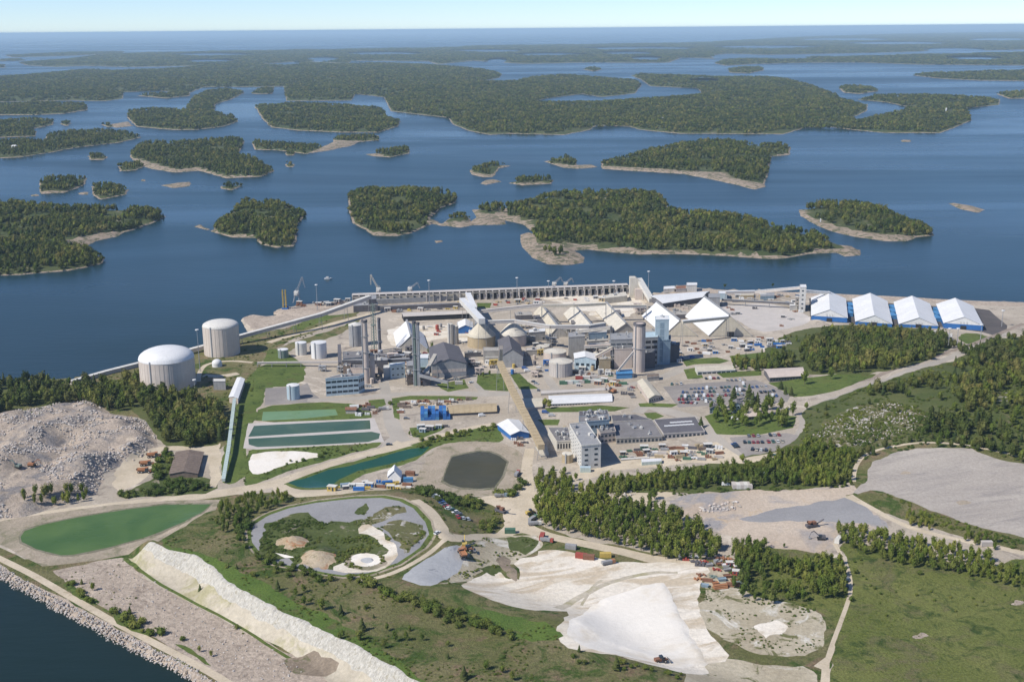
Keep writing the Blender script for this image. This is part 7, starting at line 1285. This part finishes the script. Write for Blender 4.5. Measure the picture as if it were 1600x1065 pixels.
def crate_mesh(c):
    mb = MB(); g = np.random.default_rng(len(c)+5)
    for i in range(5): mb.box(((i % 3-1)*1.5, (i//3-.5)*1.4, 0), (1.2, 1.2, g.uniform(.8, 2.2)))
    return mb.mesh('crates_'+c, M[c])
def hut_mesh(c):
    mb = MB(); mb.box((0, 0, 0), (4.5, 2.8, 2.5)); mb.box((0, 0, 2.5), (4.9, 3.2, .2), 0, 1); mb.box((.8, -1.45, .1), (.9, .1, 2), 0, 2); mb.box((-1, -1.45, 1.1), (1.1, .1, .9), 0, 2); return mb.mesh('hut_'+c, [M[c], M['offw'], M['glass']])
def tank_mesh(c):
    mb = MB(); mb.lathe((0, 0, 0), [(1.5, 0), (1.5, 3.6), (1.3, 3.9), (.3, 4.3)], 14); mb.box((0, -1.6, 0), (.5, .3, 4.2)); return mb.mesh('yardtank_'+c, M[c])
def frame_mesh(c):
    mb = MB()
    for x in (-3, 0, 3):
        for y in (-1.5, 1.5): mb.box((x, y, 0), (.3, .3, 5))
    for z in (2.4, 4.9): mb.box((0, 0, z), (6.6, 3.4, .25))
    mb.lathe((-1.6, 0, 2.6), [(1.1, 0), (1.1, 1.9), (.2, 2.2)], 10); mb.box((1.7, 0, 2.6), (2, 2, 1.6)); mb.tube((-3.2, .9, 1.2), (3.2, .9, 1.2), .35, 6); return mb.mesh('frame_'+c, M[c])
MK = {'skip': (skip_mesh, 'skip', 'waste_skip'), 'pipes': (pipes_mesh, 'pipe stack', 'pipe_stack'), 'pile': (pile_mesh, 'scrap pile', 'scrap_pile'), 'crates': (crate_mesh, 'crates', 'crate_stack'), 'hut': (hut_mesh, 'hut', 'site_hut'), 'ytank': (tank_mesh, 'tank', 'yard_tank'), 'frame': (frame_mesh, 'pipe frame', 'pipe_rack')}
MC = {}
NOUN = {'skip': 'waste skip', 'pipes': 'stack of pipes', 'pile': 'heap of scrap', 'crates': 'group of crates', 'hut': 'site hut', 'ytank': 'small upright tank', 'frame': 'steel frame with vessels'}
def yard(px, n, kinds, cols, where, k=1.0, ang=None):
    w = PP(px)[:, :2]; got = 0; tries = 0; pts = []
    while got < n and tries < n*40:
        tries += 1; x = rng.uniform(w[:, 0].min(), w[:, 0].max()); y = rng.uniform(w[:, 1].min(), w[:, 1].max())
        if not inside(w, np.array([x]), np.array([y]))[0] or any((x-a)**2+(y-b)**2 < (4.6*k)**2 for a, b in pts): continue
        pts.append((x, y)); kd = kinds[rng.integers(0, len(kinds))]; c = cols[rng.integers(0, len(cols))]
        if (kd, c) not in MC: MC[(kd, c)] = MK[kd][0](c)
        cn = {**NAMEC, 'conc': 'concrete grey', 'beige': 'beige', 'dgrey': 'dark grey', 'gsteel': 'green grey', 'white': 'white', 'ltblue': 'pale blue', 'steel': 'steel', 'cream': 'cream', 'pinkc': 'pinkish', 'brownroof': 'brown', 'sand': 'sand coloured', 'black': 'black'}[c]
        o = put(MK[kd][2], MC[(kd, c)], (x, y, H(x, y)-.03), rng.uniform(-.3, .3) if ang is None else ang+rng.normal()*.1, cn+' '+NOUN[kd]+' '+where, MK[kd][1], NOUN[kd]+' '+where); s = k*rng.uniform(.8, 1.2); o.scale = (s, s, s)
        got += 1
yard([(1052, 868), (1100, 866), (1128, 880), (1140, 888), (1120, 892), (1080, 880)], 22, ['pile', 'skip', 'crates', 'pile'], ['red', 'rust', 'grey', 'dgrey', 'white', 'blue'], 'in the scrap row above the lime field')
yard([(1118, 872), (1142, 870), (1160, 892), (1150, 900), (1128, 890)], 12, ['pile', 'skip', 'hut'], ['org', 'rust', 'dgrey', 'red', 'grey'], 'at the right end of the scrap row')
yard([(1086, 898), (1125, 900), (1165, 905), (1168, 918), (1130, 920), (1092, 915)], 20, ['pile', 'skip', 'pipes'], ['rust', 'dgrey', 'grey', 'org', 'gsteel', 'steelb'], 'in the lower scrap row by the tan field')
yard([(515, 764), (560, 757), (600, 750), (640, 755), (640, 764), (560, 767), (520, 769)], 24, ['pile', 'skip', 'crates', 'hut', 'pipes'], ['yel', 'steelb', 'dgrey', 'rust', 'blue', 'white'], 'in the machine row on the canal bank')
yard([(975, 705), (1010, 700), (1060, 697), (1125, 698), (1130, 718), (1060, 720), (1015, 714), (970, 714)], 60, ['pile', 'crates', 'pipes', 'skip', 'hut'], ['sand', 'rust', 'concl', 'dgrey', 'white', 'brownroof', 'green', 'grey'], 'on the littered yard below the works halls')
yard([(550, 634), (575, 632), (592, 642), (590, 650), (560, 650)], 12, ['pile', 'crates', 'pipes'], ['rust', 'brownroof', 'white', 'dgrey'], 'at the end of the teal basins')
yard([(622, 630), (700, 624), (740, 624), (700, 632), (640, 636), (624, 648)], 26, ['pile', 'pipes', 'crates'], ['rust', 'white', 'brownroof', 'dgrey', 'sand'], 'along the verge above the blue containers')
yard([(655, 668), (700, 664), (690, 672), (655, 676)], 5, ['hut', 'skip'], ['steelb', 'dgrey'], 'on the verge below the blue containers'); yard([(800, 676), (825, 690), (820, 698), (795, 690)], 8, ['pile', 'crates'], ['rust', 'white', 'dgrey'], 'beside the blue tent hall')
yard([(500, 580), (575, 572), (595, 598), (575, 612), (572, 590), (530, 582)], 14, ['frame', 'ytank', 'crates'], ['grey', 'conc', 'pinkc', 'steel', 'dgrey'], 'around the pale blue office block')
yard([(540, 556), (640, 552), (668, 560), (668, 596), (640, 604), (635, 570), (590, 568)], 40, ['frame', 'ytank', 'hut', 'crates', 'frame'], ['grey', 'dgrey', 'conc', 'steel', 'pinkc', 'gsteel', 'rust'], 'among the chimneys', 1.25)
yard([(730, 560), (780, 555), (845, 552), (858, 575), (850, 590), (740, 588)], 26, ['crates', 'ytank', 'hut', 'skip', 'frame'], ['white', 'grey', 'yel', 'blue', 'dgrey', 'pinkc'], 'around the dark mill hall')
yard([(888, 565), (960, 560), (960, 585), (900, 590)], 34, ['frame', 'ytank', 'crates', 'hut'], ['grey', 'conc', 'sand', 'rust', 'white', 'green', 'steel'], 'between the pinkish tanks and the mill block', 1.1)
yard([(915, 545), (1010, 540), (1010, 578), (925, 572)], 34, ['frame', 'ytank', 'frame'], ['grey', 'conc', 'steel', 'pinkc', 'beige'], 'at the foot of the mill block', 1.5)
yard([(900, 585), (960, 583), (990, 600), (900, 606)], 16, ['crates', 'pile', 'hut', 'pipes'], ['red', 'white', 'yel', 'green', 'rust', 'concl'], 'on the storage yard right of the broad tank')
yard([(1050, 535), (1170, 528), (1240, 530), (1230, 545), (1130, 552), (1050, 560)], 56, ['crates', 'pile', 'hut', 'pipes', 'skip'], ['white', 'dgrey', 'rust', 'blue', 'sand', 'concl', 'grey'], 'on the open yard in front of the steep stores')
yard([(1125, 480), (1240, 470), (1262, 490), (1220, 512), (1150, 500)], 12, ['pile', 'crates', 'hut'], ['dgrey', 'rust', 'grey', 'white'], 'on the concrete yard')
yard([(1140, 462), (1240, 462), (1240, 468), (1130, 470)], 16, ['hut', 'crates', 'pile', 'skip'], ['sand', 'grey', 'white', 'rust', 'steelb'], 'on the shore yard behind the concrete yard', 1.2)
yard([(560, 482), (640, 478), (720, 474), (720, 482), (600, 490)], 26, ['hut', 'crates', 'skip', 'pile'], ['yel', 'dgrey', 'rust', 'grey', 'pinkc'], 'below the long grey gallery', 1.2)
yard([(460, 474), (545, 470), (545, 476), (465, 480)], 16, ['crates', 'pile', 'hut'], ['dgrey', 'rust', 'white', 'grey'], 'on the left quay', 1.2)
yard([(760, 470), (980, 462), (980, 470), (860, 474), (760, 478)], 24, ['crates', 'pile', 'hut', 'skip'], ['white', 'red', 'grey', 'sand'], 'on the quay road behind the steep stores', 1.2)
yard([(660, 510), (740, 505), (760, 545), (700, 548), (660, 535)], 18, ['crates', 'ytank', 'hut', 'pile'], ['red', 'rust', 'grey', 'white', 'conc'], 'between the twin silos and the white sided store')
yard([(810, 506), (920, 514), (915, 545), (850, 545), (815, 545)], 24, ['crates', 'frame', 'ytank', 'hut'], ['grey', 'dgrey', 'conc', 'white', 'cream'], 'between the conical stores and the square tower', 1.3)
yard([(990, 480), (1090, 475), (1100, 484), (1000, 494)], 14, ['frame', 'hut', 'crates'], ['pinkc', 'grey', 'conc'], 'behind the white steep stores', 1.3); yard([(1040, 555), (1090, 550), (1090, 560), (1045, 572)], 8, ['hut', 'crates'], ['white', 'grey', 'blue'], 'right of the blue tower')
yard([(960, 600), (1000, 598), (1010, 625), (970, 622)], 7, ['crates', 'skip'], ['dgrey', 'grey', 'rust'], 'beside the long beige shed'); yard([(1450, 517), (1500, 525), (1490, 532), (1460, 528)], 6, ['crates', 'hut'], ['white', 'concl', 'dgrey'], 'on the small gravel lot by the sea halls')
yard([(855, 672), (900, 668), (960, 660), (955, 690), (890, 706), (862, 700)], 8, ['ytank', 'crates'], ['cream', 'sand', 'grey'], 'around the office tower annex'); yard([(670, 558), (680, 600), (720, 598), (735, 580)], 5, ['crates'], ['grey', 'rust'], 'beside the big gabled hall')
# parked trains / poles / boat
def boat(x, y, ang, label):
    p = Pz(x, y, 0); t = thing('motor_boat', label, 'boat', p); t.rotation_euler[2] = ang; mb = MB()
    mb.add([(-4, -1.3, -.3), (2, -1.3, -.3), (4.6, 0, .3), (2, 1.3, -.3), (-4, 1.3, -.3), (-4, -1.5, 1.1), (2.4, -1.5, 1.2), (5.2, 0, 1.5), (2.4, 1.5, 1.2), (-4, 1.5, 1.1)], [(0, 1, 6, 5), (1, 2, 7, 6), (2, 3, 8, 7), (3, 4, 9, 8), (4, 0, 5, 9), (5, 6, 7, 8, 9)])
    o = bpy.data.objects.new('hull', mb.mesh('hull', M['white'])); COL.objects.link(o); o.parent = t; mb = MB(); mb.box((-.4, 0, 1.1), (3, 2.2, 1.7)); o = bpy.data.objects.new('cabin', mb.mesh('cabin', M['offw'])); COL.objects.link(o); o.parent = t
boat(512, 436, .1, 'small white motor boat on the water behind the quay'); boat(219, 214.5, .4, 'small white boat at the tip of a wooded island, far left')
for x, y, w, h, lab in ((23, 234, 7, 5, 'white house among trees on the far left island'), (351, 345, 4, 4, 'small white cabin on the left shore of the wooded island'), (565, 127, 5, 3, 'tiny white house on the distant land'), (1034, 189, 8, 4, 'distant white house in the broad forest'), (1282, 347, 1.6, 4, 'slim white beacon on the shore of the right island'), (1478, 176, 1.8, 5, 'white lighthouse tower on the far wooded point')):
    G = Pz(x, y, 2); m = mpp(G); mb = MB(); mb.box((0, 0, -1), (w*m, w*m*.7, h*m+1)); mb.add([(-w*m*.55, -w*m*.4, h*m), (w*m*.55, -w*m*.4, h*m), (w*m*.55, w*m*.4, h*m), (-w*m*.55, w*m*.4, h*m), (-w*m*.4, 0, h*m*1.35), (w*m*.4, 0, h*m*1.35)], [(0, 1, 5, 4), (2, 3, 4, 5), (1, 2, 5), (3, 0, 4)])
    o = bpy.data.objects.new('white_house', mb.mesh('white_house', M['white'])); COL.objects.link(o); o.location = Vector(G.tolist()); tag(o, lab, 'house' if h < 8 else 'beacon')
